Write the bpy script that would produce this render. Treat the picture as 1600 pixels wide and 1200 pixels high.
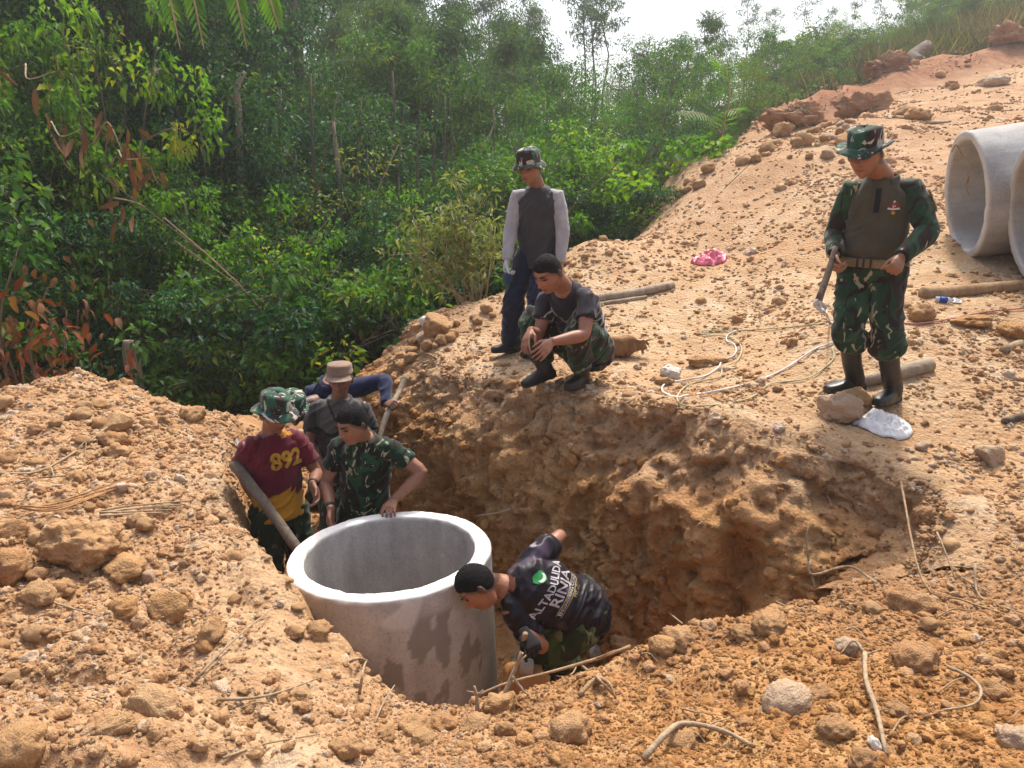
import bpy, math, random
import numpy as np
from mathutils import Vector, Matrix
from mathutils.bvhtree import BVHTree

for _o in list(bpy.data.objects):
    bpy.data.objects.remove(_o)
scene = bpy.context.scene
COL = scene.collection

# ------------------------------------------------------------------ camera
CAM_Z, PITCH, FPX = 1.2, math.radians(12.5), 1209.0
cam_d = bpy.data.cameras.new("camera")
cam = bpy.data.objects.new("camera", cam_d)
COL.objects.link(cam)
cam.location = (0, 0, CAM_Z)
cam.rotation_euler = (math.radians(90) - PITCH, 0, 0)
cam_d.sensor_width = 36.0
cam_d.lens = 36.0 * FPX / 1600.0
cam_d.clip_start, cam_d.clip_end = 0.05, 1000.0
scene.camera = cam

# ------------------------------------------------------------------ light
SUN_EL, SUN_AZ = math.radians(61), math.radians(18)
world = bpy.data.worlds.new("World")
scene.world = world
world.use_nodes = True
_nt = world.node_tree
_bg = _nt.nodes["Background"]
_sky = _nt.nodes.new("ShaderNodeTexSky")
_sky.sky_type = 'NISHITA'
_sky.sun_disc = False
_sky.sun_elevation = SUN_EL
_sky.sun_rotation = SUN_AZ
_sky.dust_density = 6.0
_sky.air_density = 1.0
_sky.ozone_density = 0.6
_nt.links.new(_sky.outputs[0], _bg.inputs[0])
_bg.inputs[1].default_value = 0.15
sun_d = bpy.data.lights.new("sun", 'SUN')
sun_d.energy = 3.1
sun_d.angle = math.radians(5.0)
sun_d.color = (1.0, 0.93, 0.82)
sun = bpy.data.objects.new("sun", sun_d)
COL.objects.link(sun)
_sd = Vector((math.sin(SUN_AZ) * math.cos(SUN_EL), math.cos(SUN_AZ) * math.cos(SUN_EL), math.sin(SUN_EL)))
sun.rotation_euler = _sd.to_track_quat('Z', 'Y').to_euler()
sun.location = (0, 0, 30)
scene.view_settings.view_transform = 'Standard'
scene.view_settings.look = 'None'
scene.view_settings.gamma = 1.0
scene.view_settings.use_curve_mapping = False
scene.view_settings.exposure = 0.70
scene.render.engine = 'CYCLES'
scene.cycles.max_bounces = 6
scene.cycles.diffuse_bounces = 3
scene.cycles.glossy_bounces = 2
scene.cycles.transmission_bounces = 4
scene.cycles.transparent_max_bounces = 6
scene.cycles.volume_bounces = 1
scene.cycles.use_denoising = True

# ------------------------------------------------------------------ numeric helpers
CP, SP = math.cos(PITCH), math.sin(PITCH)

def ray(px, py):
    u, v = (px - 800) / FPX, (600 - py) / FPX
    return np.array([u, CP + v * SP, -SP + v * CP])

def P(px, py, Y):
    d = ray(px, py)
    return np.array([0, 0, CAM_Z]) + d * (Y / d[1])

def unit(v):
    v = np.asarray(v, float)
    return v / (np.linalg.norm(v) + 1e-12)

def sm(a, b, x):
    t = np.clip((np.asarray(x, float) - a) / (b - a), 0, 1)
    return t * t * (3 - 2 * t)

_rs = np.random.RandomState(7)
_perm = np.concatenate([_rs.permutation(256)] * 3)
_grad = _rs.normal(size=(256, 3))
_grad /= np.linalg.norm(_grad, axis=1)[:, None]

def noise(p):
    p = np.asarray(p, float)
    pi = np.floor(p).astype(int)
    f = p - pi
    pi = pi & 255
    w = f * f * f * (f * (f * 6 - 15) + 10)
    out = 0
    for dx in (0, 1):
        wx = w[:, 0] if dx else 1 - w[:, 0]
        for dy in (0, 1):
            wy = w[:, 1] if dy else 1 - w[:, 1]
            for dz in (0, 1):
                wz = w[:, 2] if dz else 1 - w[:, 2]
                h = _perm[_perm[_perm[(pi[:, 0] + dx) & 255] + ((pi[:, 1] + dy) & 255)] + ((pi[:, 2] + dz) & 255)]
                g = _grad[h]
                out = out + wx * wy * wz * (g[:, 0] * (f[:, 0] - dx) + g[:, 1] * (f[:, 1] - dy) + g[:, 2] * (f[:, 2] - dz))
    return out * 1.6

def fbm(p, o=3, lac=2.1, gain=.5):
    p = np.asarray(p, float)
    s, a = 0, 1
    for i in range(o):
        s = s + a * noise(p + 17.3 * i)
        p = p * lac
        a *= gain
    return s

# ------------------------------------------------------------------ object helpers
OFF = {}

def empty(name, loc):
    o = bpy.data.objects.new(name, None)
    o.empty_display_size = .1
    o.location = [float(c) for c in loc]
    COL.objects.link(o)
    OFF[o.name] = np.array(loc, float)
    return o

def tag(o, label=None, cat=None, group=None, kind=None):
    if label: o['label'] = label
    if cat: o['category'] = cat
    if group: o['group'] = group
    if kind: o['kind'] = kind
    return o

def mesh_of(name, verts, faces, smooth=True):
    me = bpy.data.meshes.new(name)
    verts = np.asarray(verts, np.float32)
    if isinstance(faces, np.ndarray):
        n, k = faces.shape
        me.vertices.add(len(verts))
        me.vertices.foreach_set('co', verts.ravel())
        me.loops.add(n * k)
        me.loops.foreach_set('vertex_index', faces.astype(np.int32).ravel())
        me.polygons.add(n)
        me.polygons.foreach_set('loop_start', (np.arange(n) * k).astype(np.int32))
        me.polygons.foreach_set('loop_total', np.full(n, k, np.int32))
        me.update(calc_edges=True)
    else:
        me.from_pydata([tuple(v) for v in verts], [], [tuple(f) for f in faces])
        me.update()
    if smooth:
        me.polygons.foreach_set('use_smooth', np.ones(len(me.polygons), bool))
    return me

def link(name, me, mats=None, parent=None, loc=None):
    o = bpy.data.objects.new(name, me)
    COL.objects.link(o)
    if mats:
        for m in (mats if isinstance(mats, (list, tuple)) else [mats]):
            me.materials.append(m)
    if parent is not None:
        o.parent = parent
    if loc is not None:
        o.location = [float(c) for c in loc]
    return o

def wobj(name, verts, faces, mats=None, parent=None, smooth=True, base=None):
    """object from world-space vertices; child of parent, or with its origin at base"""
    verts = np.asarray(verts, float)
    if parent is not None:
        off = OFF[parent.name]
        o = link(name, mesh_of(name, verts - off, faces, smooth), mats, parent)
        OFF[o.name] = off
    else:
        b = np.array(base if base is not None else [verts[:, 0].mean(), verts[:, 1].mean(), verts[:, 2].min()])
        o = link(name, mesh_of(name, verts - b, faces, smooth), mats, None, b)
        OFF[o.name] = b
    return o

def color_attr(me, rgba, name='Col'):
    a = me.color_attributes.new(name, 'FLOAT_COLOR', 'POINT')
    a.data.foreach_set('color', np.asarray(rgba, np.float32).ravel())

def co_of(me):
    v = np.empty(len(me.vertices) * 3, np.float32)
    me.vertices.foreach_get('co', v)
    return v.reshape(-1, 3).astype(float)

def no_of(me):
    v = np.empty(len(me.vertices) * 3, np.float32)
    me.vertices.foreach_get('normal', v)
    return v.reshape(-1, 3).astype(float)

def set_co(me, v):
    me.vertices.foreach_set('co', np.asarray(v, np.float32).ravel())
    me.update()

class Acc:
    def __init__(s): s.v, s.f, s.n = [], [], 0
    def add(s, v, f):
        v = np.asarray(v, float)
        s.v.append(v)
        s.f += [tuple(i + s.n for i in q) for q in f]
        s.n += len(v)
        return s
    def get(s): return np.concatenate(s.v), s.f

def catmull(pts, k=4):
    pts = np.asarray(pts, float)
    if len(pts) < 3 or k <= 1: return pts
    q = np.vstack([2 * pts[0] - pts[1], pts, 2 * pts[-1] - pts[-2]])
    out = []
    for i in range(1, len(q) - 2):
        p0, p1, p2, p3 = q[i - 1], q[i], q[i + 1], q[i + 2]
        for t in np.linspace(0, 1, k, endpoint=False):
            out.append(.5 * (2 * p1 + (p2 - p0) * t + (2 * p0 - 5 * p1 + 4 * p2 - p3) * t * t + (3 * p1 - p0 - 3 * p2 + p3) * t ** 3))
    out.append(pts[-1])
    return np.array(out)

def tube(pts, rad, n=10, k=1, flat=1.0, ref=None, round_ends=False):
    """closed tube along pts; rad scalar or one per point"""
    pts = np.asarray(pts, float)
    rad = np.full(len(pts), rad, float) if np.isscalar(rad) else np.asarray(rad, float)
    if k > 1 and len(pts) > 2:
        pr = catmull(np.hstack([pts, rad[:, None]]), k)
        pts, rad = pr[:, :3], np.maximum(pr[:, 3], 1e-4)
    if round_ends:
        d0, d1 = unit(pts[0] - pts[1]), unit(pts[-1] - pts[-2])
        pts = np.vstack([pts[0] + d0 * rad[0] * .9, pts[0] + d0 * rad[0] * .6, pts, pts[-1] + d1 * rad[-1] * .6, pts[-1] + d1 * rad[-1] * .9])
        rad = np.concatenate([[rad[0] * .35, rad[0] * .8], rad, [rad[-1] * .8, rad[-1] * .35]])
    T = np.gradient(pts, axis=0)
    T /= np.linalg.norm(T, axis=1)[:, None] + 1e-12
    a = np.array(ref if ref is not None else ([0, 0, 1] if abs(T[0][2]) < .9 else [1, 0, 0]), float)
    V = []
    th = np.linspace(0, 2 * np.pi, n, endpoint=False)
    for p, t, r in zip(pts, T, rad):
        a = unit(a - t * a.dot(t))
        b = np.cross(t, a)
        V.append(p + r * (np.cos(th)[:, None] * a + flat * np.sin(th)[:, None] * b))
    return rings(V)

def rings(V, caps=True):
    m, n = len(V), len(V[0])
    F = []
    for i in range(m - 1):
        for j in range(n):
            j2 = (j + 1) % n
            F.append((i * n + j, i * n + j2, (i + 1) * n + j2, (i + 1) * n + j))
    if caps:
        F.append(tuple(range(n - 1, -1, -1)))
        F.append(tuple((m - 1) * n + j for j in range(n)))
    return np.concatenate(V), F

def loft(secs, n=24, e=2.0):
    th = np.linspace(0, 2 * np.pi, n, endpoint=False)
    c, s = np.cos(th), np.sin(th)
    cx, sy = np.sign(c) * np.abs(c) ** (2 / e), np.sign(s) * np.abs(s) ** (2 / e)
    return rings([np.asarray(o) + rx * cx[:, None] * np.asarray(x) + ry * sy[:, None] * np.asarray(y) for o, x, y, rx, ry in secs])

def ball(c, r, ax=None, n=14):
    r = np.array([r, r, r] if np.isscalar(r) else r, float)
    V = []
    for i in range(n + 1):
        t = np.pi * (i + .02) / (n + .04)
        ph = np.linspace(0, 2 * np.pi, n * 2, endpoint=False)
        V.append(np.stack([np.sin(t) * np.cos(ph), np.sin(t) * np.sin(ph), np.full(n * 2, np.cos(t))], 1))
    v, f = rings([q * r for q in V])
    if ax is not None:
        v = v @ np.asarray(ax)
    return v + np.asarray(c), f

def box(c, s, ax=None):
    v = np.array([[x, y, z] for x in (-1, 1) for y in (-1, 1) for z in (-1, 1)], float) * np.asarray(s) / 2
    if ax is not None: v = v @ np.asarray(ax)
    return v + np.asarray(c), [(0, 1, 3, 2), (4, 6, 7, 5), (0, 4, 5, 1), (2, 3, 7, 6), (0, 2, 6, 4), (1, 5, 7, 3)]

# ------------------------------------------------------------------ materials
def mat(name):
    m = bpy.data.materials.new(name)
    m.use_nodes = True
    nt = m.node_tree
    return m, nt, nt.nodes["Principled BSDF"]

def N(nt, typ, **kw):
    n = nt.nodes.new(typ)
    for k, v in kw.items():
        if k.startswith('i_'):
            key = k[2:]
            key = int(key) if key.isdigit() else key
            n.inputs[key].default_value = v
        else:
            setattr(n, k, v)
    return n

def ramp(nt, src, stops, interp='LINEAR'):
    r = nt.nodes.new("ShaderNodeValToRGB")
    r.color_ramp.interpolation = interp
    e = r.color_ramp.elements
    while len(e) < len(stops): e.new(.5)
    for el, (p, c) in zip(e, stops):
        el.position = p
        el.color = (*c, 1) if len(c) == 3 else c
    nt.links.new(src, r.inputs[0])
    return r.outputs[0]

def mix(nt, fac, a, b, mode='MIX'):
    m = nt.nodes.new("ShaderNodeMix")
    m.data_type = 'RGBA'
    m.blend_type = mode
    for s, v in ((m.inputs[0], fac), (m.inputs[6], a), (m.inputs[7], b)):
        if hasattr(v, 'is_linked'): nt.links.new(v, s)
        elif isinstance(v, (int, float)): s.default_value = v
        else: s.default_value = (*v, 1)
    return m.outputs[2]

def nz(nt, scale, detail=4, rough=.55, dist=0, coord=None):
    n = N(nt, "ShaderNodeTexNoise")
    n.inputs['Scale'].default_value = scale
    n.inputs['Detail'].default_value = detail
    n.inputs['Roughness'].default_value = rough
    n.inputs['Distortion'].default_value = dist
    if coord is not None: nt.links.new(coord, n.inputs['Vector'])
    return n.outputs['Fac']

def bump(nt, bsdf, h, strength=.5, dist=.02):
    b = N(nt, "ShaderNodeBump")
    b.inputs['Strength'].default_value = strength
    b.inputs['Distance'].default_value = dist
    nt.links.new(h, b.inputs['Height'])
    nt.links.new(b.outputs[0], bsdf.inputs['Normal'])

def objco(nt):
    return N(nt, "ShaderNodeTexCoord").outputs['Object']

def simple(name, col, rough=.8, var=.25, scale=8, bmp=.3, bd=.01, bscale=60, spec=.3):
    m, nt, b = mat(name)
    c = objco(nt)
    f = nz(nt, scale, 5, .6, 0, c)
    lo = tuple(x * (1 - var) for x in col)
    hi = tuple(min(1, x * (1 + var)) for x in col)
    nt.links.new(ramp(nt, f, [(.3, lo), (.7, hi)]), b.inputs['Base Color'])
    b.inputs['Roughness'].default_value = rough
    b.inputs['Specular IOR Level'].default_value = spec
    if bmp: bump(nt, b, nz(nt, bscale, 4, .6, 0, c), bmp, bd)
    return m

def soil_color(nt, c, geo=True):
    big = nz(nt, .55, 4, .6, .4, c)
    mid = nz(nt, 3.5, 5, .6, .3, c)
    fine = nz(nt, 24, 5, .65, 0, c)
    a = ramp(nt, big, [(.3, (.37, .185, .080)), (.46, (.46, .258, .113)), (.6, (.51, .314, .152)), (.72, (.57, .40, .25))])
    b_ = ramp(nt, mid, [(.32, (.31, .138, .056)), (.5, (.46, .252, .118)), (.64, (.58, .40, .245))])
    k = mix(nt, .14, mix(nt, .5, a, b_), (.46, .36, .27))
    return mix(nt, .35, k, ramp(nt, fine, [(.3, (.29, .148, .068)), (.5, (.47, .272, .135)), (.7, (.69, .52, .36))])), mid, fine

def soil_bump(nt, b, c, s=1.0):
    f1, f2 = nz(nt, 22, 5, .7, 0, c), nz(nt, 75, 4, .7, 0, c)
    v = N(nt, "ShaderNodeTexVoronoi")
    v.inputs['Scale'].default_value = 34
    nt.links.new(c, v.inputs['Vector'])
    m1 = N(nt, "ShaderNodeMath", operation='MULTIPLY_ADD')
    nt.links.new(f1, m1.inputs[0]); m1.inputs[1].default_value = 1.2
    m2 = N(nt, "ShaderNodeMath", operation='MULTIPLY_ADD')
    nt.links.new(f2, m2.inputs[0]); m2.inputs[1].default_value = .45
    m3 = N(nt, "ShaderNodeMath", operation='MULTIPLY')
    nt.links.new(v.outputs['Distance'], m3.inputs[0]); m3.inputs[1].default_value = -.5
    nt.links.new(m3.outputs[0], m2.inputs[2])
    nt.links.new(m2.outputs[0], m1.inputs[2])
    bump(nt, b, m1.outputs[0], .9 * s, .03)

def make_soil():
    m, nt, b = mat("laterite_soil")
    c = objco(nt)
    col, mid, fine = soil_color(nt, c)
    at = N(nt, "ShaderNodeVertexColor", layer_name='Col')
    sp = N(nt, "ShaderNodeSeparateColor")
    nt.links.new(at.outputs[0], sp.inputs[0])
    # R: forest litter, G: moist fresh-cut subsoil and the near bank's painted shade, B: red bank
    wet_shade = ramp(nt, mid, [(.3, (.31, .132, .046)), (.5, (.44, .222, .084)), (.7, (.52, .312, .142))])
    red = ramp(nt, mid, [(.3, (.20, .08, .038)), (.55, (.30, .135, .068)), (.75, (.37, .20, .115))])
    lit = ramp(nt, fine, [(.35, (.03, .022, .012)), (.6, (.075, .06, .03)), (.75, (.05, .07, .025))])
    dry = ramp(nt, mid, [(.3, (.43, .272, .150)), (.5, (.54, .378, .225)), (.68, (.63, .49, .338))])
    col = mix(nt, at.outputs['Alpha'], col, dry)
    col = mix(nt, sp.outputs[1], col, wet_shade)
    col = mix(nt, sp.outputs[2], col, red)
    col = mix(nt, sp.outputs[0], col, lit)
    nt.links.new(col, b.inputs['Base Color'])
    b.inputs['Roughness'].default_value = .95
    b.inputs['Specular IOR Level'].default_value = .15
    soil_bump(nt, b, c)
    return m

def make_clod(name, tint, amt=.5, ts=.09):
    m, nt, b = mat(name)
    mp = N(nt, "ShaderNodeMapping"); mp.inputs['Scale'].default_value = (ts, ts, ts)
    oi = N(nt, "ShaderNodeObjectInfo")
    mul = N(nt, "ShaderNodeVectorMath", operation='SCALE'); mul.inputs[0].default_value = (31, 17, 23)
    nt.links.new(oi.outputs['Random'], mul.inputs['Scale'])
    nt.links.new(mul.outputs[0], mp.inputs['Location'])
    nt.links.new(objco(nt), mp.inputs['Vector'])
    c = mp.outputs[0]
    col, mid, fine = soil_color(nt, c)
    oi = N(nt, "ShaderNodeObjectInfo")
    t = ramp(nt, oi.outputs['Random'], tint)
    col = mix(nt, amt, col, t)
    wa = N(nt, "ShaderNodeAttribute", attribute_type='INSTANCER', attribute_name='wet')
    wet_shade = ramp(nt, mid, [(.3, (.25, .105, .032)), (.5, (.37, .18, .058)), (.7, (.46, .26, .105))])
    col = mix(nt, wa.outputs['Fac'], col, wet_shade)  # moist earth tone; on the near right bank it also paints in shade
    nt.links.new(col, b.inputs['Base Color'])
    b.inputs['Roughness'].default_value = .95
    b.inputs['Specular IOR Level'].default_value = .15
    soil_bump(nt, b, c, .7)
    return m

def make_concrete(name, base, damp=0.0, dark=(.12, .11, .10)):
    m, nt, b = mat(name)
    c = objco(nt)
    f = nz(nt, 5, 6, .65, .2, c)
    lo = tuple(x * .80 for x in base); hi = tuple(min(.9, x * 1.12) for x in base)
    col = ramp(nt, f, [(.3, lo), (.7, hi)])
    spk = ramp(nt, nz(nt, 90, 3, .6, 0, c), [(.35, (.6, .6, .6)), (.5, (1, 1, 1))])
    col = mix(nt, .5, col, spk, 'MULTIPLY')
    mp = N(nt, "ShaderNodeMapping"); mp.inputs['Scale'].default_value = (9, 9, 1.0)
    nt.links.new(c, mp.inputs['Vector'])
    streak = ramp(nt, nz(nt, 1.0, 4, .6, 0, mp.outputs[0]), [(.45, (1, 1, 1)), (.7, (.72, .70, .68))])
    col = mix(nt, .6, col, streak, 'MULTIPLY')
    if damp:
        at = N(nt, "ShaderNodeVertexColor", layer_name='Col')
        sp = N(nt, "ShaderNodeSeparateColor")
        nt.links.new(at.outputs[0], sp.inputs[0])
        col = mix(nt, sp.outputs[0], col, dark)                       # damp trowelled patches
        col = mix(nt, sp.outputs[1], col, (.80, .785, .75))           # whiter rim top and smears just below it
        col = mix(nt, sp.outputs[2], col, (.34, .28, .22))            # earth stain
    nt.links.new(col, b.inputs['Base Color'])
    b.inputs['Roughness'].default_value = .85
    b.inputs['Specular IOR Level'].default_value = .25
    mm = N(nt, "ShaderNodeMath", operation='ADD')
    nt.links.new(nz(nt, 40, 4, .6, 0, c), mm.inputs[0]); nt.links.new(f, mm.inputs[1])
    bump(nt, b, mm.outputs[0], .35, .01)
    return m

def make_camo(name, cols, scale=5.0, rough=.85, pale=.635):
    """cols: ground, dark blotch, mid blotch, pale streak"""
    m, nt, b = mat(name)
    c = objco(nt)
    mp = N(nt, "ShaderNodeMapping"); mp.inputs['Scale'].default_value = (1, 1, .62)
    mp.inputs['Rotation'].default_value = (.3, .5, .2)
    nt.links.new(c, mp.inputs['Vector'])
    v = mp.outputs[0]
    def off(o):
        q = N(nt, "ShaderNodeMapping"); q.inputs['Location'].default_value = o
        nt.links.new(v, q.inputs['Vector']); return q.outputs[0]
    n1 = nz(nt, scale, 2, .5, 1.2, v)
    n2 = nz(nt, scale * 1.15, 2, .5, 1.5, off((3.1, 1.7, 8.2)))
    n3 = nz(nt, scale * 1.5, 2, .5, 2.2, off((7.4, 5.1, 2.2)))
    step = lambda s, t: ramp(nt, s, [(t - .012, (0, 0, 0)), (t + .012, (1, 1, 1))])
    col = mix(nt, step(n1, .50), cols[0], cols[2])
    col = mix(nt, step(n2, .53), col, cols[1])
    col = mix(nt, step(n3, pale), col, cols[3])
    fine = ramp(nt, nz(nt, 150, 2, .5, 0, c), [(.3, (.75, .75, .75)), (.7, (1.1, 1.1, 1.1))])
    col = mix(nt, .6, col, fine, 'MULTIPLY')
    nt.links.new(col, b.inputs['Base Color'])
    b.inputs['Roughness'].default_value = rough
    b.inputs['Specular IOR Level'].default_value = .2
    b.inputs['Sheen Weight'].default_value = .15
    bump(nt, b, nz(nt, 260, 2, .5, 0, c), .15, .003)
    return m

def make_cloth(name, col, rough=.85, attr=False, sheen=.15, var=.12):
    m, nt, b = mat(name)
    c = objco(nt)
    lo = tuple(x * (1 - var) for x in col); hi = tuple(x * (1 + var) for x in col)
    k = ramp(nt, nz(nt, 14, 4, .6, 0, c), [(.35, lo), (.65, hi)])
    if attr:
        at = N(nt, "ShaderNodeVertexColor", layer_name='Col')
        k = mix(nt, at.outputs['Alpha'], k, at.outputs['Color'])
    fine = ramp(nt, nz(nt, 220, 2, .5, 0, c), [(.3, (.85, .85, .85)), (.7, (1.05, 1.05, 1.05))])
    k = mix(nt, .6, k, fine, 'MULTIPLY')
    nt.links.new(k, b.inputs['Base Color'])
    b.inputs['Roughness'].default_value = rough
    b.inputs['Specular IOR Level'].default_value = .2
    b.inputs['Sheen Weight'].default_value = sheen
    bump(nt, b, nz(nt, 260, 2, .5, 0, c), .15, .003)
    return m

def make_skin():
    m, nt, b = mat("skin")
    at = N(nt, "ShaderNodeVertexColor", layer_name='Col')
    c = objco(nt)
    f = ramp(nt, nz(nt, 30, 4, .6, 0, c), [(.3, (.85, .82, .80)), (.7, (1.08, 1.06, 1.05))])
    nt.links.new(mix(nt, .7, at.outputs['Color'], f, 'MULTIPLY'), b.inputs['Base Color'])
    b.inputs['Roughness'].default_value = .48
    b.inputs['Specular IOR Level'].default_value = .4
    bump(nt, b, nz(nt, 200, 3, .6, 0, c), .12, .002)
    return m

def make_hair():
    m, nt, b = mat("black_hair")
    c = objco(nt)
    nt.links.new(ramp(nt, nz(nt, 120, 4, .7, 0, c), [(.3, (.004, .004, .005)), (.7, (.014, .013, .014))]), b.inputs['Base Color'])
    b.inputs['Roughness'].default_value = .8
    b.inputs['Specular IOR Level'].default_value = .15
    bump(nt, b, nz(nt, 300, 4, .8, 0, c), .9, .006)
    return m

def make_leaf(name, stops, trans=.35, rough=.6):
    m, nt, b = mat(name)
    at = N(nt, "ShaderNodeVertexColor", layer_name='Col')
    sp = N(nt, "ShaderNodeSeparateColor")
    nt.links.new(at.outputs[0], sp.inputs[0])
    oi = N(nt, "ShaderNodeObjectInfo")
    ad = N(nt, "ShaderNodeMath", operation='MULTIPLY_ADD')
    nt.links.new(oi.outputs['Random'], ad.inputs[0]); ad.inputs[1].default_value = .36
    nt.links.new(sp.outputs[0], ad.inputs[2])
    su = N(nt, "ShaderNodeMath", operation='SUBTRACT'); su.inputs[1].default_value = .18
    nt.links.new(ad.outputs[0], su.inputs[0])
    col = ramp(nt, su.outputs[0], stops)
    nt.links.new(col, b.inputs['Base Color'])
    b.inputs['Roughness'].default_value = rough
    b.inputs['Specular IOR Level'].default_value = .22
    tr = N(nt, "ShaderNodeBsdfTranslucent")
    tc = mix(nt, 1.0, col, (1.5, 1.6, .55), 'MULTIPLY')
    nt.links.new(tc, tr.inputs['Color'])
    ms = N(nt, "ShaderNodeMixShader"); ms.inputs[0].default_value = trans
    nt.links.new(b.outputs[0], ms.inputs[1]); nt.links.new(tr.outputs[0], ms.inputs[2])
    nt.links.new(ms.outputs[0], nt.nodes["Material Output"].inputs[0])
    return m

def make_bark(name, a, b_, scale=14):
    m, nt, b = mat(name)
    c = objco(nt)
    mp = N(nt, "ShaderNodeMapping"); mp.inputs['Scale'].default_value = (1, 1, .25)
    nt.links.new(c, mp.inputs['Vector'])
    f = nz(nt, scale, 6, .65, .6, mp.outputs[0])
    nt.links.new(ramp(nt, f, [(.3, a), (.7, b_)]), b.inputs['Base Color'])
    b.inputs['Roughness'].default_value = .9
    b.inputs['Specular IOR Level'].default_value = .2
    bump(nt, b, f, .7, .02)
    return m

M = {}
M['soil'] = make_soil()
M['clod'] = make_clod("earth_clod", [(0, (.35, .175, .075)), (.5, (.47, .265, .128)), (.9, (.53, .345, .19)), (1, (.64, .53, .41))])
M['rock'] = make_clod("pale_stone", [(0, (.50, .38, .27)), (.5, (.57, .46, .35)), (1, (.64, .55, .45))], .6)
M['ochre'] = make_clod("ochre_stone", [(0, (.50, .26, .08)), (1, (.58, .36, .14))], .75)
M['white'] = make_clod("chalky_stone", [(0, (.68, .62, .54)), (1, (.76, .72, .66))], .85)
M['clod_big'] = make_clod("earth_clod", [(0, (.33, .165, .062)), (.5, (.42, .245, .105)), (1, (.49, .32, .165))], .45, .33)
M['rock_big'] = make_clod("pale_stone", [(0, (.46, .35, .25)), (.5, (.53, .42, .31)), (1, (.60, .50, .40))], .6, .33)
M['ochre_big'] = make_clod("ochre_stone", [(0, (.42, .21, .07)), (1, (.50, .29, .12))], .6, .33)
M['ring'] = make_concrete("culvert_concrete", (.445, .425, .40), 1, (.225, .205, .182))
M['pipe'] = make_concrete("grey_concrete", (.44, .435, .42), 1, (.22, .21, .2))

# ================================================================== GROUND
_bp = [  # (px, py, distance) readings of the bare ground (without the pit)
 (0,1200,1.95),(300,1200,2.05),(600,1200,2.2),(1000,1200,2.1),(1300,1200,2.0),(1600,1200,1.9),
 (0,1050,2.6),(200,1050,2.7),(420,1050,2.75),(0,900,3.35),(250,900,3.45),(400,890,3.6),(0,760,4.6),(250,750,4.8),(360,760,4.8),
 (0,660,6.0),(200,650,6.2),(320,700,5.9),(130,592,7.2),(0,612,6.9),(240,625,7.2),(290,650,7.5),(-300,620,6.6),(-400,900,3.3),
 (640,1115,2.7),(850,1065,2.85),(1050,990,3.0),(1200,945,3.12),(1400,885,3.35),(1300,1040,2.6),(1550,1040,2.55),(1550,900,3.15),
 (1560,800,3.6),(1600,720,4.1),(1800,800,3.6),(1900,1050,2.5),
 (1390,645,4.67),(1300,650,4.6),(1200,685,4.25),(1000,645,4.75),(850,612,5.3),(790,557,6.54),(910,608,5.35),(1000,560,6.1),(1100,560,6.1),
 (700,590,6.3),(760,520,7.2),(650,515,8.0),(610,600,8.3),(760,472,8.3),(900,387,9.2),(1100,400,8.8),(960,450,7.8),(1200,385,8.5),(1200,480,7.0),
 (1040,283,13.0),(1130,240,16.5),(1210,205,19.5),(1300,500,6.0),(1440,465,6.2),(1500,500,5.75),(1460,580,5.05),(1600,600,4.9),
 (1510,404,7.3),(1590,437,6.6),(1700,430,6.6),(1350,330,8.7),(1450,230,11.8),(1600,130,18.0),(1750,180,14.0),(1480,170,15.5),
 (1290,207,17.5),(1330,172,19.5),(1400,138,22.0),(1600,82,25.0),(1500,110,23.5),(1750,60,26.0),
 (1600,28,31.0),(1450,66,31.0),(1300,110,30.0),
]
_bx = [tuple(P(*q)) for q in _bp] + [
 (0,-2,-.38),(-4,-2,-.4),(4,-2,-.4),(-8,-4,-.5),(8,-4,-.2),(0,.6,-.40),(-2,.6,-.38),(2,.6,-.38),
 (-8,3,-.7),(-8,6.5,-.9),(-6.5,8.5,-1.4),(-4.6,8.8,-1.4),(-3.3,9.0,-1.25),(-2.2,9.2,-1.3),(-1.5,9.6,-1.5),
 (-.7,9.2,-.9),(-.2,10,-.7),(.4,11.5,-.6),(2,14,.2),(3.2,16.5,.7),(4.8,20,1.8),(6.5,23.5,3.1),
 (-5,11,-2.8),(-3,11.5,-2.9),(-1,12,-2.5),(1,13.5,-1.6),(2.5,17,-.8),
 (-3,14,-3.3),(0,17,-2.6),(3,21,-.8),(-8,12,-2.2),(-12,9,-1.6),(-8,16,-.9),(-3,19,-1.6),(1,24,-.9),(-9,22,2.4),(-3,25,1.2),(4,27,1.0),
 (-16,14,1.2),(-16,24,5.5),(-8,32,6.0),(2,35,2.6),(8,29,3.6),(10,36,4.6),(-16,40,9),(0,46,3.5),(18,42,7.0),(30,34,9.5),(28,22,7.5),(22,14,4.6),
 (12,8,2.3),(12,4,1.2),(12,1,.5),(16,8,3.0),(-20,3,-.2),(-30,20,5),(-40,50,12),(0,80,1),(40,70,6),(60,30,12),(70,-20,3),(-60,-20,0),(0,-40,-1),(60,-40,0),(-70,40,14),(-60,80,8),(60,90,5),
]
_B = np.array(_bx)
_C2 = .30 ** 2
def _phi(d2): return -np.sqrt(d2 + _C2)
_K = _phi(((_B[:, None, :2] - _B[None, :, :2]) ** 2).sum(-1))
_nB = len(_B)
_A = np.zeros((_nB + 3, _nB + 3))
_A[:_nB, :_nB] = _K - np.eye(_nB) * .02
_A[:_nB, _nB] = 1; _A[:_nB, _nB + 1:] = _B[:, :2]
_A[_nB:, :_nB] = _A[:_nB, _nB:].T
_W = np.linalg.solve(_A, np.concatenate([_B[:, 2], [0, 0, 0]]))

def base_h(x, y):
    x, y = np.asarray(x, float), np.asarray(y, float)
    out = _W[_nB] + _W[_nB + 1] * x + _W[_nB + 2] * y
    for i in range(_nB):
        out = out + _W[i] * _phi((x - _B[i, 0]) ** 2 + (y - _B[i, 1]) ** 2)
    return out

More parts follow.
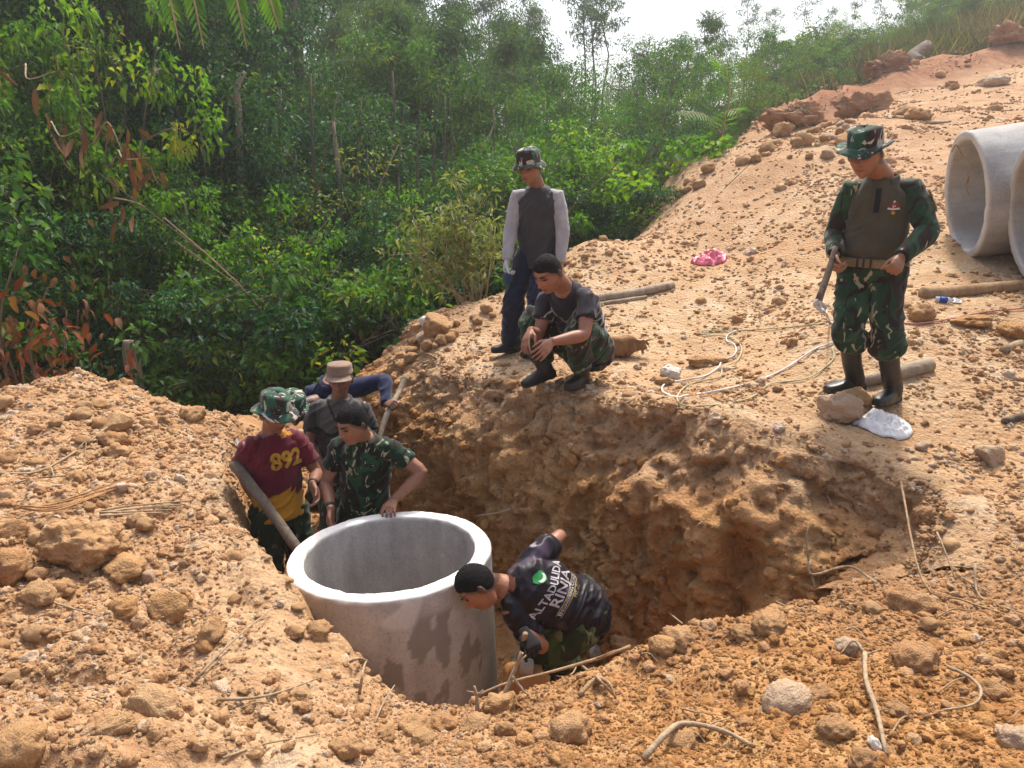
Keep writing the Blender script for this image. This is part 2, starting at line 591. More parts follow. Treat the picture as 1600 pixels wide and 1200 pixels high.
FAR_LIP = np.array([(-1.75, 10.2), (-1.45, 8.7), (-1.02, 7.6), (-.56, 6.4), (.22, 5.34), (.82, 4.80), (1.44, 4.25), (1.90, 4.12), (2.12, 3.75), (1.86, 3.38)])
NEAR = np.array([(1.86, 3.38), (1.30, 3.18), (.70, 3.02), (.14, 2.95), (-.36, 2.86), (-.62, 2.93), (-.80, 3.16), (-1.20, 3.60), (-1.80, 4.55), (-2.25, 5.7), (-2.8, 7.6), (-3.3, 10.4)])
POLY = np.vstack([FAR_LIP, NEAR[1:]])

def seg_d(x, y, pl):
    d = np.full(np.shape(x), 1e9)
    for (ax, ay), (bx, by) in zip(pl[:-1], pl[1:]):
        vx, vy = bx - ax, by - ay
        t = np.clip(((x - ax) * vx + (y - ay) * vy) / (vx * vx + vy * vy), 0, 1)
        d = np.minimum(d, (x - ax - t * vx) ** 2 + (y - ay - t * vy) ** 2)
    return np.sqrt(d)

def inside(x, y, pl):
    c = np.zeros(np.shape(x), bool)
    j = len(pl) - 1
    for i in range(len(pl)):
        (xi, yi), (xj, yj) = pl[i], pl[j]
        if yi != yj:
            c ^= ((yi > y) != (yj > y)) & (x < (xj - xi) * (y - yi) / (yj - yi) + xi)
        j = i
    return c

def floor_z(x, y):
    return -1.72 + .47 * np.clip((np.asarray(y, float) - 4.9) / 3.6, 0, 1)

def smooth_h(x, y, top=False):
    """ground height with the pit, without small relief (top: as seen, the ledge whole up to its lip)"""
    x, y = np.atleast_1d(np.asarray(x, float)), np.atleast_1d(np.asarray(y, float))
    h = base_h(x, y)
    near = (x > -5) & (x < 4) & (y > 1.5) & (y < 11.5)
    if near.any():
        xx, yy = x[near], y[near]
        jig = .07 * noise(np.stack([xx * 2.3, yy * 2.3, xx * 0], 1)) + .035 * noise(np.stack([xx * 6, yy * 6, xx * 0 + 5], 1))
        df, dn = seg_d(xx, yy, FAR_LIP), seg_d(xx, yy, NEAR)
        ins = inside(xx, yy, POLY)
        far = df < dn
        d = np.where(ins, 1, -1) * np.minimum(df, dn) + np.where(far, 0, jig)
        s = np.where(far, (d > 0) * 1.0 if top else sm(-.25, .03, d), sm(-.06, .42, d))
        fz = floor_z(xx, yy)
        fade = 1 - sm(9.0, 10.2, yy)
        drop = np.maximum(h[near] - fz, 0) * s * fade
        h[near] = h[near] - drop
    return h

def soil_mask(x, y):
    """1 on the open earth, 0 under the vegetation"""
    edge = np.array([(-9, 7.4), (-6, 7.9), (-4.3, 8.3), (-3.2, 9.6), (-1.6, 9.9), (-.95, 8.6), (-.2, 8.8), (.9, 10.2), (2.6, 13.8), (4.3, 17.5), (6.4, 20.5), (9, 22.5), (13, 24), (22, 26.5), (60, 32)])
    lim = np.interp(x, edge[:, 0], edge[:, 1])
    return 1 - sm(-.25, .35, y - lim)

def H(x, y, top=True):
    x, y = np.atleast_1d(np.asarray(x, float)), np.atleast_1d(np.asarray(y, float))
    h = smooth_h(x, y, top)
    z = np.zeros_like(x)
    s = soil_mask(x, y)
    r = np.hypot(x, y)
    front = 1 - sm(3.2, 6.0, r)
    q = np.stack([x, y, z], 1)
    left = sm(-.6, -1.6, x) * sm(9.5, 7, y) * sm(1.2, 2.2, y)
    rough = .45 + .55 * front + .45 * left
    n = .055 * fbm(q * 1.3, 2) + .030 * noise(q * 4.1 + 3)
    n = n + .030 * (np.abs(noise(q * 7.3 + 9)) - .25) + .016 * np.abs(noise(q * 15 + 21)) + .007 * noise(q * 19)
    heap = sm(-.5, -1.3, x) * sm(9.2, 7.5, y) + front * .7
    n = n + np.clip(heap, 0, 1) * s * (.085 * (np.abs(noise(q * 2.1 + 51)) - .22) + .055 * (np.abs(noise(q * 4.3 + 61)) - .22)) * sm(1.6, 2.3, r)
    bl = np.interp(x, [3, 6, 9, 13, 22], [15, 18.6, 21.2, 22.9, 25.3])
    bank = np.exp(-((y - bl) / .9) ** 2) * sm(4.2, 5.6, x)
    h = h + bank * (.52 + .30 * noise(q * .7 + 71) + .5 * (np.abs(noise(q * 2.2 + 5)) - .2) + .3 * (np.abs(noise(q * 4.6)) - .2) + .12 * np.abs(noise(q * 10)))
    far = .10 * fbm(q * .6 + 40, 3) * sm(7, 14, r)
    return h + s * (n * rough + far) + (1 - s) * .25 * fbm(q * .5 + 11, 3)

def G(px, py, lift=0):
    """point of the ground that the view through a pixel meets"""
    d = ray(px, py)
    t = np.concatenate([np.arange(1.2, 14, .02), np.arange(14, 70, .15)])
    p = np.array([0, 0, CAM_Z]) + d[None] * t[:, None]
    below = p[:, 2] < H(p[:, 0], p[:, 1])
    i = int(np.argmax(below)) if below.any() else len(t) - 1
    q = p[i].copy()
    if WALLBVH is not None:
        w = WALLBVH.ray_cast(Vector((0, 0, CAM_Z)), Vector(unit(d)))
        if w[0] is not None and w[3] < np.linalg.norm(d) * t[i]:
            return np.array(w[0]) + np.array([0, 0, lift])
    q[2] = H(q[0], q[1])[0] + lift
    return q

WALLBVH = None

def _axis(lo, a, b, hi, st, g=1.09):
    c = list(np.arange(a, b, st))
    s, x = st, a
    left = []
    while x > lo:
        s *= g; x -= s; left.append(x)
    s, x = st, b
    right = []
    while x < hi:
        right.append(x); s *= g; x += s
    return np.array(left[::-1] + c + right)

_xs = _axis(-95, -4.4, 4.2, 95, .022, 1.09)
_ys = _axis(-60, 1.6, 7.0, 100, .022, 1.045)
_X, _Y = np.meshgrid(_xs, _ys)
_x, _y = _X.ravel(), _Y.ravel()
_z = H(_x, _y, False)
_nx, _ny = len(_xs), len(_ys)
_i = np.arange(_nx * _ny).reshape(_ny, _nx)
_F = np.stack([_i[:-1, :-1], _i[:-1, 1:], _i[1:, 1:], _i[1:, :-1]], -1).reshape(-1, 4)
_me = mesh_of("ground", np.stack([_x, _y, _z], 1), _F)
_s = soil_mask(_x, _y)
_sh = smooth_h(_x, _y)
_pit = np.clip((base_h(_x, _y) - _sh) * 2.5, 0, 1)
_fr = (1 - sm(2.8, 4.2, np.hypot(_x, _y))) * sm(-.7, .6, _x) * .85  # near right bank: moist soil, deepened further to paint in its shade
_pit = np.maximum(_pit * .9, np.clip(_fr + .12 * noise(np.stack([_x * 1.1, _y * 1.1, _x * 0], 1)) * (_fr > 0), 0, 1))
_redband = np.exp(-((_y - np.interp(_x, [3, 6, 9, 13, 22], [15, 18.3, 20.9, 22.5, 24.9])) / 1.6) ** 2) * sm(4.2, 5.6, _x) * .95
_redband = np.maximum(_redband, .25 * sm(7.5, 11, _y) * sm(-4, -3, _x))
_dryk = sm(4.0, 5.0, _y) * sm(-1.2, -.2, _x) * np.clip(.55 + .5 * noise(np.stack([_x * .9, _y * .9, _x * 0 + 15], 1)), 0, .85)
_dryk = np.maximum(_dryk, .55 * np.exp(-((_x + 1.35 + .42 * (_y - 3.6)) / .28) ** 2) * (1 - sm(5.5, 6.5, _y)))
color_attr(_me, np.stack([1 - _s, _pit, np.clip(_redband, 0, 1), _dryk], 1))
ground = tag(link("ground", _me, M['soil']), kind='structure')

# ---- cut face of the pit: a swept sheet with overhangs, hollows and grooves
_lip = catmull(FAR_LIP[1:], 30)
_L = np.concatenate([[0], np.cumsum(np.linalg.norm(np.diff(_lip, axis=0), axis=1))])
_u = np.arange(0, _L[-1], .017)
_lx, _ly = np.interp(_u, _L, _lip[:, 0]), np.interp(_u, _L, _lip[:, 1])
_tx, _ty = np.gradient(_lx), np.gradient(_ly)
_tl = np.hypot(_tx, _ty)
_px, _py = _ty / _tl, -_tx / _tl                                    # inward normal (the pit is on the right of the way)
for _k in range(25):
    for _a in (_px, _py):
        _a[1:-1] = (_a[:-2] + 2 * _a[1:-1] + _a[2:]) / 4
_slope = np.interp(_u / _u[-1], [0, .12, .3, .45, .6, .78, 1], [.80, .75, .62, .42, .34, .62, .95])
_rows = np.concatenate([np.linspace(-.42, 0, 18)[:-1], np.linspace(0, 1, 112)])
_WV, _WC = [], []
for _r in _rows:
    if _r < 0:
        wx, wy = _lx + _px * (_r * 1.0), _ly + _py * (_r * 1.0)
        _dw = .2 - _r
        wz = H(wx, wy) + .012 - .10 * sm(-.27, -.42, _r) - .06 * sm(-.12, 0, _r)
        depth = 0
        _WC.append(np.full(len(_u), .0))
    else:
        inn = _slope * (.55 * sm(0, .30, _r) + .45 * _r)
        wx, wy = _lx + _px * inn, _ly + _py * inn
        zt = base_h(_lx, _ly) - .048
        wz = zt + (floor_z(wx, wy) - .08 - zt) * _r
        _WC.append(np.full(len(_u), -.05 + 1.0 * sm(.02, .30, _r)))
    _WV.append(np.stack([wx, wy, wz], 1))
_WV = np.array(_WV); _nr, _nc = _WV.shape[:2]
_q = _WV.reshape(-1, 3)
_amp = np.repeat(sm(-.42, .12, _rows), _nc)
_g = np.stack([_q[:, 0] * 1.0, _q[:, 1] * 1.0, _q[:, 2] * .38], 1)
def cells(p, k=1.0):
    'blocky broken relief: distance to the nearest of jittered cell points'
    ip = np.floor(p).astype(int)
    best = np.full(len(p), 9.0); val = np.zeros(len(p))
    for dx in (-1, 0, 1):
        for dy in (-1, 0, 1):
            for dz in (-1, 0, 1):
                c = ip + np.array([dx, dy, dz]); h = _perm[_perm[_perm[c[:, 0] & 255] + (c[:, 1] & 255)] + (c[:, 2] & 255)]
                d = ((c + .5 + .38 * _grad[h] - p) ** 2).sum(1)
                m = d < best
                best = np.where(m, d, best); val = np.where(m, h / 255., val)
    return np.sqrt(best), val
_w2 = _q + .05 * np.stack([noise(_q * 5), noise(_q * 5 + 7), noise(_q * 5 + 13)], 1)
_c1, _v1 = cells(_w2 * np.array([4.2, 4.2, 3.4]))
_c2, _v2 = cells(_w2 * np.array([10, 10, 8.5]) + 5)
_d = .08 * fbm(_g * 2.4, 2) + .055 * (np.abs(noise(_g * 6.5 + 4)) - .3) + .085 * (_v1 - .5) + .05 * (.55 - _c1) + .050 * (_v2 - .5) + .03 * (.5 - _c2) - .075 * sm(.25, .6, noise(_g * 3.1 + 90)) - .06 * sm(.2, .5, noise(_q * 7.5 + 17)) + .032 * np.abs(noise(_q * 17)) + .016 * noise(_q * 34)
def _dent(px, py, Y, rx, rz, a):
    c = P(px, py, Y)
    return -a * np.exp(-((_q[:, 0] - c[0]) / rx) ** 2 - ((_q[:, 2] - c[2]) / rz) ** 2)
_d = _d + _dent(1135, 850, 4.15, .13, .17, .17) + _dent(1045, 880, 4.4, .12, .25, .10) + _dent(1330, 800, 3.95, .22, .10, .10) + .10 * np.exp(-((_q[:, 0] - 1.36) / .12) ** 2) * sm(-.05, -.4, _q[:, 2])
_nn = np.stack([np.tile(_px, _nr), np.tile(_py, _nr), np.full(_nr * _nc, .18)], 1)
_up = np.repeat(_rows < -.02, _nc)[:, None]
_endf = np.tile(sm(0, .35, _L[-1] - _u), _nr)
_amp = _amp * np.where(_up[:, 0], .35 + .0 * _amp, 1) * (.25 + .75 * _endf)
_q2 = _q + np.where(_up, np.array([[0, 0, .5]]), _nn) * (_d * _amp)[:, None]
_i = np.arange(_nr * _nc).reshape(_nr, _nc)
_F = np.stack([_i[:-1, :-1], _i[1:, :-1], _i[1:, 1:], _i[:-1, 1:]], -1).reshape(-1, 4)
_wm = mesh_of("pit_wall", _q2, _F)
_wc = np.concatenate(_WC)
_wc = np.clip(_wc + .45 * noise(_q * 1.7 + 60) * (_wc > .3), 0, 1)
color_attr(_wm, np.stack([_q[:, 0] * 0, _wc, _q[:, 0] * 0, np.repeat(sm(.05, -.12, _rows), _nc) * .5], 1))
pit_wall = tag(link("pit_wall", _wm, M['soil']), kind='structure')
WALLBVH = BVHTree.FromPolygons([Vector(v) for v in _q2], [tuple(int(a) for a in f) for f in _F])
WALL_PTS, WALL_ROWS = _q2.reshape(_nr, _nc, 3), _rows

# ================================================================== LOOSE CLODS
def rock_verts(seed, sub=2, squash=(1, .85, .7), rough=.32, ang=0):
    import bmesh
    bm = bmesh.new()
    bmesh.ops.create_icosphere(bm, subdivisions=sub, radius=1)
    v = np.array([w.co[:] for w in bm.verts]); f = [tuple(w.index for w in t.verts) for t in bm.faces]
    bm.free()
    s = seed * 13.7
    r = 1 + rough * noise(v * 1.1 + s) + rough * .6 * noise(v * 2.4 + s) + rough * .35 * noise(v * 5 + s)
    if ang:
        rs = np.random.RandomState(seed)
        for _ in range(ang):
            n = unit(rs.normal(size=3)); dd = v @ n
            lim = rs.uniform(.55, .8)
            r = np.where(dd * r > lim, lim / np.maximum(dd, .01), r)
    if sub > 2:
        r = r * (1 + .09 * noise(v * 7 + s) + .06 * (np.abs(noise(v * 13 + s)) - .25) + (.03 * noise(v * 27 + s) if sub > 3 else 0))
    return v * r[:, None] * np.array(squash), np.array(f)

protos = []
_pc = bpy.data.collections.new("clod_shapes")
for k in range(14):
    rs = np.random.RandomState(k)
    v, f = rock_verts(k, 3, (1, rs.uniform(.7, 1), rs.uniform(.5, .8)), rs.uniform(.3, .5), 5 if k % 2 == 0 else 0)
    v = v * (1 + .10 * noise(v * 6 + k) + .05 * noise(v * 13 + k))[:, None]
    me = mesh_of("clod_shape", v, f, smooth=True)
    me.materials.append(M['clod'] if k % 9 else M['rock'])
    o = bpy.data.objects.new("clod_shape", me)
    _pc.objects.link(o)
    protos.append(me)

def scatter_stuff(name, pts, scl, seed, coll, wet_shade=None):
    rs = np.random.RandomState(seed)
    n = len(pts)
    me = bpy.data.meshes.new(name)
    me.vertices.add(n)
    me.vertices.foreach_set('co', np.asarray(pts, np.float32).ravel())
    a = me.attributes.new('scl', 'FLOAT', 'POINT'); a.data.foreach_set('value', np.asarray(scl, np.float32))
    a = me.attributes.new('wet', 'FLOAT', 'POINT'); a.data.foreach_set('value', np.asarray(wet_shade if wet_shade is not None else np.zeros(n), np.float32))
    a = me.attributes.new('rot', 'FLOAT_VECTOR', 'POINT')
    e = rs.uniform(-.5, .5, (n, 3)); e[:, 2] = rs.uniform(0, 6.28, n)
    a.data.foreach_set('vector', e.astype(np.float32).ravel())
    o = link(name, me)
    ng = bpy.data.node_groups.new(name, 'GeometryNodeTree')
    ng.interface.new_socket('Geometry', in_out='INPUT', socket_type='NodeSocketGeometry')
    ng.interface.new_socket('Geometry', in_out='OUTPUT', socket_type='NodeSocketGeometry')
    gi, go = ng.nodes.new('NodeGroupInput'), ng.nodes.new('NodeGroupOutput')
    ip = ng.nodes.new('GeometryNodeInstanceOnPoints')
    ci = ng.nodes.new('GeometryNodeCollectionInfo')
    ci.inputs[0].default_value = coll
    ci.inputs['Separate Children'].default_value = True
    ci.inputs['Reset Children'].default_value = True
    ip.inputs['Pick Instance'].default_value = True
    an = ng.nodes.new('GeometryNodeInputNamedAttribute'); an.data_type = 'FLOAT'; an.inputs[0].default_value = 'scl'
    ar = ng.nodes.new('GeometryNodeInputNamedAttribute'); ar.data_type = 'FLOAT_VECTOR'; ar.inputs[0].default_value = 'rot'
    er = ng.nodes.new('FunctionNodeEulerToRotation')
    l = ng.links.new
    l(gi.outputs[0], ip.inputs['Points']); l(ci.outputs[0], ip.inputs['Instance'])
    l(an.outputs[0], ip.inputs['Scale']); l(ar.outputs[0], er.inputs[0]); l(er.outputs[0], ip.inputs['Rotation'])
    l(ip.outputs[0], go.inputs[0])
    md = o.modifiers.new('scatter', 'NODES'); md.node_group = ng
    return tag(o, kind='stuff')

_rs = np.random.RandomState(3)
def _patchy(x, y, f=1.3, o=0): return np.clip(.5 + 1.3 * noise(np.stack([x * f, y * f, x * 0 + o], 1)), 0.03, 1)
# foreground, ledge, left heap: density falls with distance
_n = 260000
_r = 1.7 * np.exp(_rs.uniform(0, 1, _n) * math.log(26 / 1.7)); _th = _rs.uniform(-.72, .72, _n)
_x, _y = _r * np.sin(_th), _r * np.cos(_th)
_sc = .0042 * np.exp(_rs.exponential(.42, _n)) * np.clip(_r / 2.6, .8, 3.4)
_pk = _patchy(_x, _y)
_big = sm(.010, .03, _sc / np.clip(_r / 2.6, .8, 2.2))
_pk2 = sm(.25, .75, .5 + .9 * noise(np.stack([_x * .75, _y * .75, _x * 0 + 33], 1)) + .5 * noise(np.stack([_x * 2.6, _y * 2.6, _x * 0 + 3], 1)))
_tread = np.exp(-((_x - 1.2 - .12 * (_y - 6)) / .9) ** 2) * sm(5, 6, _y) + np.exp(-((_x - 2.9) / .8) ** 2) * sm(4.6, 5.4, _y) * .8
_pk2 = np.maximum(_pk2, .75 * (1 - sm(3.0, 3.9, _r)) * sm(-.7, -.3, _x))
_pk2 = np.maximum(_pk2, .5 * sm(-1.5, -2.0, _x - .28 * (4 - _y)) * (1 - sm(6.5, 8, _y)))
_pk2 = _pk2 * (1 - .75 * np.clip(_tread, 0, 1))
_pk = _pk * (.15 + .85 * _pk2)
_keep = (_rs.uniform(size=_n) < .72 * (.10 + .90 * _pk2) * (1 - _big) + _big * _pk ** 1.5 * .55) & (soil_mask(_x, _y) > .5)
_x, _y, _r, _sc = _x[_keep], _y[_keep], _r[_keep], _sc[_keep]
_lf = (_x < -.8) & (_y < 8)
_sc = np.minimum(_sc * np.where(_lf, 1.15, 1), .026 + .006 * _r)
_z = H(_x, _y)
_cl = scatter_stuff("clods", np.stack([_x, _y, _z - _sc * .10], 1), _sc, 5, _pc, np.clip((1 - sm(2.8, 4.2, np.hypot(_x, _y))) * sm(-.7, .6, _x) * .8 + .15 * noise(np.stack([_x, _y, _z], 1) * 1.5), 0, 1))  # clods of the near right bank get the same moist tone and painted shade
# crumbs on the cut face
_rr = _rs.randint(6, len(_rows) - 2, 6000); _cc = _rs.randint(0, _nc, 6000)
_wp = WALL_PTS[_rr, _cc]
_ws = .006 * np.exp(_rs.exponential(.45, 6000))
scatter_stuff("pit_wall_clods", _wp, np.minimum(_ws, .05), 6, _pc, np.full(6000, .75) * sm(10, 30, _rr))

ROCKCAT = {}
def rock(px, py, wpx, m='clod', label=None, group=None, cat='rock', seed=None, squash=(1, .85, .75), rough=.28, ang=0, sub=3, sink=.3, name='rock', rz=None, loc=None):
    """a single stone or clod lying where the view through (px, py) meets the ground; wpx = its width in the picture"""
    g = G(px, py) if loc is None else np.array(loc, float)
    rs = np.random.RandomState(int(px * 7 + py * 13) % 99991 if seed is None else seed)
    d = np.linalg.norm(g - np.array([0, 0, CAM_Z]))
    r = wpx / FPX * d / 2
    if sub is None:
        me = protos[rs.randint(len(protos))]
        o = link(name, me)
    else:
        v, f = rock_verts(rs.randint(1000), max(sub, 5 if wpx > 95 else 4 if wpx > 30 else sub), squash, rough, ang)
        o = link(name, mesh_of(name, v, f, smooth=True), M[m + '_big' if r > .035 and m + '_big' in M else m])
    o.scale = (r, r, r)
    zs = squash[2] if sub is not None else .65
    o.location = (g[0], g[1], g[2] + r * zs * (.9 - 2 * sink))
    o.rotation_euler = (rs.uniform(-.2, .2), rs.uniform(-.2, .2), rs.uniform(0, 6.28) if rz is None else rz)
    OFF[o.name] = np.array(o.location)
    return tag(o, label, cat, group)

# ================================================================== PEOPLE: builder
CAMO_GREEN = ((.022, .066, .034), (.018, .013, .012), (.013, .042, .022), (.30, .28, .19))
M['camo'] = make_camo("camouflage_cloth", CAMO_GREEN, 5.2)
M['camo_hat'] = make_camo("camouflage_hat_cloth", ((.020, .085, .050), (.030, .018, .018), (.014, .045, .030), (.46, .43, .36)), 7.5, .85, .60)
M['camo_dark'] = make_camo("worn_camouflage_cloth", ((.022, .045, .022), (.010, .009, .009), (.012, .026, .014), (.15, .15, .10)), 5.0)
M['camo_olive'] = make_camo("olive_camouflage_cloth", ((.075, .105, .035), (.02, .03, .012), (.05, .075, .025), (.16, .17, .07)), 4.2)
M['camo_mottled'] = make_camo("mottled_camouflage_cloth", ((.020, .055, .026), (.030, .020, .016), (.014, .035, .018), (.20, .20, .13)), 7)
M['skin'] = make_skin()
M['hair'] = make_hair()
M['eye'] = simple("dark_eye", (.018, .012, .010), .3, .2, 40, 0)
M['rubber'] = simple("black_rubber", (.014, .014, .016), .42, .35, 6, .12, .004, 40, .5)
M['leather'] = simple("dark_leather", (.014, .012, .012), .5, .3, 10, .2, .004, 60, .4)

def remesh(name, acc, voxel, smooth=2, mats=None, parent=None, fold=0, dec=None, seed=0, post=None, fscale=1.0, keep=None):
    v, f = acc.get()
    me = mesh_of(name + "_src", v, f)
    ob = bpy.data.objects.new(name + "_src", me)
    COL.objects.link(ob)
    md = ob.modifiers.new('r', 'REMESH'); md.mode = 'VOXEL'; md.voxel_size = voxel
    if smooth:
        s = ob.modifiers.new('s', 'SMOOTH'); s.iterations = smooth; s.factor = .5
    deps = bpy.context.evaluated_depsgraph_get()
    m2 = bpy.data.meshes.new_from_object(ob.evaluated_get(deps))
    bpy.data.objects.remove(ob); bpy.data.meshes.remove(me)
    m2.name = name
    if fold:
        p, n = co_of(m2), no_of(m2)
        q = p * fscale + seed * 5.7
        w = q + .10 * np.stack([noise(q * 3), noise(q * 3 + 7), noise(q * 3 + 13)], 1)
        w1 = w @ np.array([[.8, .3, .5], [-.4, .9, .1], [.9, .2, -.8]]).T
        r1 = 1 - np.abs(noise(w1 * np.array([4.0, 4.0, 9.0]))) * 2.2
        r2 = 1 - np.abs(noise(w1 * np.array([9.0, 5.0, 17.0]) + 31)) * 2.2
        set_co(m2, p + n * (fold * (.6 * r1 * np.abs(r1) + .35 * r2 + .5 * noise(q * 5)))[:, None])
    if dec:
        ob = bpy.data.objects.new(name + "_src", m2)
        COL.objects.link(ob)
        d = ob.modifiers.new('d', 'DECIMATE'); d.ratio = dec
        if keep:
            p = co_of(m2)
            dist = np.min([np.linalg.norm(p - k[0], axis=1) / k[1] for k in keep], axis=0)
            g = ob.vertex_groups.new(name='reduce')
            g.add([int(i) for i in np.nonzero(dist > 1)[0]], 1.0, 'REPLACE')
            d.vertex_group = 'reduce'; d.vertex_group_factor = 1.0
        deps = bpy.context.evaluated_depsgraph_get()
        m3 = bpy.data.meshes.new_from_object(ob.evaluated_get(deps))
        bpy.data.objects.remove(ob); bpy.data.meshes.remove(m2)
        m2 = m3; m2.name = name
    if post: post(m2)
    off = OFF[parent.name] if parent is not None else 0
    set_co(m2, co_of(m2) - off)
    m2.polygons.foreach_set('use_smooth', np.ones(len(m2.polygons), bool))
    m2.materials.clear()
    o = link(name, m2, mats, parent)
    OFF[o.name] = off
    return o

def head_frame(fwd, up):
    f = unit(fwd)
    u = unit(np.asarray(up, float) - f * np.dot(f, up))
    return np.array([np.cross(f, u), f, u])          # rows: right, forward, up

def head_verts(scale=1.0, n=(44, 60)):
    V = []
    for i in range(n[0] + 1):
        t = np.pi * (i + .03) / (n[0] + .06)
        ph = np.linspace(0, 2 * np.pi, n[1], endpoint=False)
        V.append(np.stack([np.sin(t) * np.cos(ph), np.sin(t) * np.sin(ph), np.full(n[1], np.cos(t))], 1))
    v, f = rings(V)
    d = v.copy()
    z = d[:, 2]
    w = np.interp(z, [-1, -.85, -.6, -.25, .1, .5, 1], [.50, .66, .80, .94, 1, 1, 1])
    x = d[:, 0] * .077 * w
    y = d[:, 1] * np.where(d[:, 1] > 0, .098, .100) * np.where(d[:, 1] > 0, np.interp(z, [-1, -.8, -.4, 0, .5, 1], [1.35, 1.14, 1.0, 1, .96, 1]), np.interp(z, [-1, -.6, -.2, .2, 1], [.35, .5, .82, 1, 1]))
    zz = z * np.where(z > 0, .113, .120)
    fr = sm(.15, .6, d[:, 1])
    y = np.where(fr > 0, y * (1 - fr) + fr * np.minimum(y, .094 - .25 * np.abs(x) ** 1.2 * .5), y)
    g = lambda cx, cz, sx, sz: np.exp(-((x - cx) / sx) ** 2 - ((zz - cz) / sz) ** 2) * fr
    ga = lambda cx, cz, sx, sz: g(cx, cz, sx, sz) + g(-cx, cz, sx, sz)
    dy = .026 * g(0, -.024, .0125, .013) + .016 * g(0, -.004, .010, .022) + .008 * ga(.013, -.027, .008, .008)
    dy += -.0145 * ga(.031, .011, .016, .011) + .0075 * ga(.030, .033, .022, .008) + .004 * ga(.044, -.014, .018, .016)
    dy += .0075 * g(0, -.053, .022, .006) + .006 * g(0, -.066, .019, .006) - .004 * g(0, -.0595, .020, .0028) + .009 * g(0, -.095, .018, .013)
    dy += .0045 * ga(.031, .011, .011, .0065)
    return np.stack([x, y + dy, zz], 1) * scale, f

EARSEC = None
def add_head(acc, c, R, s):
    v, f = head_verts(s)
    acc.add(v @ R + c, f)
    for sx in (-1, 1):
        e, ef = ball((0, 0, 0), (.010 * s, .019 * s, .031 * s))
        a = .35 * sx
        rz = np.array([[math.cos(a), math.sin(a), 0], [-math.sin(a), math.cos(a), 0], [0, 0, 1]])
        e = e @ rz + np.array([sx * .079, -.012, -.004]) * s
        acc.add(e @ R + c, ef)

def hair_obj(c, R, s, parent, thick=.010, top=.012):
    thick, top = thick * .65, top * .85
    for sx in (-1, 1):
        e, ef = ball((sx * .031, .0775, .0088), (.0130, .0085, .0036), n=8)
        e[:, 2] -= .10 * np.abs(e[:, 0] - sx * .026)
        wobj("eye", (e * s) @ R + c, ef, M['eye'], parent)
        bw, bf = tube(np.array([(sx * .013, .0975, .0285), (sx * .024, .0985, .0325), (sx * .038, .0945, .0345), (sx * .050, .0865, .0310)]), [.0026, .0036, .0032, .0014], 8, 4)
        wobj("eyebrow", (bw * s) @ R + c, bf, M['hair'], parent)
    v, f = head_verts(s, (60, 84))
    x, y, z = (v / s).T
    hl = np.interp(y, [-.09, -.05, -.015, .01, .035, .06, .09], [-.055, -.045, -.015, .012, .030, .052, .056])
    k = sm(-.006, .012, z - hl + .004 * noise(v * 60))
    d = v / np.linalg.norm(v, axis=1)[:, None]
    t = (thick + (top) * sm(.03, .10, z)) * k - .006 * (1 - k) + k * (.0035 * noise(v * 110 / s) + .002 * noise(v * 260))
    v = v + d * (t * s)[:, None]
    return wobj("hair", v @ R + c, f, M['hair'], parent)

def add_hand(acc, w, d, n, t, curl=(25, 35, 20), thumb=.5, s=1.0, spread=1.0, fing=None):
    """w wrist, d along the hand, n out of the back of the hand, t towards the thumb"""
    d = unit(d); n = unit(np.asarray(n) - d * np.dot(n, d)); t0 = np.cross(d, n); t = t0 if np.dot(t0, t) > 0 else -t0
    S = lambda *q: w + (d * q[0] + t * q[1] + n * q[2]) * s
    secs = [(S(-.02, 0, 0), t, n, .025 * s, .019 * s), (S(.012, .0, 0), t, n, .029 * s, .018 * s), (S(.05, .002, .003), t, n, .040 * s, .0165 * s), (S(.085, 0, .003), t, n, .042 * s, .013 * s), (S(.097, 0, .002), t, n, .038 * s, .009 * s)]
    acc.add(*loft(secs, 18, 2.4))
    lens = [(.043, .026, .021), (.047, .030, .022), (.043, .028, .021), (.034, .021, .019)]
    offs = [.0315, .0105, -.0105, -.0305]
    for i, (L, o) in enumerate(zip(lens, offs)):
        cu = curl if fing is None else fing[i]
        fan = math.radians(o * 260 * spread)
        dd = unit(d * math.cos(fan) + t * math.sin(fan))
        p = S(.088 - .25 * abs(o - .01) * .3, o, .002)
        pts, a = [p - dd * .02 * s, p], 0
        for l, c_ in zip(L, cu):
            a += math.radians(c_)
            p = p + (dd * math.cos(a) - n * math.sin(a)) * l * s
            pts.append(p)
        acc.add(*tube(pts, np.array([.0085, .0092, .0086, .0078, .0066]) * s, 9, 1, round_ends=True, ref=n))
    p = S(.022, .024, -.004)
    d1 = unit(d * (.75 - .2 * thumb) + t * (.35 + .5 * thumb) - n * .35)
    d2 = unit(d * .95 + t * .12 - n * .35)
    pts = [S(.005, .012, 0), p, p + d1 * .043 * s, p + d1 * .043 * s + d2 * .034 * s, p + d1 * .043 * s + unit(d2 - n * .15) * .060 * s]
    acc.add(*tube(pts, np.array([.014, .015, .0115, .0098, .0075]) * s, 10, 1, round_ends=True))

def limb_pts(a, b, c, k=5, bend=.12):
    """smooth limb path through the joint b"""
    a, b, c = (np.asarray(q, float) for q in (a, b, c))
    m1, m2 = b + (a - b) * bend, b + (c - b) * bend
    return np.array([a, a + (b - a) * .33, a + (b - a) * .66, m1, b * .6 + (m1 + m2) * .2, m2, b + (c - b) * .35, b + (c - b) * .7, c])

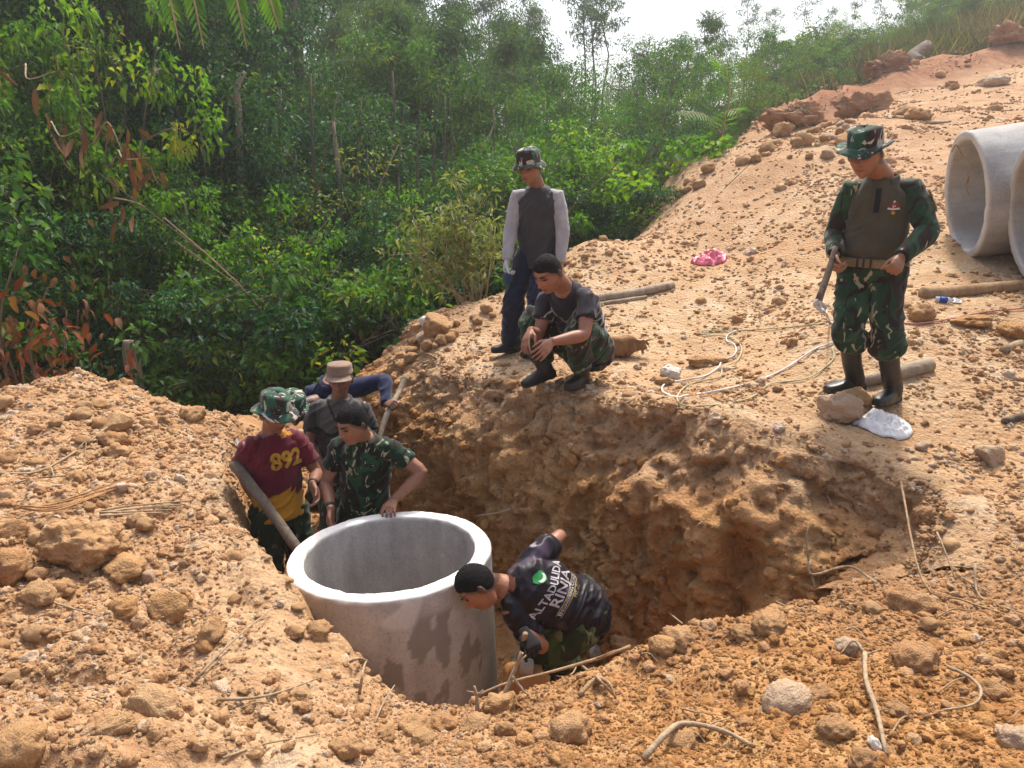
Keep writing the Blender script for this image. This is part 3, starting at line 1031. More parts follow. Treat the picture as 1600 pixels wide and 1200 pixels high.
class Torso:
    def __init__(s, J, hunch=0.0):
        s.hip = (J['hipL'] + J['hipR']) / 2; s.sh = (J['shL'] + J['shR']) / 2
        s.lh, s.ls = unit(J['hipL'] - J['hipR']), unit(J['shL'] - J['shR'])
        up = unit(s.sh - s.hip)
        s.fw = unit(np.cross(unit(s.lh + s.ls), up))
        s.c = (s.hip + s.sh) / 2 - s.fw * hunch
        s.h = np.linalg.norm(s.sh - s.hip)
    def at(s, f):
        """centre, lateral (to the left), forward, up at fraction f of the spine"""
        fc = min(max(f, -.35), 1.4)
        c = (1 - fc) ** 2 * s.hip + 2 * fc * (1 - fc) * s.c + fc * fc * s.sh
        tg = unit(2 * (1 - fc) * (s.c - s.hip) + 2 * fc * (s.sh - s.c))
        l = unit(s.lh * (1 - min(max(f, 0), 1)) + s.ls * min(max(f, 0), 1))
        l = unit(l - tg * l.dot(tg))
        return c, l, unit(np.cross(l, tg)), tg
    def secs(s, table, k=1.0, grow=0.0):
        out = []
        for f, rx, ry, fo in table:
            c, l, fw, up = s.at(f)
            out.append((c + fw * fo, l, fw, rx * k + grow, ry * k + grow))
        return out

TORSO = [(-.14, .162, .122, .0), (0, .165, .122, 0), (.25, .155, .114, .004), (.5, .162, .116, .006), (.75, .172, .120, .005), (.92, .166, .110, .0), (1.0, .150, .098, -.004), (1.07, .116, .084, -.008), (1.13, .082, .072, -.008), (1.18, .064, .064, -.004)]

def person(label, loc):
    o = empty("person", loc)
    tag(o, label, "person", "workers and soldiers at the culvert pit")
    return o

SKIN = (.30, .150, .088)
def skin_paint(head_c, R, s, skin=SKIN, hand_tint=.92):
    def post(me):
        p = co_of(me)
        q = (p - head_c) @ R.T / s
        x, y, z = q.T
        col = np.tile(np.array(skin), (len(p), 1))
        near = (np.linalg.norm(q, axis=1) < .16)[:, None]
        fr = sm(.04, .07, y)
        g = lambda cx, cz, sx, sz: np.exp(-(((np.abs(x) - cx) / sx) ** 2) ** 1.3 - (((z - cz) / sz) ** 2) ** 1.3) * fr
        lips = np.exp(-((x / .023) ** 2) ** 1.5 - (((z + .060) / .010) ** 2) ** 1.5) * fr
        brow = g(.031, .0335 , .021, .0064)
        eye = g(.031, .009, .0155, .0052)
        lash = g(.031, .0135, .018, .0034)
        mouth = np.exp(-((x / .024) ** 2) ** 2 - (((z + .0595) / .0026) ** 2)) * fr
        cheek = g(.045, -.02, .025, .025)
        stub = np.exp(-((x / .05) ** 2) - (((z + .075) / .03) ** 2)) * fr
        def to(c, w):
            nonlocal col
            col = np.where(near, col * (1 - w[:, None]) + np.array(c) * w[:, None], col)
        to(np.array(skin) * np.array([1.12, .92, .88]), cheek * .6)
        to(np.array(skin) * .80, stub * .35)
        to((.22, .085, .065), lips * .8)
        to((.06, .02, .016), mouth * .9)
        to((.035, .018, .014), eye * .85)
        to((.012, .009, .008), lash * .95)
        to((.014, .011, .010), brow * .9)
        to(np.array(skin) * .55, np.exp(-(((np.abs(x) - .009) / .004) ** 2) - (((z + .034) / .003) ** 2)) * fr * .9)
        hl = np.interp(y, [-.09, -.05, -.015, .01, .035, .06, .09], [-.055, -.045, -.015, .012, .030, .052, .056])
        fade = sm(-.034, .004, z - hl + .003 * noise(p * 150)) * sm(.075, .045, y) * sm(-.075, -.06, z)
        to((.022, .017, .015), fade * .8)
        to(np.array(skin) * .72, g(.031, .018, .020, .012) * .5)
        col = col * (1 + .12 * noise(p * 14) + .06 * noise(p * 45))[:, None]
        color_attr(me, np.hstack([col, np.ones((len(p), 1))]))
    return post

def build_body(o, J, T, head, hands, skin=SKIN, arm=1.0, voxel=.0046):
    hc, R, s = head
    a = Acc()
    add_head(a, hc, R, s)
    nb, _, fw, up = T.at(1.14)
    nb = J.get('neck', nb)
    a.add(*tube([nb - up * .05, nb, (nb * .45 + hc * .55) - R[1] * .018, hc - R[2] * .02 - R[1] * .02], [.070, .063, .058, .057], 18))
    a.add(*loft(T.secs(TORSO, .90), 24))
    for sd in 'LR':
        sh, el, wr = J['sh' + sd], J['el' + sd], J['wr' + sd]
        inn = T.at(1.02)[0] * .5 + sh * .5
        pts = limb_pts(sh, el, wr)
        pts = np.vstack([inn, pts])
        a.add(*tube(pts, np.array([.05, .056, .053, .047, .041, .039, .042, .044, .035, .0265]) * arm, 16))
        if sd in hands:
            d, n, t, kw = hands[sd]
            add_hand(a, wr, d, n, t, **kw)
        hp, kn, an = J['hip' + sd], J['kn' + sd], J['an' + sd]
        a.add(*tube(limb_pts(hp, kn, an), [.075, .072, .062, .052, .05, .048, .05, .042, .034], 12))
        a.add(*ball(an, .036, n=6))
    return remesh("body", a, voxel, 2, M['skin'], o, dec=.40, keep=[(hc + R[1] * .05, .125)] + [(J['wr' + sd] + hands[sd][0] * .10, .13) for sd in hands], post=skin_paint(hc, R, s, skin))

def build_shirt(o, J, T, mats, short=.55, hem=-.20, grow=.012, sleeves=True, fold=.006, seed=1, name="shirt", belly=0, sl_r=1.0, collar=True, post=None, sleeve_sep=None, only=('L', 'R'), voxel=.0075, neck=1.15):
    fold = fold * 2.3
    a = Acc()
    tb = [(hem, .170, .130, .004)] + [(f, rx, ry + belly * math.exp(-((f - .25) / .25) ** 2), fo + belly * .6 * math.exp(-((f - .25) / .25) ** 2)) for f, rx, ry, fo in TORSO if hem + .05 < f < neck - .01] + [(neck, .080, .074, -.006)]
    a.add(*loft(T.secs(tb, 1.0, grow), 28))
    sa = {}
    for sd in only:
        sh, el, wr = J['sh' + sd], J['el' + sd], J['wr' + sd]
        inn = T.at(1.03)[0] * .5 + sh * .5
        b = a if sleeve_sep is None else Acc()
        if short < 1.2:
            e = sh + (el - sh) * short
            pts = [inn, inn * .35 + sh * .65, sh + (el - sh) * .06, sh * .5 + e * .5, e]
            b.add(*tube(pts, np.array([.056, .064, .069, .068, .067]) * sl_r, 20))
            if short > .99: pass
        else:
            pts = np.vstack([inn, limb_pts(sh, el, wr)])
            b.add(*tube(pts, np.array([.055, .067, .066, .060, .055, .054, .055, .052, .046, .041]) * sl_r, 20))
        sa[sd] = b
    ob = remesh(name, a, voxel, 2, mats, o, fold=fold, seed=seed, post=post)
    if sleeve_sep is not None:
        for sd, b in sa.items():
            remesh("sleeve", b, voxel, 2, sleeve_sep, o, fold=fold, seed=seed + 3)
    return ob

def build_trousers(o, J, T, mats, top=.06, r=(.100, .098, .088, .078, .077, .076, .078, .072, .064), end=.97, fold=.008, seed=2, grow=0, voxel=.0085, name="trousers", cuffs=None):
    fold = fold * 2.0
    a = Acc()
    a.add(*loft(T.secs([(-.30, .10, .09, 0), (-.18, .168, .126, 0), (0, .172, .128, 0), (top, .166, .122, 0)], 1, grow), 26))
    for sd in 'LR':
        hp, kn, an = J['hip' + sd], J['kn' + sd], J['an' + sd]
        e = kn + (an - kn) * end
        pts = limb_pts(hp, kn, e)
        a.add(*tube(pts, np.array(r) + grow, 20))
        a.add(*ball(hp, .095 + grow, n=10))
    return remesh(name, a, voxel, 2, mats, o, fold=fold, seed=seed)

def build_shoe(o, ankle, toe, mats, L=.27, name="boot", shaft=None, sr=(.058, .066), sole=True, w=1.0):
    """toe: direction on the ground; shaft: point up the shin the shaft reaches"""
    f = unit([toe[0], toe[1], toe[2] if len(toe) > 2 else 0]); up = unit(np.array([0, 0, 1.]) - f * f[2]); l = np.cross(f, up)
    h = ankle - up * .075
    a = Acc()
    P_ = lambda q, z: h + f * q + up * z
    rows = [(-.075, .030, .030, .030), (-.06, .042, .037, .042), (-.01, .055, .040, .055), (.05, .045, .044, .045), (.11, .036, .048, .036), (.155, .031, .044, .030), (.183, .026, .030, .024)]
    secs = []
    for q, zc, rx, rz in rows:
        secs.append((P_(q * L / .27, zc * .9), l, up, rx * w, rz * .98))
    a.add(*loft(secs, 20, 2.6))
    if sole:
        ss = [(P_(q * L / .27, .008), l, up, rx * w + .003, .011) for q, zc, rx, rz in rows]
        a.add(*loft(ss, 16, 3))
    top = shaft if shaft is not None else ankle + up * .03
    a.add(*tube([P_(-.012, .04), P_(-.012, .085), ankle * .6 + top * .4, top], [sr[0] * .95, sr[0], sr[0] * 1.02, sr[1]], 20))
    return remesh(name, a, .0085, 2, mats, o, fold=.0015 if shaft is not None else .001, seed=5)

def boonie(o, head, mats, brim=.062, droop=.018, h=.088, seed=1, wav=.014, name="hat", band=True, base=.044, top=.95, flip=0.0):
    c, R, s = head
    n = 64
    th = np.linspace(0, 2 * np.pi, n, endpoint=False)
    rx, ry = .088, .108
    prof = [(1.0, base - .004), (1.01, base + .012), (1.0, base + h * .6), (top, base + h * .92), (top * .88, base + h * 1.02), (top * .45, base + h * 1.07), (.02, base + h * 1.08)]
    bp = [(brim, -droop), (brim * .66, -droop * .45), (brim * .33, -droop * .1), (.006, .004)]
    V = []
    cs, sn = np.cos(th), np.sin(th)
    w = wav * (np.sin(2 * th + seed) + .6 * np.sin(3 * th + 2.1 * seed) + .3 * np.sin(5 * th + seed))
    fl = flip * np.maximum(0, np.abs(cs) - .3)
    for out, dz in bp:
        V.append(np.stack([(rx + out) * cs, (ry + out) * sn, base + dz + (w + fl) * (out / brim)], 1))
    for k, z in prof:
        wr = 1 + .02 * np.sin(4 * th + seed) + .015 * np.sin(7 * th + 2 * seed)
        V.append(np.stack([rx * k * cs * wr, ry * k * sn * wr, z + .006 * np.sin(2 * th + seed) * (z - base) / h], 1))
    m = len(V)
    inner = [q * np.array([.965, .965, 1]) - np.array([0, 0, .003]) for q in V[4:]][::-1]
    under = [q - np.array([0, 0, .004]) for q in V[:4]][::-1]
    allr = V + inner + under
    v, f = rings(allr, caps=False)
    M_ = len(allr)
    f += [((M_ - 1) * n + j, (M_ - 1) * n + (j + 1) % n, (j + 1) % n, j) for j in range(n)]
    v = v + .0022 * np.stack([noise(v * 40 + seed), noise(v * 40 + seed + 9), noise(v * 40 + seed + 19)], 1)
    ob = wobj(name, (v * s) @ R + c, f, mats, o)
    return ob

def patrol_cap(o, head, mats):
    c, R, s = head
    n = 56
    th = np.linspace(0, 2 * np.pi, n, endpoint=False); cs, sn = np.cos(th), np.sin(th)
    V = [np.stack([.088 * k * cs, .108 * k * sn, np.full(n, z) + .008 * sn * (z > .08)], 1) for k, z in [(.96, .055), (1.0, .053), (1.03, .057), (1.03, .075), (1.0, .077), (1.0, .104), (.97, .118), (.9, .125), (.45, .130), (.02, .130)]]
    V[0] = V[0]
    v, f = rings(V, True)
    ob = wobj("cap", (v * s) @ R + c, f, mats, o)
    a = Acc()
    ph = np.linspace(math.radians(28), math.radians(152), 22)
    top, bot = [], []
    rowsv = []
    for r, dz in ((0, 0), (.5, -.006), (1, -.020)):
        rowsv.append(np.stack([(.086 + .022 * r) * np.cos(ph), (.100 + .068 * r) * np.sin(ph) + 0 * r * 1.0, .060 + dz + .0 * ph - .012 * r * np.abs(np.cos(ph)) ** 2], 1))
    v = np.concatenate(rowsv + [q - np.array([0, 0, .005]) for q in rowsv])
    k = len(ph)
    f = []
    for b, fl in ((0, 0), (3 * k, 1)):
        for i in range(2):
            for j in range(k - 1):
                q = (b + i * k + j, b + i * k + j + 1, b + (i + 1) * k + j + 1, b + (i + 1) * k + j)
                f.append(q[::-1] if not fl else q)
    for j in range(k - 1): f.append((2 * k + j, 2 * k + j + 1, 5 * k + j + 1, 5 * k + j))
    for j in range(k - 1): f.append((j + 1, j, 3 * k + j, 3 * k + j + 1))
    f += [(0, k, 4 * k, 3 * k), (k, 2 * k, 5 * k, 4 * k), (k - 1, 4 * k - 1, 5 * k - 1, 2 * k - 1), (2 * k - 1, 5 * k - 1, 6 * k - 1, 3 * k - 1)]
    vo = wobj("visor", (v * s) @ R + c, f, mats, ob)
    return ob

def print_on(o, target, name, verts, faces, org, U, V, Nrm, mats, lift=.003, sub=None):
    """lay a flat print (2-D verts in metres) on a garment, along the normal Nrm"""
    me = target.data
    off = OFF[target.name]
    bvh = BVHTree.FromPolygons([v.co for v in me.vertices], [tuple(p.vertices) for p in me.polygons])
    out, last = [], None
    for a in verts:
        p = org + U * a[0] + V * a[1] - off
        hit = bvh.ray_cast(Vector(p + Nrm * .25), Vector(-Nrm), .5)
        if hit[0] is not None:
            q = np.array(hit[0]) + np.array(hit[1]) * lift * (1 if np.dot(np.array(hit[1]), Nrm) > 0 else -1); last = np.dot(q - p, Nrm)
        else:
            q = p + Nrm * (last or 0)
        out.append(q + off)
    return wobj(name, np.array(out), faces, mats, target)

def text_mesh(txt, size, bold=.0, res=3, cell=.006, sx=1.0):
    """text as a fine triangle mesh in 2-D, centred"""
    import bmesh
    cu = bpy.data.curves.new("lettering", 'FONT')
    cu.body = txt; cu.size = size; cu.align_x = 'CENTER'; cu.align_y = 'CENTER'; cu.resolution_u = res; cu.offset = bold
    ob = bpy.data.objects.new("lettering", cu)
    COL.objects.link(ob)
    deps = bpy.context.evaluated_depsgraph_get()
    me = bpy.data.meshes.new_from_object(ob.evaluated_get(deps))
    bpy.data.objects.remove(ob); bpy.data.curves.remove(cu)
    bm = bmesh.new(); bm.from_mesh(me); bpy.data.meshes.remove(me)
    bmesh.ops.triangulate(bm, faces=bm.faces)
    for _ in range(5):
        es = [e for e in bm.edges if e.calc_length() > cell * 2.5]
        if not es: break
        bmesh.ops.subdivide_edges(bm, edges=es, cuts=1)
        bmesh.ops.triangulate(bm, faces=bm.faces)
    bm.verts.index_update()
    v = np.array([w.co[:2] for w in bm.verts]); f = [tuple(w.index for w in t.verts) for t in bm.faces]
    bm.free()
    v[:, 0] *= sx
    return v, f

def disc2d(fn, n=40, rr=6):
    """filled 2-D outline fn(angle)->radius"""
    th = np.linspace(0, 2 * np.pi, n, endpoint=False)
    r = np.array([fn(t) for t in th])
    V = [(0, 0)]
    for k in range(1, rr + 1):
        V += [(r[i] * k / rr * math.cos(t), r[i] * k / rr * math.sin(t)) for i, t in enumerate(th)]
    F = [(0, 1 + i, 1 + (i + 1) % n) for i in range(n)]
    for k in range(rr - 1):
        F += [(1 + k * n + i, 1 + (k + 1) * n + i, 1 + (k + 1) * n + (i + 1) % n, 1 + k * n + (i + 1) % n) for i in range(n)]
    return np.array(V, float), F

def reach(parent, px, py, L, near=True):
    """point on the view through a pixel at distance L from parent (near or far solution)"""
    d = unit(ray(px, py)); c = np.array([0, 0, CAM_Z]) - parent
    b = d.dot(c); q = b * b - (c.dot(c) - L * L)
    t = -b if q < 0 else (-b - math.sqrt(q) if near else -b + math.sqrt(q))
    return np.array([0, 0, CAM_Z]) + d * t

# ================================================================== PEOPLE: the eight of them
def facing(deg, tilt=0):
    a = math.radians(deg)
    f = np.array([-math.sin(a), -math.cos(a), 0])
    return f, np.array([math.cos(a), -math.sin(a), 0])

def skeleton(hip, sh, fh, fs, hw=.092, sw=.172, roll=0.0, hl=None, sl=None):
    J = {}
    lh = facing(fh)[1] if hl is None else unit(hl)
    ls = facing(fs)[1] if sl is None else unit(sl)
    ls = unit(ls + np.array([0, 0, roll]))
    J['hipL'], J['hipR'] = hip + lh * hw, hip - lh * hw
    sh = sh - unit(sh - hip) * .018
    sw = sw - .018
    J['shL'], J['shR'] = sh + ls * sw, sh - ls * sw
    return J

def gaze(deg, down):
    f = facing(deg)[0] * math.cos(math.radians(down)) + np.array([0, 0, -math.sin(math.radians(down))])
    return f, facing(deg)[0] * math.sin(math.radians(down)) + np.array([0, 0, math.cos(math.radians(down))])

def head_of(px, py, Y, deg, down, s=1.0, roll=0):
    f, u = gaze(deg, down)
    R = head_frame(f, u + facing(deg)[1] * roll)
    return (P(px, py, Y), R, s)

def ground_at(x, y): return H(x, y)[0]

REPORT = []
def lens(name, J, head):
    d = lambda a, b: np.linalg.norm(J[a] - J[b])
    REPORT.append("%s torso %.2f neck-head %.2f armL %.2f %.2f armR %.2f %.2f legL %.2f %.2f legR %.2f %.2f" % (
        name, np.linalg.norm((J['hipL'] + J['hipR'] - J['shL'] - J['shR']) / 2), np.linalg.norm((J['shL'] + J['shR']) / 2 - head[0]),
        d('shL', 'elL'), d('elL', 'wrL'), d('shR', 'elR'), d('elR', 'wrR'), d('hipL', 'knL'), d('knL', 'anL'), d('hipR', 'knR'), d('knR', 'anR')))

def leg(J, sd, knee, foot, thigh=.41, shin=.40, ah=.085, near=True):
    """knee = pixel; foot = ground point under the ankle"""
    J['an' + sd] = np.array([foot[0], foot[1], foot[2] + ah])
    h, a = J['hip' + sd], J['an' + sd]
    d = np.linalg.norm(a - h)
    if d >= thigh + shin - .002:
        J['kn' + sd] = h + (a - h) * thigh / (thigh + shin)
        return
    x = (d * d + thigh ** 2 - shin ** 2) / (2 * d)
    r = math.sqrt(max(thigh ** 2 - x * x, 0))
    u = unit(a - h); hint = np.asarray(knee, float)
    hint = unit(hint - u * u.dot(hint))
    J['kn' + sd] = h + u * x + hint * r

def arm2(J, sd, wrist, hint, ua=.285, fa=.25):
    s = J['sh' + sd]; w = np.asarray(wrist, float)
    d = np.linalg.norm(w - s)
    if d >= ua + fa - .002:
        w = s + unit(w - s) * (ua + fa - .004); d = np.linalg.norm(w - s)
    x = (d * d + ua * ua - fa * fa) / (2 * d); r = math.sqrt(max(ua * ua - x * x, 0))
    u = unit(w - s); h = np.asarray(hint, float); h = unit(h - u * u.dot(h))
    J['el' + sd], J['wr' + sd] = s + u * x + h * r, w

# ------------------------------------------------ 1 standing soldier in rubber boots
def soldier():
    f, l = facing(34)
    hip = P(1363, 412, 4.78)
    sh = P(1378, 291, 4.74)
    J = skeleton(hip, sh, 38, 30, .088, .176)
    fl, fr = G(1392, 632), G(1338, 622)
    fr = np.array([fr[0], fr[1] + .06, 0]); fr[2] = ground_at(fr[0], fr[1])
    leg(J, 'L', f, fl, .43, .43); leg(J, 'R', f, fr, .43, .43)
    arm2(J, 'R', P(1305, 398, 4.70), -f * .9 - l * .35)
    arm2(J, 'L', P(1408, 402, 4.44), l * .75 - f * .6)
    head = head_of(1351, 243, 4.60, 36, 16, 1.07)
    J['neck'] = sh + np.array([0, 0, .055]) + f * .01
    o = person("soldier in olive polo shirt and black rubber boots standing with a stick beside the pit", [hip[0], hip[1], (fl[2] + fr[2]) / 2])
    T = Torso(J, .01)
    dl = unit(P(1388, 442, 4.33) - J['wrL'])
    dr = unit(P(1300, 436, 4.60) - J['wrR'])
    hands = {'L': (dl, unit(f * .9 + l * .5), unit(f - l * .8), dict(curl=(72, 80, 45), thumb=.1)),
             'R': (dr, -l, f, dict(curl=(55, 60, 40), thumb=.3))}
    build_body(o, J, T, head, hands, (.275, .130, .075))
    hair_obj(head[0], head[1], head[2], o, .004, .002)
    polo = make_cloth("olive_polo_cloth", (.066, .060, .040))
    build_shirt(o, J, T, polo, short=.16, hem=.045, belly=.022, fold=.0065, seed=1, sl_r=.92)
    # camouflage sleeves, long, over the shoulder seam
    for sd in 'LR':
        a = Acc()
        s0, el, wr = J['sh' + sd], J['el' + sd], J['wr' + sd]
        inn = T.at(1.04)[0] * .42 + s0 * .58
        pts = np.vstack([inn, limb_pts(s0 + np.array([0, 0, .004]), el, wr + (el - wr) * .02)])
        a.add(*tube(pts, np.array([.050, .069, .070, .065, .061, .061, .062, .059, .051, .043]), 22))
        sl = remesh("sleeve", a, .0075, 2, M['camo'], o, fold=.008, seed=4)
        if sd == 'L':
            out = unit(J['elL'] - s0); side = unit(l * .8 - f * .1 + np.array([0, 0, .2])); side = unit(side - out * side.dot(out)); tg = np.cross(out, side)
            for k in (0, 1):
                c = s0 + out * (.085 + .062 * k) + side * .079
                v, fc = box((0, 0, 0), (.010, .084 - .01 * k, .052), np.array([side, tg, out]))
                b = Acc().add(v + c, fc)
                remesh("pocket_flap" if k == 0 else "sleeve_pocket", b, .004, 1, make_cloth("tan_webbing", (.16, .125, .062)), sl)
    # collar and zip placket
    a = Acc()
    nb, nl, nf, nu = T.at(1.12)
    th = np.linspace(math.radians(-235), math.radians(55), 30)
    path = [nb + nl * .080 * math.cos(t) + nf * .078 * math.sin(t) * 1.0 + nu * (.024 - .030 * (math.sin(t) > .2) * (math.sin(t) - .2)) for t in th]
    vv = []
    for q, t in zip(path, th):
        rad = unit(nl * math.cos(t) + nf * math.sin(t))
        vv.append(np.array([q + nu * .012, q + rad * .008 + nu * .012, q + rad * .022 - nu * .034, q + rad * .012 - nu * .036]))
    a.add(*rings(vv))
    remesh("collar", a, .005, 1, polo, o)
    zc, zl, zf, zu = T.at(.88)
    v, fc = box((0, 0, 0), (.028, .012, .135), np.array([zl, zf, zu]))
    shirt = [c for c in o.children if c.name.startswith('shirt')][0]
    gv, gf = [], []
    nx, ny = 5, 16
    for j in range(ny):
        for i in range(nx): gv.append(((i / (nx - 1) - .5) * .028, (j / (ny - 1) - .5) * .135))
    for j in range(ny - 1):
        for i in range(nx - 1): gf.append((j * nx + i, j * nx + i + 1, (j + 1) * nx + i + 1, (j + 1) * nx + i))
    print_on(o, shirt, "zip_placket", gv, gf, zc + zf * .1 - zu * .0, zl, zu, zf, make_cloth("black_placket", (.012, .012, .012)), .005)
    # crest on the chest
    ec, el_, ef, eu = T.at(.80)
    org = ec + el_ * .088 + ef * .1
    U, Vv = el_, eu
    prints = [
        (disc2d(lambda t: .030 * (1 - .25 * max(0, -math.sin(t)) * abs(math.cos(t))) * (1 if math.sin(t) < .3 else .92), 30, 4), (0, 0.004), (.20, .030, .02), .004),
        (disc2d(lambda t: .0085 * (1 + .3 * math.cos(3 * t)), 24, 3), (0, .004), (.70, .66, .60), .006),
        (disc2d(lambda t: .0075 + .002 * math.cos(4 * t), 20, 2), (0, .028), (.50, .48, .45), .0055),
        (([(-.034, -.014), (-.012, -.019), (.012, -.019), (.034, -.014), (.032, -.004), (.010, -.009), (-.010, -.009), (-.032, -.004)], [(0, 1, 6, 7), (1, 2, 5, 6), (2, 3, 4, 5)]), (0, 0), (.55, .53, .45), .0065),
        (disc2d(lambda t: .011 + .002 * math.cos(5 * t), 20, 2), (0, -.032), (.50, .28, .05), .0055),
        (disc2d(lambda t: .006, 12, 1), (0, .006), (.25, .03, .02), .0075),
    ]
    for (vv, ff), (ox, oz), c, li in prints:
        vv = np.asarray(vv, float) * .92 + np.array([ox, oz])
        print_on(o, shirt, "chest_crest", vv, ff, org, U, Vv, ef, make_cloth("crest_thread", c, .7), li)
    # belt
    bc, bl, bf, bu = T.at(.035)
    a = Acc()
    secs = [(bc + bu * z + bf * .012, bl, bf, .198, .160) for z in (-.026, -.022, .022, .026)]
    a.add(*loft(secs, 40))
    belt = remesh("belt", a, .006, 2, make_cloth("tan_belt_webbing", (.20, .145, .075)), o)
    for dx in (-.045, -.01, .03):
        v, fc = box(bc + bf * .171 + bl * dx, (.012 if dx else .03, .010, .054), np.array([bl, bf, bu]))
        wobj("belt_loop", v, fc, M['leather'], belt, smooth=False)
    build_trousers(o, J, T, M['camo'], top=.04, r=(.096, .090, .083, .078, .079, .080, .086, .084, .074), end=.27, fold=.014, seed=3, grow=.004)
    for sd, toe in (('L', (-.75, -.62)), ('R', (-.98, -.18))):
        an, kn = J['an' + sd], J['kn' + sd]
        build_shoe(o, an, toe, M['rubber'], .29, "boot", an + (kn - an) * .90, (.057, .066), True, 1.05)
    boonie(o, (head[0], head[1], head[2]), M['camo_hat'], .056, .020, .090, 2.2, .016, flip=.024, base=.054)
    lens('soldier', J, head)
    # stick with a rope knot held at his side
    top = J['wrR'] + dr * .03 + np.array([0, 0, .07])
    bot = P(1279, 470, 4.52)
    v, fc = tube([top, top * .6 + bot * .4 + np.array([.004, 0, 0]), bot], [.016, .019, .021], 12, 4)
    st = wobj("walking_stick", v + .0025 * noise(v * 30)[:, None], fc, M['bark_grey'])
    tag(st, "short grey stick held in the right hand of the soldier in rubber boots", "stick")
    return J, o

# ------------------------------------------------ 2 standing man in raglan shirt
def raglan():
    f, l = facing(22)
    hip = P(842, 396, 6.58)
    sh = P(840, 303, 6.50)
    J = skeleton(hip, sh, 25, 15, .09, .178)
    gl, gr = G(830, 552), G(800, 553)
    gr = np.array([gr[0] + .0, 6.62, 0]); gr[2] = ground_at(gr[0], gr[1])
    gl = np.array([P(842, 556, 6.45)[0], 6.42, 0]); gl[2] = ground_at(gl[0], gl[1])
    leg(J, 'L', f, gl, .43, .42); leg(J, 'R', f, gr, .43, .42)
    arm2(J, 'R', P(791, 414, 6.42), -l * .7 - f * .6)
    arm2(J, 'L', P(876, 412, 6.40), l * .8 - f * .6)
    head = head_of(827, 263, 6.38, 26, 15, 1.06)
    J['neck'] = sh + np.array([0, 0, .05])
    o = person("man in grey raglan shirt and navy trousers standing at the pit edge with gloved hand", [hip[0], hip[1], (gl[2] + gr[2]) / 2])
    T = Torso(J, .0)
    hands = {'R': (unit([-.1, -.2, -1]), -l, f, dict(curl=(50, 60, 40), thumb=.2)), 'L': (unit([0, -.2, -1]), l, f, dict(curl=(35, 40, 25), thumb=.3))}
    build_body(o, J, T, head, hands, (.255, .125, .080))
    hair_obj(head[0], head[1], head[2], o, .004, .002)
    # work glove
    a = Acc(); add_hand(a, J['wrR'], unit([-.1, -.2, -1]), -l, f, (50, 60, 40), .2, 1.06)
    a.add(*tube([J['wrR'] + (J['elR'] - J['wrR']) * .12, J['wrR']], [.034, .030], 14))
    remesh("glove", a, .005, 1, make_cloth("pale_glove_cloth", (.50, .50, .50)), o)
    ph = J['wrR'] + np.array([.005, -.05, -.135])
    v, fc = ball(ph, (.030, .034, .052))
    wobj("glove_palm", v, fc, make_cloth("blue_glove_rubber", (.02, .05, .13), .6), o)
    dk = make_cloth("charcoal_jersey", (.040, .039, .046))
    gy = make_cloth("light_grey_jersey", (.36, .36, .385))
    build_shirt(o, J, T, dk, short=.02, hem=-.20, fold=.007, seed=6, sl_r=.82)
    for sd in 'LR':
        a = Acc(); s0, el, wr = J['sh' + sd], J['el' + sd], J['wr' + sd]
        inn = T.at(1.08)[0] * .55 + s0 * .45
        pts = np.vstack([inn, limb_pts(s0, el, wr)])
        a.add(*tube(pts, np.array([.040, .067, .067, .060, .056, .056, .057, .052, .045, .040]), 22))
        remesh("sleeve", a, .0075, 2, gy, o, fold=.006, seed=8)
    build_trousers(o, J, T, make_cloth("navy_trouser_cloth", (.010, .014, .034)), top=.0, r=(.105, .10, .092, .085, .085, .084, .082, .082, .085), end=.98, fold=.010, seed=9)
    # white stripes down the left trouser leg
    h, k, an = J['hipL'], J['knL'], J['anL']
    for dx in (-.012, .012):
        pts = [q + l * (.088) + facing(22)[0] * dx for q in (h * .55 + k * .45, k, k * .5 + an * .5)]
        v, fc = tube(pts, .005, 6, 4)
        wobj("trouser_stripe", v, fc, gy, o)
    build_shoe(o, J['anR'], (-1, -.25), M['leather'], .27, "shoe", None)
    build_shoe(o, J['anL'], (-.8, -.6), M['leather'], .27, "shoe", None)
    boonie(o, head, M['camo_hat'], .040, .024, .096, 4.1, .008, top=.93)
    lens('raglan', J, head)

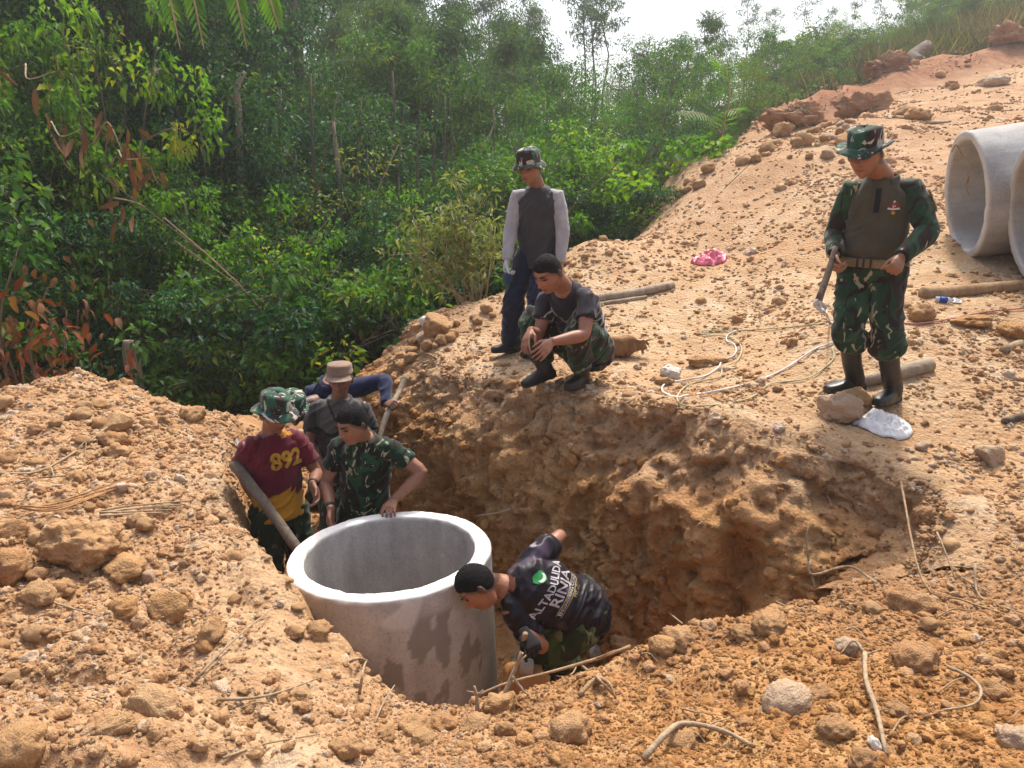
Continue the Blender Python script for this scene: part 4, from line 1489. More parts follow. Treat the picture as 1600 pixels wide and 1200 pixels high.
# ------------------------------------------------ 3 squatting soldier
def squatter():
    f, l = facing(38)
    hip = P(918, 546, 5.52)
    sh = P(886, 461, 5.30)
    J = skeleton(hip, sh, 34, 38, .095, .176, roll=.03)
    gl = G(908, 607); gr = np.array([P(850, 583, 5.42)[0], 5.42, 0]); gr[2] = ground_at(gr[0], gr[1])
    leg(J, 'L', P(878, 522, 5.02) - J['hipL'], gl + np.array([0, .02, 0]), .42, .40, .09)
    leg(J, 'R', P(775, 500, 5.40) - J['hipR'], gr, .42, .40, .11)
    arm2(J, 'L', P(862, 534, 4.93), l * .8 + np.array([0, .5, -.35]))
    arm2(J, 'R', P(829, 516, 5.10), -l * .2 + np.array([0, 0, -1]))
    head = head_of(857, 428, 5.10, 42, 30, 1.07)
    J['neck'] = sh + np.array([0, 0, .05]) + f * .03
    o = person("young man in dark striped tee squatting on the ledge with forearms on his knees", [hip[0], hip[1], gl[2]])
    T = Torso(J, .07)
    dl = unit(P(836, 562, 4.80) - J['wrL']); dr = unit(P(814, 550, 4.98) - J['wrR'])
    hands = {'L': (dl, unit(l * .7 - np.array([0, .4, -.5])), unit(f + np.array([.2, 0, .3])), dict(curl=(18, 28, 18), thumb=.5)),
             'R': (dr, unit(-l * .3 + f * .8 + np.array([0, 0, .4])), unit(l), dict(curl=(15, 22, 15), thumb=.5))}
    build_body(o, J, T, head, hands, (.310, .140, .085), 1.02)
    hair_obj(head[0], head[1], head[2], o, .007, .010)
    tee = make_cloth("dark_printed_tee", (.016, .015, .024), attr=True)
    tc, tl, tf, tu = T.at(.7)
    def paint(me):
        p = co_of(me)
        d = p - tc
        x, y, z = d @ tl, d @ tf, d @ tu
        n = noise(p * 9)
        col = np.tile(np.array([.016, .015, .024]), (len(p), 1)); a = np.zeros(len(p))
        # thin pale lines across the upper arm, running over the shoulder
        sdist = np.linalg.norm(p - J['shL'], axis=1)
        w = (np.abs(((z + .35 * x + .02 * n) % .048) - .024) < .0062) & (np.abs(x) > .09) & (z > -.10) & (z < .12)
        col[w] = (.40, .38, .33); a[w] = .9
        w2 = (np.abs(z - .02 - np.abs(x) * 1.1 + .01 * n) < .009) & (np.abs(x) < .10) & (y > 0)
        col[w2] = (.34, .31, .24); a[w2] = .85
        bl = (noise(p * np.array([16, 16, 7]) + 3) > .12) & (x > .06) & (z < -.06) & (y < .05)
        col[bl] = (.34, .30, .33); a[bl] = .8
        pu = noise(p * 6 + 20) > .25
        w3 = pu & (a == 0); col[w3] = (.035, .022, .04); a[w3] = .8
        color_attr(me, np.hstack([col, a[:, None]]))
    sh_o = build_shirt(o, J, T, tee, short=.58, hem=-.16, fold=.008, seed=11, post=paint, voxel=.006)
    build_trousers(o, J, T, M['camo_mottled'], top=.02, r=(.118, .112, .104, .094, .088, .090, .094, .084, .062), end=.86, fold=.011, seed=12)
    build_shoe(o, J['anL'], (-.55, -.83), M['leather'], .28, "boot", J['anL'] + (J['knL'] - J['anL']) * .30, (.056, .058))
    build_shoe(o, J['anR'], (-.9, -.45, -.25), M['leather'], .28, "boot", J['anR'] + (J['knR'] - J['anR']) * .30, (.056, .058))
    lens('squatter', J, head)

# ------------------------------------------------ 4 man bending in the pit
def bender():
    shL, shR = P(794, 957, 3.76), P(834, 868, 3.98)
    sh = (shL + shR) / 2
    hip = P(911, 950, 4.06)
    ls = unit(shL - shR)
    J = skeleton(hip, sh, 0, 0, .09, .172, hl=unit(np.array([-.05, -.80, -.45])), sl=ls)
    fz = floor_z(0, 4)
    leg(J, 'L', np.array([-1, -.1, .1]), np.array([.36, 3.94, fz]), .42, .42)
    leg(J, 'R', np.array([-1, 0, .1]), np.array([.44, 4.24, fz]), .42, .42)
    arm2(J, 'L', P(820, 988, 3.64), np.array([.5, -.2, -.6]))
    J['elR'] = P(876, 836, 4.17); J['wrR'] = P(852, 862, 4.36)
    head = (P(748, 917, 3.72), head_frame(unit([-.62, -.18, -.72]), unit([-.62, .05, .62])), 1.03)
    J['neck'] = P(774, 914, 3.81)
    o = person("man in black printed shirt bending over beside the concrete ring", [.3, 4.0, fz])
    T = Torso(J, .045)
    hands = {'L': (unit(P(827, 1000, 3.60) - J['wrL']), unit([.3, -.9, .2]), unit([-.3, 0, .8]), dict(curl=(70, 75, 45), thumb=.2)),
             'R': (unit([-.15, .4, -.9]), unit([.2, .8, .5]), unit([0, -.4, .9]), dict(curl=(30, 30, 20), thumb=.4))}
    build_body(o, J, T, head, hands, (.31, .145, .088))
    hair_obj(head[0], head[1], head[2], o, .011, .013)
    a = Acc(); add_hand(a, J['wrL'], hands['L'][0], hands['L'][1], hands['L'][2], (70, 75, 45), .2, 1.1)
    remesh("glove", a, .005, 1, make_cloth("black_glove_cloth", (.010, .010, .011)), o)
    tee = make_cloth("black_marbled_jersey", (.014, .011, .017), .42, attr=True, sheen=.05)
    tc, tl, tf, tu = T.at(.6)
    def paint(me):
        p = co_of(me); d = p - tc
        x, z = d @ tl, d @ tu
        q = p + .12 * np.stack([noise(p * 4), noise(p * 4 + 9), noise(p * 4 + 19)], 1)
        v = np.abs(noise(q * 7 + 2)); w = 1 - np.abs(noise(q * 4.2 + 40)) * 12
        col = np.tile(np.array([.014, .011, .017]), (len(p), 1)); a = np.zeros(len(p))
        pu = sm(.25, .5, noise(q * 5 + 11))
        col = col + pu[:, None] * np.array([.045, .030, .05]); a = np.maximum(a, pu)
        arm = (x < -.17) | (z < -.20)
        st = sm(.55, .9, w) * np.where(arm, 1, .25) * sm(-.1, .2, noise(p * 9 + 77))
        col = col * (1 - st[:, None]) + st[:, None] * np.array([.32, .28, .33]); a = np.maximum(a, st)
        color_attr(me, np.hstack([col, a[:, None]]))
    s_o = build_shirt(o, J, T, tee, short=.62, hem=-.16, fold=.009, seed=15, post=paint, voxel=.0065)
    # print on the back, reading up the back from the near shoulder to the far one
    U = -ls                                       # along the lines of text: from left shoulder to right shoulder
    back = -T.at(.62)[2]
    Vd = T.at(.62)[3]                             # towards the neck = top of the letters
    org = lambda fr, dx=0: T.at(fr)[0] + back * .1 + U * dx
    wh = make_cloth("white_print", (.46, .44, .46), .8, var=.35); go = make_cloth("gold_print", (.50, .36, .12), .7)
    for txt, size, fr, dx, m, bold, sx in (("ALTADULIDA", .064, .80, -.012, wh, .0014, .90), ("RINJA", .094, .655, .006, wh, .0016, .98), ("ENGINEERING CORPS", .028, .525, -.010, wh, .0006, .95), ("EST - II", .024, .455, .015, go, .0006, 1.1)):
        v, fc = text_mesh(txt, size, bold, 2, .008, sx)
        print_on(o, s_o, "back_lettering", v, fc, org(fr, dx), U, Vd, back, m, .003)
    for fr in (.562, .488):
        gv = [((i / 24 - .5) * .27 - .012, dy) for dy in (-.0022, .0022) for i in range(25)]
        gf = [(i, i + 1, 26 + i, 25 + i) for i in range(24)]
        print_on(o, s_o, "back_rule", gv, gf, org(fr), U, Vd, back, go, .003)
    sv, sf = disc2d(lambda t: .042 * (1 - .18 * max(0, -math.sin(t)) * abs(math.cos(t)) * 2) * (.86 if math.sin(t) > .6 else 1), 40, 6)
    print_on(o, s_o, "back_emblem", sv, sf, org(.99, .02), U, Vd, back, make_cloth("green_emblem", (.015, .21, .05), .6), .004)
    cr = [(.031 * math.cos(t), .030 * math.sin(t)) for t in np.linspace(math.radians(195), math.radians(345), 16)]
    ci = [(.028 * math.cos(t), .014 + .024 * math.sin(t)) for t in np.linspace(math.radians(205), math.radians(335), 16)]
    print_on(o, s_o, "emblem_crescent", cr + ci, [(i, i + 1, 17 + i, 16 + i) for i in range(15)], org(.99, .02), U, Vd, back, make_cloth("pale_emblem", (.55, .66, .56), .6), .0065)
    build_trousers(o, J, T, M['camo_olive'], top=-.02, r=(.118, .112, .104, .096, .092, .092, .09, .085, .075), end=.95, fold=.011, seed=16)
    for sd in 'LR':
        build_shoe(o, J['an' + sd], (-1, -.1), M['rubber'], .28, "boot", J['an' + sd] + (J['kn' + sd] - J['an' + sd]) * .6, (.056, .062))
    lens('bender', J, head)
    top = J['wrL'] + hands['L'][0] * .07 + np.array([-.03, 0, .05])
    bot = np.array([top[0] - .02, top[1] + .02, fz + .30]); bot = P(806, 1052, 3.66)
    v, fc = tube([top + (top - bot) * .02, top * .5 + bot * .5, bot], [.014, .0145, .016], 12, 4)
    tag(wobj("tool_handle", v, fc, M['wood']), "wooden tool handle held by the bending man beside the ring", "tool")

# ------------------------------------------------ 5 man in maroon shirt
def maroon():
    f, l = facing(-38)
    hip = P(437, 792, 5.02)
    sh = P(425, 688, 5.00)
    J = skeleton(hip, sh, -38, -36, .092, .178)
    fz = ground_at(*hip[:2])
    for sd, k in (('L', 1), ('R', -1)):
        q = hip + l * .10 * k; leg(J, sd, f, np.array([q[0], q[1], floor_z(q[0], q[1])]), .42, .42)
    arm2(J, 'L', P(488, 757, 4.86), l * .6 - f * .8 + np.array([0, 0, -.2]))
    arm2(J, 'R', P(405, 790, 4.92), -l * .12 - f)
    head = head_of(429, 647, 4.95, -46, 14, 1.06)
    J['neck'] = sh + np.array([0, 0, .05])
    o = person("man in maroon shirt numbered 892 standing in the trench left of the ring", [hip[0], hip[1], floor_z(hip[0], hip[1])])
    T = Torso(J, .02)
    hands = {'L': (unit(P(497, 782, 4.80) - J['wrL']), unit(l - f * .3), f, dict(curl=(25, 32, 20), thumb=.4)), 'R': (unit([.2, -.2, -1]), unit(-l * .5 + f), l, dict(curl=(45, 50, 30)))}
    build_body(o, J, T, head, hands, (.235, .110, .070))
    hair_obj(head[0], head[1], head[2], o, .005, .002)
    tee = make_cloth("maroon_jersey", (.105, .008, .020), attr=True)
    tc, tl, tf, tu = T.at(.5)
    def paint(me):
        p = co_of(me); d = p - tc
        x, y, z = d @ tl, d @ tf, d @ tu
        fl = noise(np.stack([(x * .8 + z * .5) * 5, (z - x * .9) * 26, y * 3], 1))
        w = sm(-.05, .25, fl + 1.8 * sm(-.02, -.17, z) - 1.22 + .8 * np.exp(-((x + .02) / .12) ** 2) * (z < .02)) * (y > -.02) * sm(.0, -.06, z - .25 * x)
        col = np.tile(np.array([.50, .235, .018]), (len(p), 1))
        ln = (z > .28) & (x > .03) & (x < .12) & (noise(p * 20) > .1)
        a = np.clip(w + ln * .8, 0, 1)
        color_attr(me, np.hstack([col, a[:, None]]))
    s_o = build_shirt(o, J, T, tee, short=.66, hem=-.13, fold=.007, seed=21, post=paint, voxel=.0065)
    v, fc = text_mesh("892", .150, .006, 3, .008, 1.0)
    c, cl, cf, cu = T.at(.80)
    print_on(o, s_o, "number_print", v, fc, c + cf * .1 + cl * .045, cl, cu, cf, make_cloth("yellow_print", (.44, .235, .022), .8, var=.3), .0035)
    build_trousers(o, J, T, M['camo_dark'], top=.03, fold=.010, seed=22, r=(.108, .104, .094, .085, .084, .084, .084, .076, .062))
    for sd in 'LR': build_shoe(o, J['an' + sd], f, M['leather'], .27, "boot", J['an' + sd] + (J['kn' + sd] - J['an' + sd]) * .3)
    w = J['wrL']; d = unit(J['elL'] - w)
    v, fc = tube([w + d * .012, w + d * .036], [.033, .034], 18)
    wt = wobj("wristwatch", v, fc, M['leather'], o)
    boonie(o, head, M['camo_hat'], .052, .022, .100, .6, .012)
    lens('maroon', J, head)

# ------------------------------------------------ 6 man leaning on the rim
def rim_man():
    f, l = facing(20)
    hip = P(572, 794, 5.10)
    sh = P(569, 694, 4.93)
    J = skeleton(hip, sh, 12, 12, .092, .178)
    for sd, k in (('L', 1), ('R', -1)):
        q = hip + l * .11 * k + np.array([0, .05, 0]); leg(J, sd, f, np.array([q[0], q[1], floor_z(q[0], q[1])]), .42, .42)
    hand_c = P(613, 799, 4.715)
    arm2(J, 'L', P(616, 781, 4.775), l * .9 + np.array([0, .4, .05]), .29, .26)
    arm2(J, 'R', P(517, 795, 4.72), -l * .7 - f * .6, .29, .26)
    head = head_of(552, 664, 4.78, 42, 18, 1.07)
    J['neck'] = sh + np.array([0, 0, .05]) + f * .02
    o = person("man in camouflage tee resting a hand on the rim of the concrete ring", [hip[0], hip[1], floor_z(hip[0], hip[1])])
    T = Torso(J, .02)
    dl = unit(np.array([-.16, -.92, -.22]))
    hands = {'L': (dl, np.array([0, -.25, 1]), np.array([-1, 0, 0]), dict(curl=(22, 62, 30), thumb=.8, spread=1.7, fing=[(24, 60, 25), (30, 58, 25), (26, 62, 25), (20, 64, 30)])),
             'R': (unit([0, -.25, -1]), -l, f, dict(curl=(35, 40, 25), thumb=.3))}
    build_body(o, J, T, head, hands, (.275, .128, .078), 1.04)
    hair_obj(head[0], head[1], head[2], o, .010, .013)
    build_shirt(o, J, T, make_camo("camouflage_tee_cloth", ((.012, .055, .026), (.010, .009, .009), (.006, .022, .012), (.30, .29, .19)), 7.5), short=.60, hem=-.2, fold=.007, seed=25)
    build_trousers(o, J, T, M['camo_dark'], top=.0, fold=.009, seed=26)
    for sd in 'LR': build_shoe(o, J['an' + sd], f, M['leather'], .27, "boot", J['an' + sd] + (J['kn' + sd] - J['an' + sd]) * .3)
    w = J['wrR']; d = unit(J['elR'] - w)
    v, fc = tube([w + d * .012, w + d * .036], [.032, .033], 18)
    wobj("wristwatch", v, fc, M['leather'], o)
    lens('rim_man', J, head)

# ------------------------------------------------ 7 man in grey tee and tan cap
def grey_man():
    f, l = facing(-6)
    hip = P(536, 738, 5.85)
    sh = P(531, 633, 5.80)
    J = skeleton(hip, sh, -4, -4, .092, .182)
    for sd, k in (('L', 1), ('R', -1)):
        q = hip + l * .11 * k; leg(J, sd, f, np.array([q[0], q[1], floor_z(q[0], q[1])]), .43, .42)
    arm2(J, 'R', P(507, 735, 5.66), -l - f * .5); arm2(J, 'L', P(575, 740, 5.7), l - f * .5)
    head = head_of(532, 594, 5.70, -4, 6, 1.06)
    J['neck'] = sh + np.array([0, 0, .05])
    o = person("man in dark grey tee and tan cap standing in the trench behind the others", [hip[0], hip[1], floor_z(hip[0], hip[1])])
    T = Torso(J, .01)
    hands = {'R': (unit([.1, -.3, -1]), unit(-l + f * .4), f, dict(curl=(40, 45, 30), thumb=.4)), 'L': (unit([0, -.3, -1]), l, f, dict(curl=(40, 45, 30)))}
    build_body(o, J, T, head, hands, (.215, .105, .070))
    hair_obj(head[0], head[1], head[2], o, .004, .002)
    tee = make_cloth("dark_grey_tee", (.030, .028, .028), attr=True)
    tc, tl, tf, tu = T.at(.78)
    def paint(me):
        p = co_of(me); d = p - tc
        x, y, z = d @ tl, d @ tf, d @ tu
        wv = .025 * np.sin(x * 26) + .03 * x
        top = (z > wv - .02) & (y > 0) & (np.abs(x) < .17)
        edge = (np.abs(z - wv + .035) < .016) & (y > 0)
        v = (np.abs(np.abs(x) * 1.9 - (z - .03)) < .016) & (z > .02) & (y > 0)
        col = np.tile(np.array([.030, .028, .028]), (len(p), 1)); a = np.zeros(len(p))
        col[top] = (.085, .080, .075); a[top] = 1
        col[edge | v] = (.012, .011, .012); a[edge | v] = 1
        color_attr(me, np.hstack([col, a[:, None]]))
    build_shirt(o, J, T, tee, short=.66, hem=-.16, fold=.007, seed=31, post=paint, voxel=.0065)
    build_trousers(o, J, T, M['camo_dark'], top=.0, fold=.009, seed=32)
    for sd in 'LR': build_shoe(o, J['an' + sd], f, M['leather'], .27, "boot", J['an' + sd] + (J['kn' + sd] - J['an' + sd]) * .3)
    patrol_cap(o, head, make_cloth("tan_cap_cloth", (.235, .155, .110)))
    lens('grey_man', J, head)

# ------------------------------------------------ 8 man in navy shirt behind, gripping a pole
def navy_man():
    f, l = facing(14)
    hip = P(528, 712, 6.45)
    sh = P(518, 608, 6.20)
    J = skeleton(hip, sh, 10, 8, .092, .180, roll=.10)
    for sd, k in (('L', 1), ('R', -1)):
        q = hip + l * .12 * k + np.array([0, .15, 0]); leg(J, sd, f, np.array([q[0], q[1], floor_z(q[0], q[1])]), .43, .42)
    arm2(J, 'L', P(603, 630, 6.0), l * .5 + np.array([0, .3, .25]), .29, .25)
    arm2(J, 'R', P(492, 720, 5.95), -l - f * .3)
    head = head_of(460, 640, 5.95, -20, 20, 1.04)
    J['neck'] = sh * .55 + head[0] * .45 + np.array([0, 0, -.03])
    o = person("man in navy long sleeves and camouflage hat leaning behind the others, gripping a pole", [hip[0], hip[1], floor_z(hip[0], hip[1])])
    T = Torso(J, .05)
    hands = {'L': (unit([.6, -.7, .15]), unit([-.3, -.5, .8]), unit([-.2, 0, 1]), dict(curl=(65, 70, 45), thumb=.3)), 'R': (unit([0, -.3, -1]), -l, f, dict(curl=(40, 45, 30)))}
    build_body(o, J, T, head, hands, (.20, .10, .068))
    hair_obj(head[0], head[1], head[2], o, .004, .002)
    build_shirt(o, J, T, make_cloth("navy_jersey", (.013, .019, .062)), short=2, hem=-.15, fold=.008, seed=35)
    build_trousers(o, J, T, M['camo_dark'], top=.0, fold=.009, seed=36)
    for sd in 'LR': build_shoe(o, J['an' + sd], f, M['leather'], .27, "boot", J['an' + sd] + (J['kn' + sd] - J['an' + sd]) * .3)
    boonie(o, head, M['camo_hat'], .052, .022, .096, 3.3, .012)
    lens('navy', J, head)
    # the pole he grips, standing against the cut bank
    top, bot = P(634, 586, 6.25), P(592, 690, 5.80)
    g = J['wrL'] + hands['L'][0] * .085
    bot2 = bot + (bot - top) * .8
    v, fc = tube([top, P(624, 612, 6.15), P(607, 642, 5.93), P(594, 680, 5.80), P(580, 740, 5.62)], [.022, .023, .022, .021, .021], 12, 5)
    tag(wobj("wooden_pole", v + .003 * noise(v * 18)[:, None], fc, M['bark_pale']), "pale bent pole leaning on the cut bank, gripped by the man in navy sleeves", "pole")

M['bark_grey'] = make_bark("grey_bark", (.10, .075, .055), (.20, .16, .125), 22)
M['bark_pale'] = make_bark("pale_bark", (.22, .165, .115), (.42, .34, .25), 18)
M['wood'] = make_bark("weathered_wood", (.23, .14, .075), (.38, .26, .15), 16)
for fn in (soldier, raglan, squatter, bender, maroon, rim_man, grey_man, navy_man):
    fn()
print("\n".join(REPORT))

# ================================================================== VEGETATION: shapes
M['leaf_dark'] = make_leaf("dark_jungle_leaf", [(0, (.010, .042, .024)), (.35, (.018, .074, .034)), (.7, (.042, .130, .036)), (.92, (.11, .20, .022)), (1, (.20, .20, .02))], .30)
M['leaf_mid'] = make_leaf("green_leaf", [(0, (.018, .062, .020)), (.4, (.040, .120, .022)), (.75, (.085, .18, .022)), (.95, (.16, .235, .022)), (1, (.26, .23, .02))], .36)
M['leaf_bright'] = make_leaf("bright_leaf", [(0, (.035, .105, .014)), (.5, (.085, .20, .016)), (.85, (.16, .27, .02)), (1, (.28, .28, .03))], .42)
M['leaf_grey'] = make_leaf("grey_green_leaf", [(0, (.028, .068, .034)), (.5, (.058, .125, .048)), (1, (.13, .19, .06))], .36)
M['leaf_olive'] = make_leaf("pale_olive_leaf", [(0, (.06, .085, .03)), (.5, (.13, .16, .06)), (1, (.27, .28, .12))], .34)
M['leaf_dry'] = make_leaf("dry_brown_leaf", [(0, (.045, .020, .010)), (.5, (.14, .06, .025)), (1, (.26, .14, .06))], .22, .8)
M['leaf_rust'] = make_leaf("rusty_leaf", [(0, (.05, .012, .006)), (.5, (.17, .040, .014)), (1, (.32, .11, .035))], .25, .8)
M['grass'] = make_leaf("grass_blade", [(0, (.05, .075, .02)), (.5, (.12, .145, .045)), (.8, (.21, .20, .085)), (1, (.32, .27, .15))], .30, .7)
M['grass_dry'] = make_leaf("dry_grass_blade", [(0, (.11, .085, .045)), (.5, (.22, .17, .10)), (1, (.36, .29, .19))], .25, .8)
M['bark'] = make_bark("dark_bark", (.035, .028, .02), (.10, .082, .062), 20)
M['bark_mid'] = make_bark("brown_bark", (.075, .06, .042), (.19, .155, .115), 20)
M['straw'] = make_bark("dead_stem", (.26, .185, .115), (.44, .335, .22), 20)

def leaves(c, ax, L, W, rs, fold=.25, droop=.25, up=None):
    """kite leaves: base c, axis ax, length L, width W -> verts, tris"""
    n = len(c)
    ax = ax / (np.linalg.norm(ax, axis=1)[:, None] + 1e-9)
    r = rs.normal(size=(n, 3)) * .55 + (np.array([0, 0, 1.]) if up is None else up)
    side = np.cross(ax, r); side /= np.linalg.norm(side, axis=1)[:, None] + 1e-9
    nor = np.cross(side, ax)
    L, W = L[:, None], W[:, None]
    mid = c + ax * L * .45
    a = mid + side * W * .5 + nor * W * fold
    b = mid - side * W * .5 + nor * W * fold
    tip = c + ax * L + np.array([0, 0, -1.]) * L * droop
    V = np.stack([c, a, tip, b], 1).reshape(-1, 3)
    i = np.arange(n)[:, None] * 4
    F = np.concatenate([i + np.array([0, 1, 2]), i + np.array([0, 2, 3])], 1).reshape(-1, 3)
    return V, F

def leaf_mesh(name, parts, rs, m):
    V, F, C, k = [], [], [], 0
    for v, f, t in parts:
        V.append(v); F.append(f + k); k += len(v)
        C.append(np.repeat(np.clip(t, 0, 1), 4))
    V, F, C = np.concatenate(V), np.concatenate(F), np.concatenate(C)
    me = mesh_of(name, V, F, smooth=False)
    color_attr(me, np.stack([C, C, C, C * 0 + 1], 1))
    me.materials.append(m)
    return me

def cluster(ctrs, radii, per, L, W, rs, tone=.5, spread=.22, out=.6, droop=.25, squash=.7, tonez=.0):
    """leaves on the outside of small clumps"""
    n = len(ctrs) * per
    ci = np.repeat(np.arange(len(ctrs)), per)
    d = rs.normal(size=(n, 3)); d /= np.linalg.norm(d, axis=1)[:, None]
    rr = radii[ci] * rs.uniform(.25, 1, n) ** .6
    p = ctrs[ci] + d * rr[:, None] * np.array([1, 1, squash])
    ax = d * out + rs.normal(size=(n, 3)) * .6 + np.array([0, 0, -.15])
    l = L * rs.uniform(.6, 1.25, n)
    v, f = leaves(p, ax, l, l * W * rs.uniform(.8, 1.2, n), rs, droop=droop)
    t = tone + (rs.normal(size=len(ctrs)) * spread * .6)[ci] + rs.normal(size=n) * spread * .6
    return v, f, t

def merge_tubes(lst):
    a = Acc()
    for q in lst: a.add(*q)
    return a.get()

def make_tree(seed, h, cr, base, nl, clumps, per, L, W, leafm, bark, tr=.07, tone=.45, spread=.25, crad=.42, lean=.08, twigs=True, squash=.75, droop=.3, stems=1, top_bias=1.0):
    rs = np.random.RandomState(seed)
    tubes, tips = [], []
    for s in range(stems):
        off = np.array([0, 0, 0]) if stems == 1 else np.append(rs.normal(size=2) * .12 * cr, 0)
        ln = rs.normal(size=2) * lean * h + (0 if stems == 1 else rs.normal(size=2) * cr * .45)
        pts = np.array([off + np.array([ln[0] * t ** 1.5 + .02 * h * rs.normal() * t, ln[1] * t ** 1.5 + .02 * h * rs.normal() * t, h * .93 * t]) for t in np.linspace(0, 1, 7)])
        r0 = tr / math.sqrt(stems)
        rad = r0 * (1 - .85 * np.linspace(0, 1, 7)) + .004
        tubes.append(tube(pts, rad, 7, 2))
        for k in range(max(2, nl // stems)):
            t = base + (1 - base) * (k + rs.uniform(0, 1)) / (nl / stems)
            t = min(t, .98)
            o = np.array([np.interp(t, np.linspace(0, 1, 7), pts[:, i]) for i in range(3)])
            a = rs.uniform(0, 6.28)
            env = cr * (.35 + .65 * math.sin(math.pi * min(1, (t - base) / (1.0001 - base) * .8 + .18)))
            ln_ = env * rs.uniform(.55, 1.1)
            dz = ln_ * rs.uniform(.1, .75)
            e = o + np.array([math.cos(a) * ln_, math.sin(a) * ln_, dz])
            m = o * .5 + e * .5 + np.array([0, 0, .10 * ln_]) + rs.normal(size=3) * .06 * ln_
            tubes.append(tube([o, m, e], [r0 * .35 * (1 - t) + .010, r0 * .2 * (1 - t) + .007, .004], 5, 3))
            for q in range(max(1, clumps // nl)):
                u = rs.uniform(.35, 1.05)
                c = o * (1 - u) + e * u + rs.normal(size=3) * np.array([.16, .16, .12]) * cr
                tips.append(c)
                if twigs: tubes.append(tube([m * .6 + e * .4 if u > .5 else m, c], [.006, .003], 4))
        tips.append(pts[-1] + np.array([0, 0, .02 * h]))
    tips = np.array(tips)
    radii = crad * rs.uniform(.55, 1.25, len(tips))
    lv = [cluster(tips, radii, per, L, W, rs, tone, spread, droop=droop, squash=squash)]
    tv, tf = merge_tubes(tubes)
    tm = mesh_of("trunk", tv, tf); tm.materials.append(bark)
    cm = leaf_mesh("crown", lv, rs, leafm)
    return dict(trunk=tm, crown=cm, h=float(np.percentile(lv[0][0][:, 2], 99.5)))

def make_fern(seed, n, L, m, bark, nl=26, lw=.16, arch=.7, tone=.6, W=.14):
    """arching fronds with leaflets along each rib"""
    rs = np.random.RandomState(seed)
    tubes, parts = [], []
    for k in range(n):
        a = rs.uniform(0, 6.28); l = L * rs.uniform(.7, 1.1); el = rs.uniform(.5, 1.3)
        d = np.array([math.cos(a), math.sin(a), 0])
        ts = np.linspace(0, 1, nl)
        pts = np.array([d * l * (t * math.cos(el) + .25 * t * t) + np.array([0, 0, l * (t * math.sin(el) - arch * t * t * .8)]) for t in ts])
        tubes.append(tube(pts[::3], np.linspace(.010, .003, len(pts[::3])), 4, 1))
        tg = np.gradient(pts, axis=0); tg /= np.linalg.norm(tg, axis=1)[:, None]
        sd = np.cross(tg, np.array([0, 0, 1.])); sd /= np.linalg.norm(sd, axis=1)[:, None] + 1e-9
        for s in (-1, 1):
            ll = lw * L * np.sin(np.pi * (ts * .85 + .12)) * rs.uniform(.85, 1.1, nl)
            v, f = leaves(pts[2:], (sd * s + tg * .55)[2:] + rs.normal(size=(nl - 2, 3)) * .08, ll[2:], ll[2:] * W, rs, .1, .35)
            parts.append((v, f, tone + rs.normal(size=nl - 2) * .1))
    tv, tf = merge_tubes(tubes)
    tm = mesh_of("rib", tv, tf); tm.materials.append(bark)
    cm = leaf_mesh("fronds", parts, rs, m)
    return dict(trunk=tm, crown=cm, h=float(cm_h(parts)))

def cm_h(parts): return np.percentile(np.concatenate([q[0][:, 2] for q in parts]), 99)

def make_grass(seed, n, h, spread, m, wid=.014, tone=.5):
    rs = np.random.RandomState(seed)
    c = np.stack([rs.normal(size=n) * spread, rs.normal(size=n) * spread, np.zeros(n)], 1)
    ax = np.stack([rs.normal(size=n) * .33, rs.normal(size=n) * .33, np.ones(n)], 1)
    L = h * rs.uniform(.45, 1.15, n)
    v, f = leaves(c, ax, L, L * 0 + wid, rs, .05, .12)
    t = tone + rs.normal(size=n) * .22
    return leaf_mesh("blades", [(v, f, t)], rs, m), h

def make_tangle(seed, n, h, w, m):
    """dead hanging vines and sticks"""
    rs = np.random.RandomState(seed)
    tb = []
    for k in range(n):
        x, y = rs.normal(size=2) * w
        p = np.array([x, y, 0]); pts = [p]
        d = np.append(rs.normal(size=2) * .35, 1)
        for q in range(5):
            p = p + d * h / 5 * rs.uniform(.6, 1.2); d = d + rs.normal(size=3) * np.array([.3, .3, .15]); pts.append(p)
        tb.append(tube(pts, np.linspace(.016, .005, len(pts)) * rs.uniform(.5, 1.3), 5, 2))
    v, f = merge_tubes(tb)
    me = mesh_of("stems", v, f); me.materials.append(m)
    return me

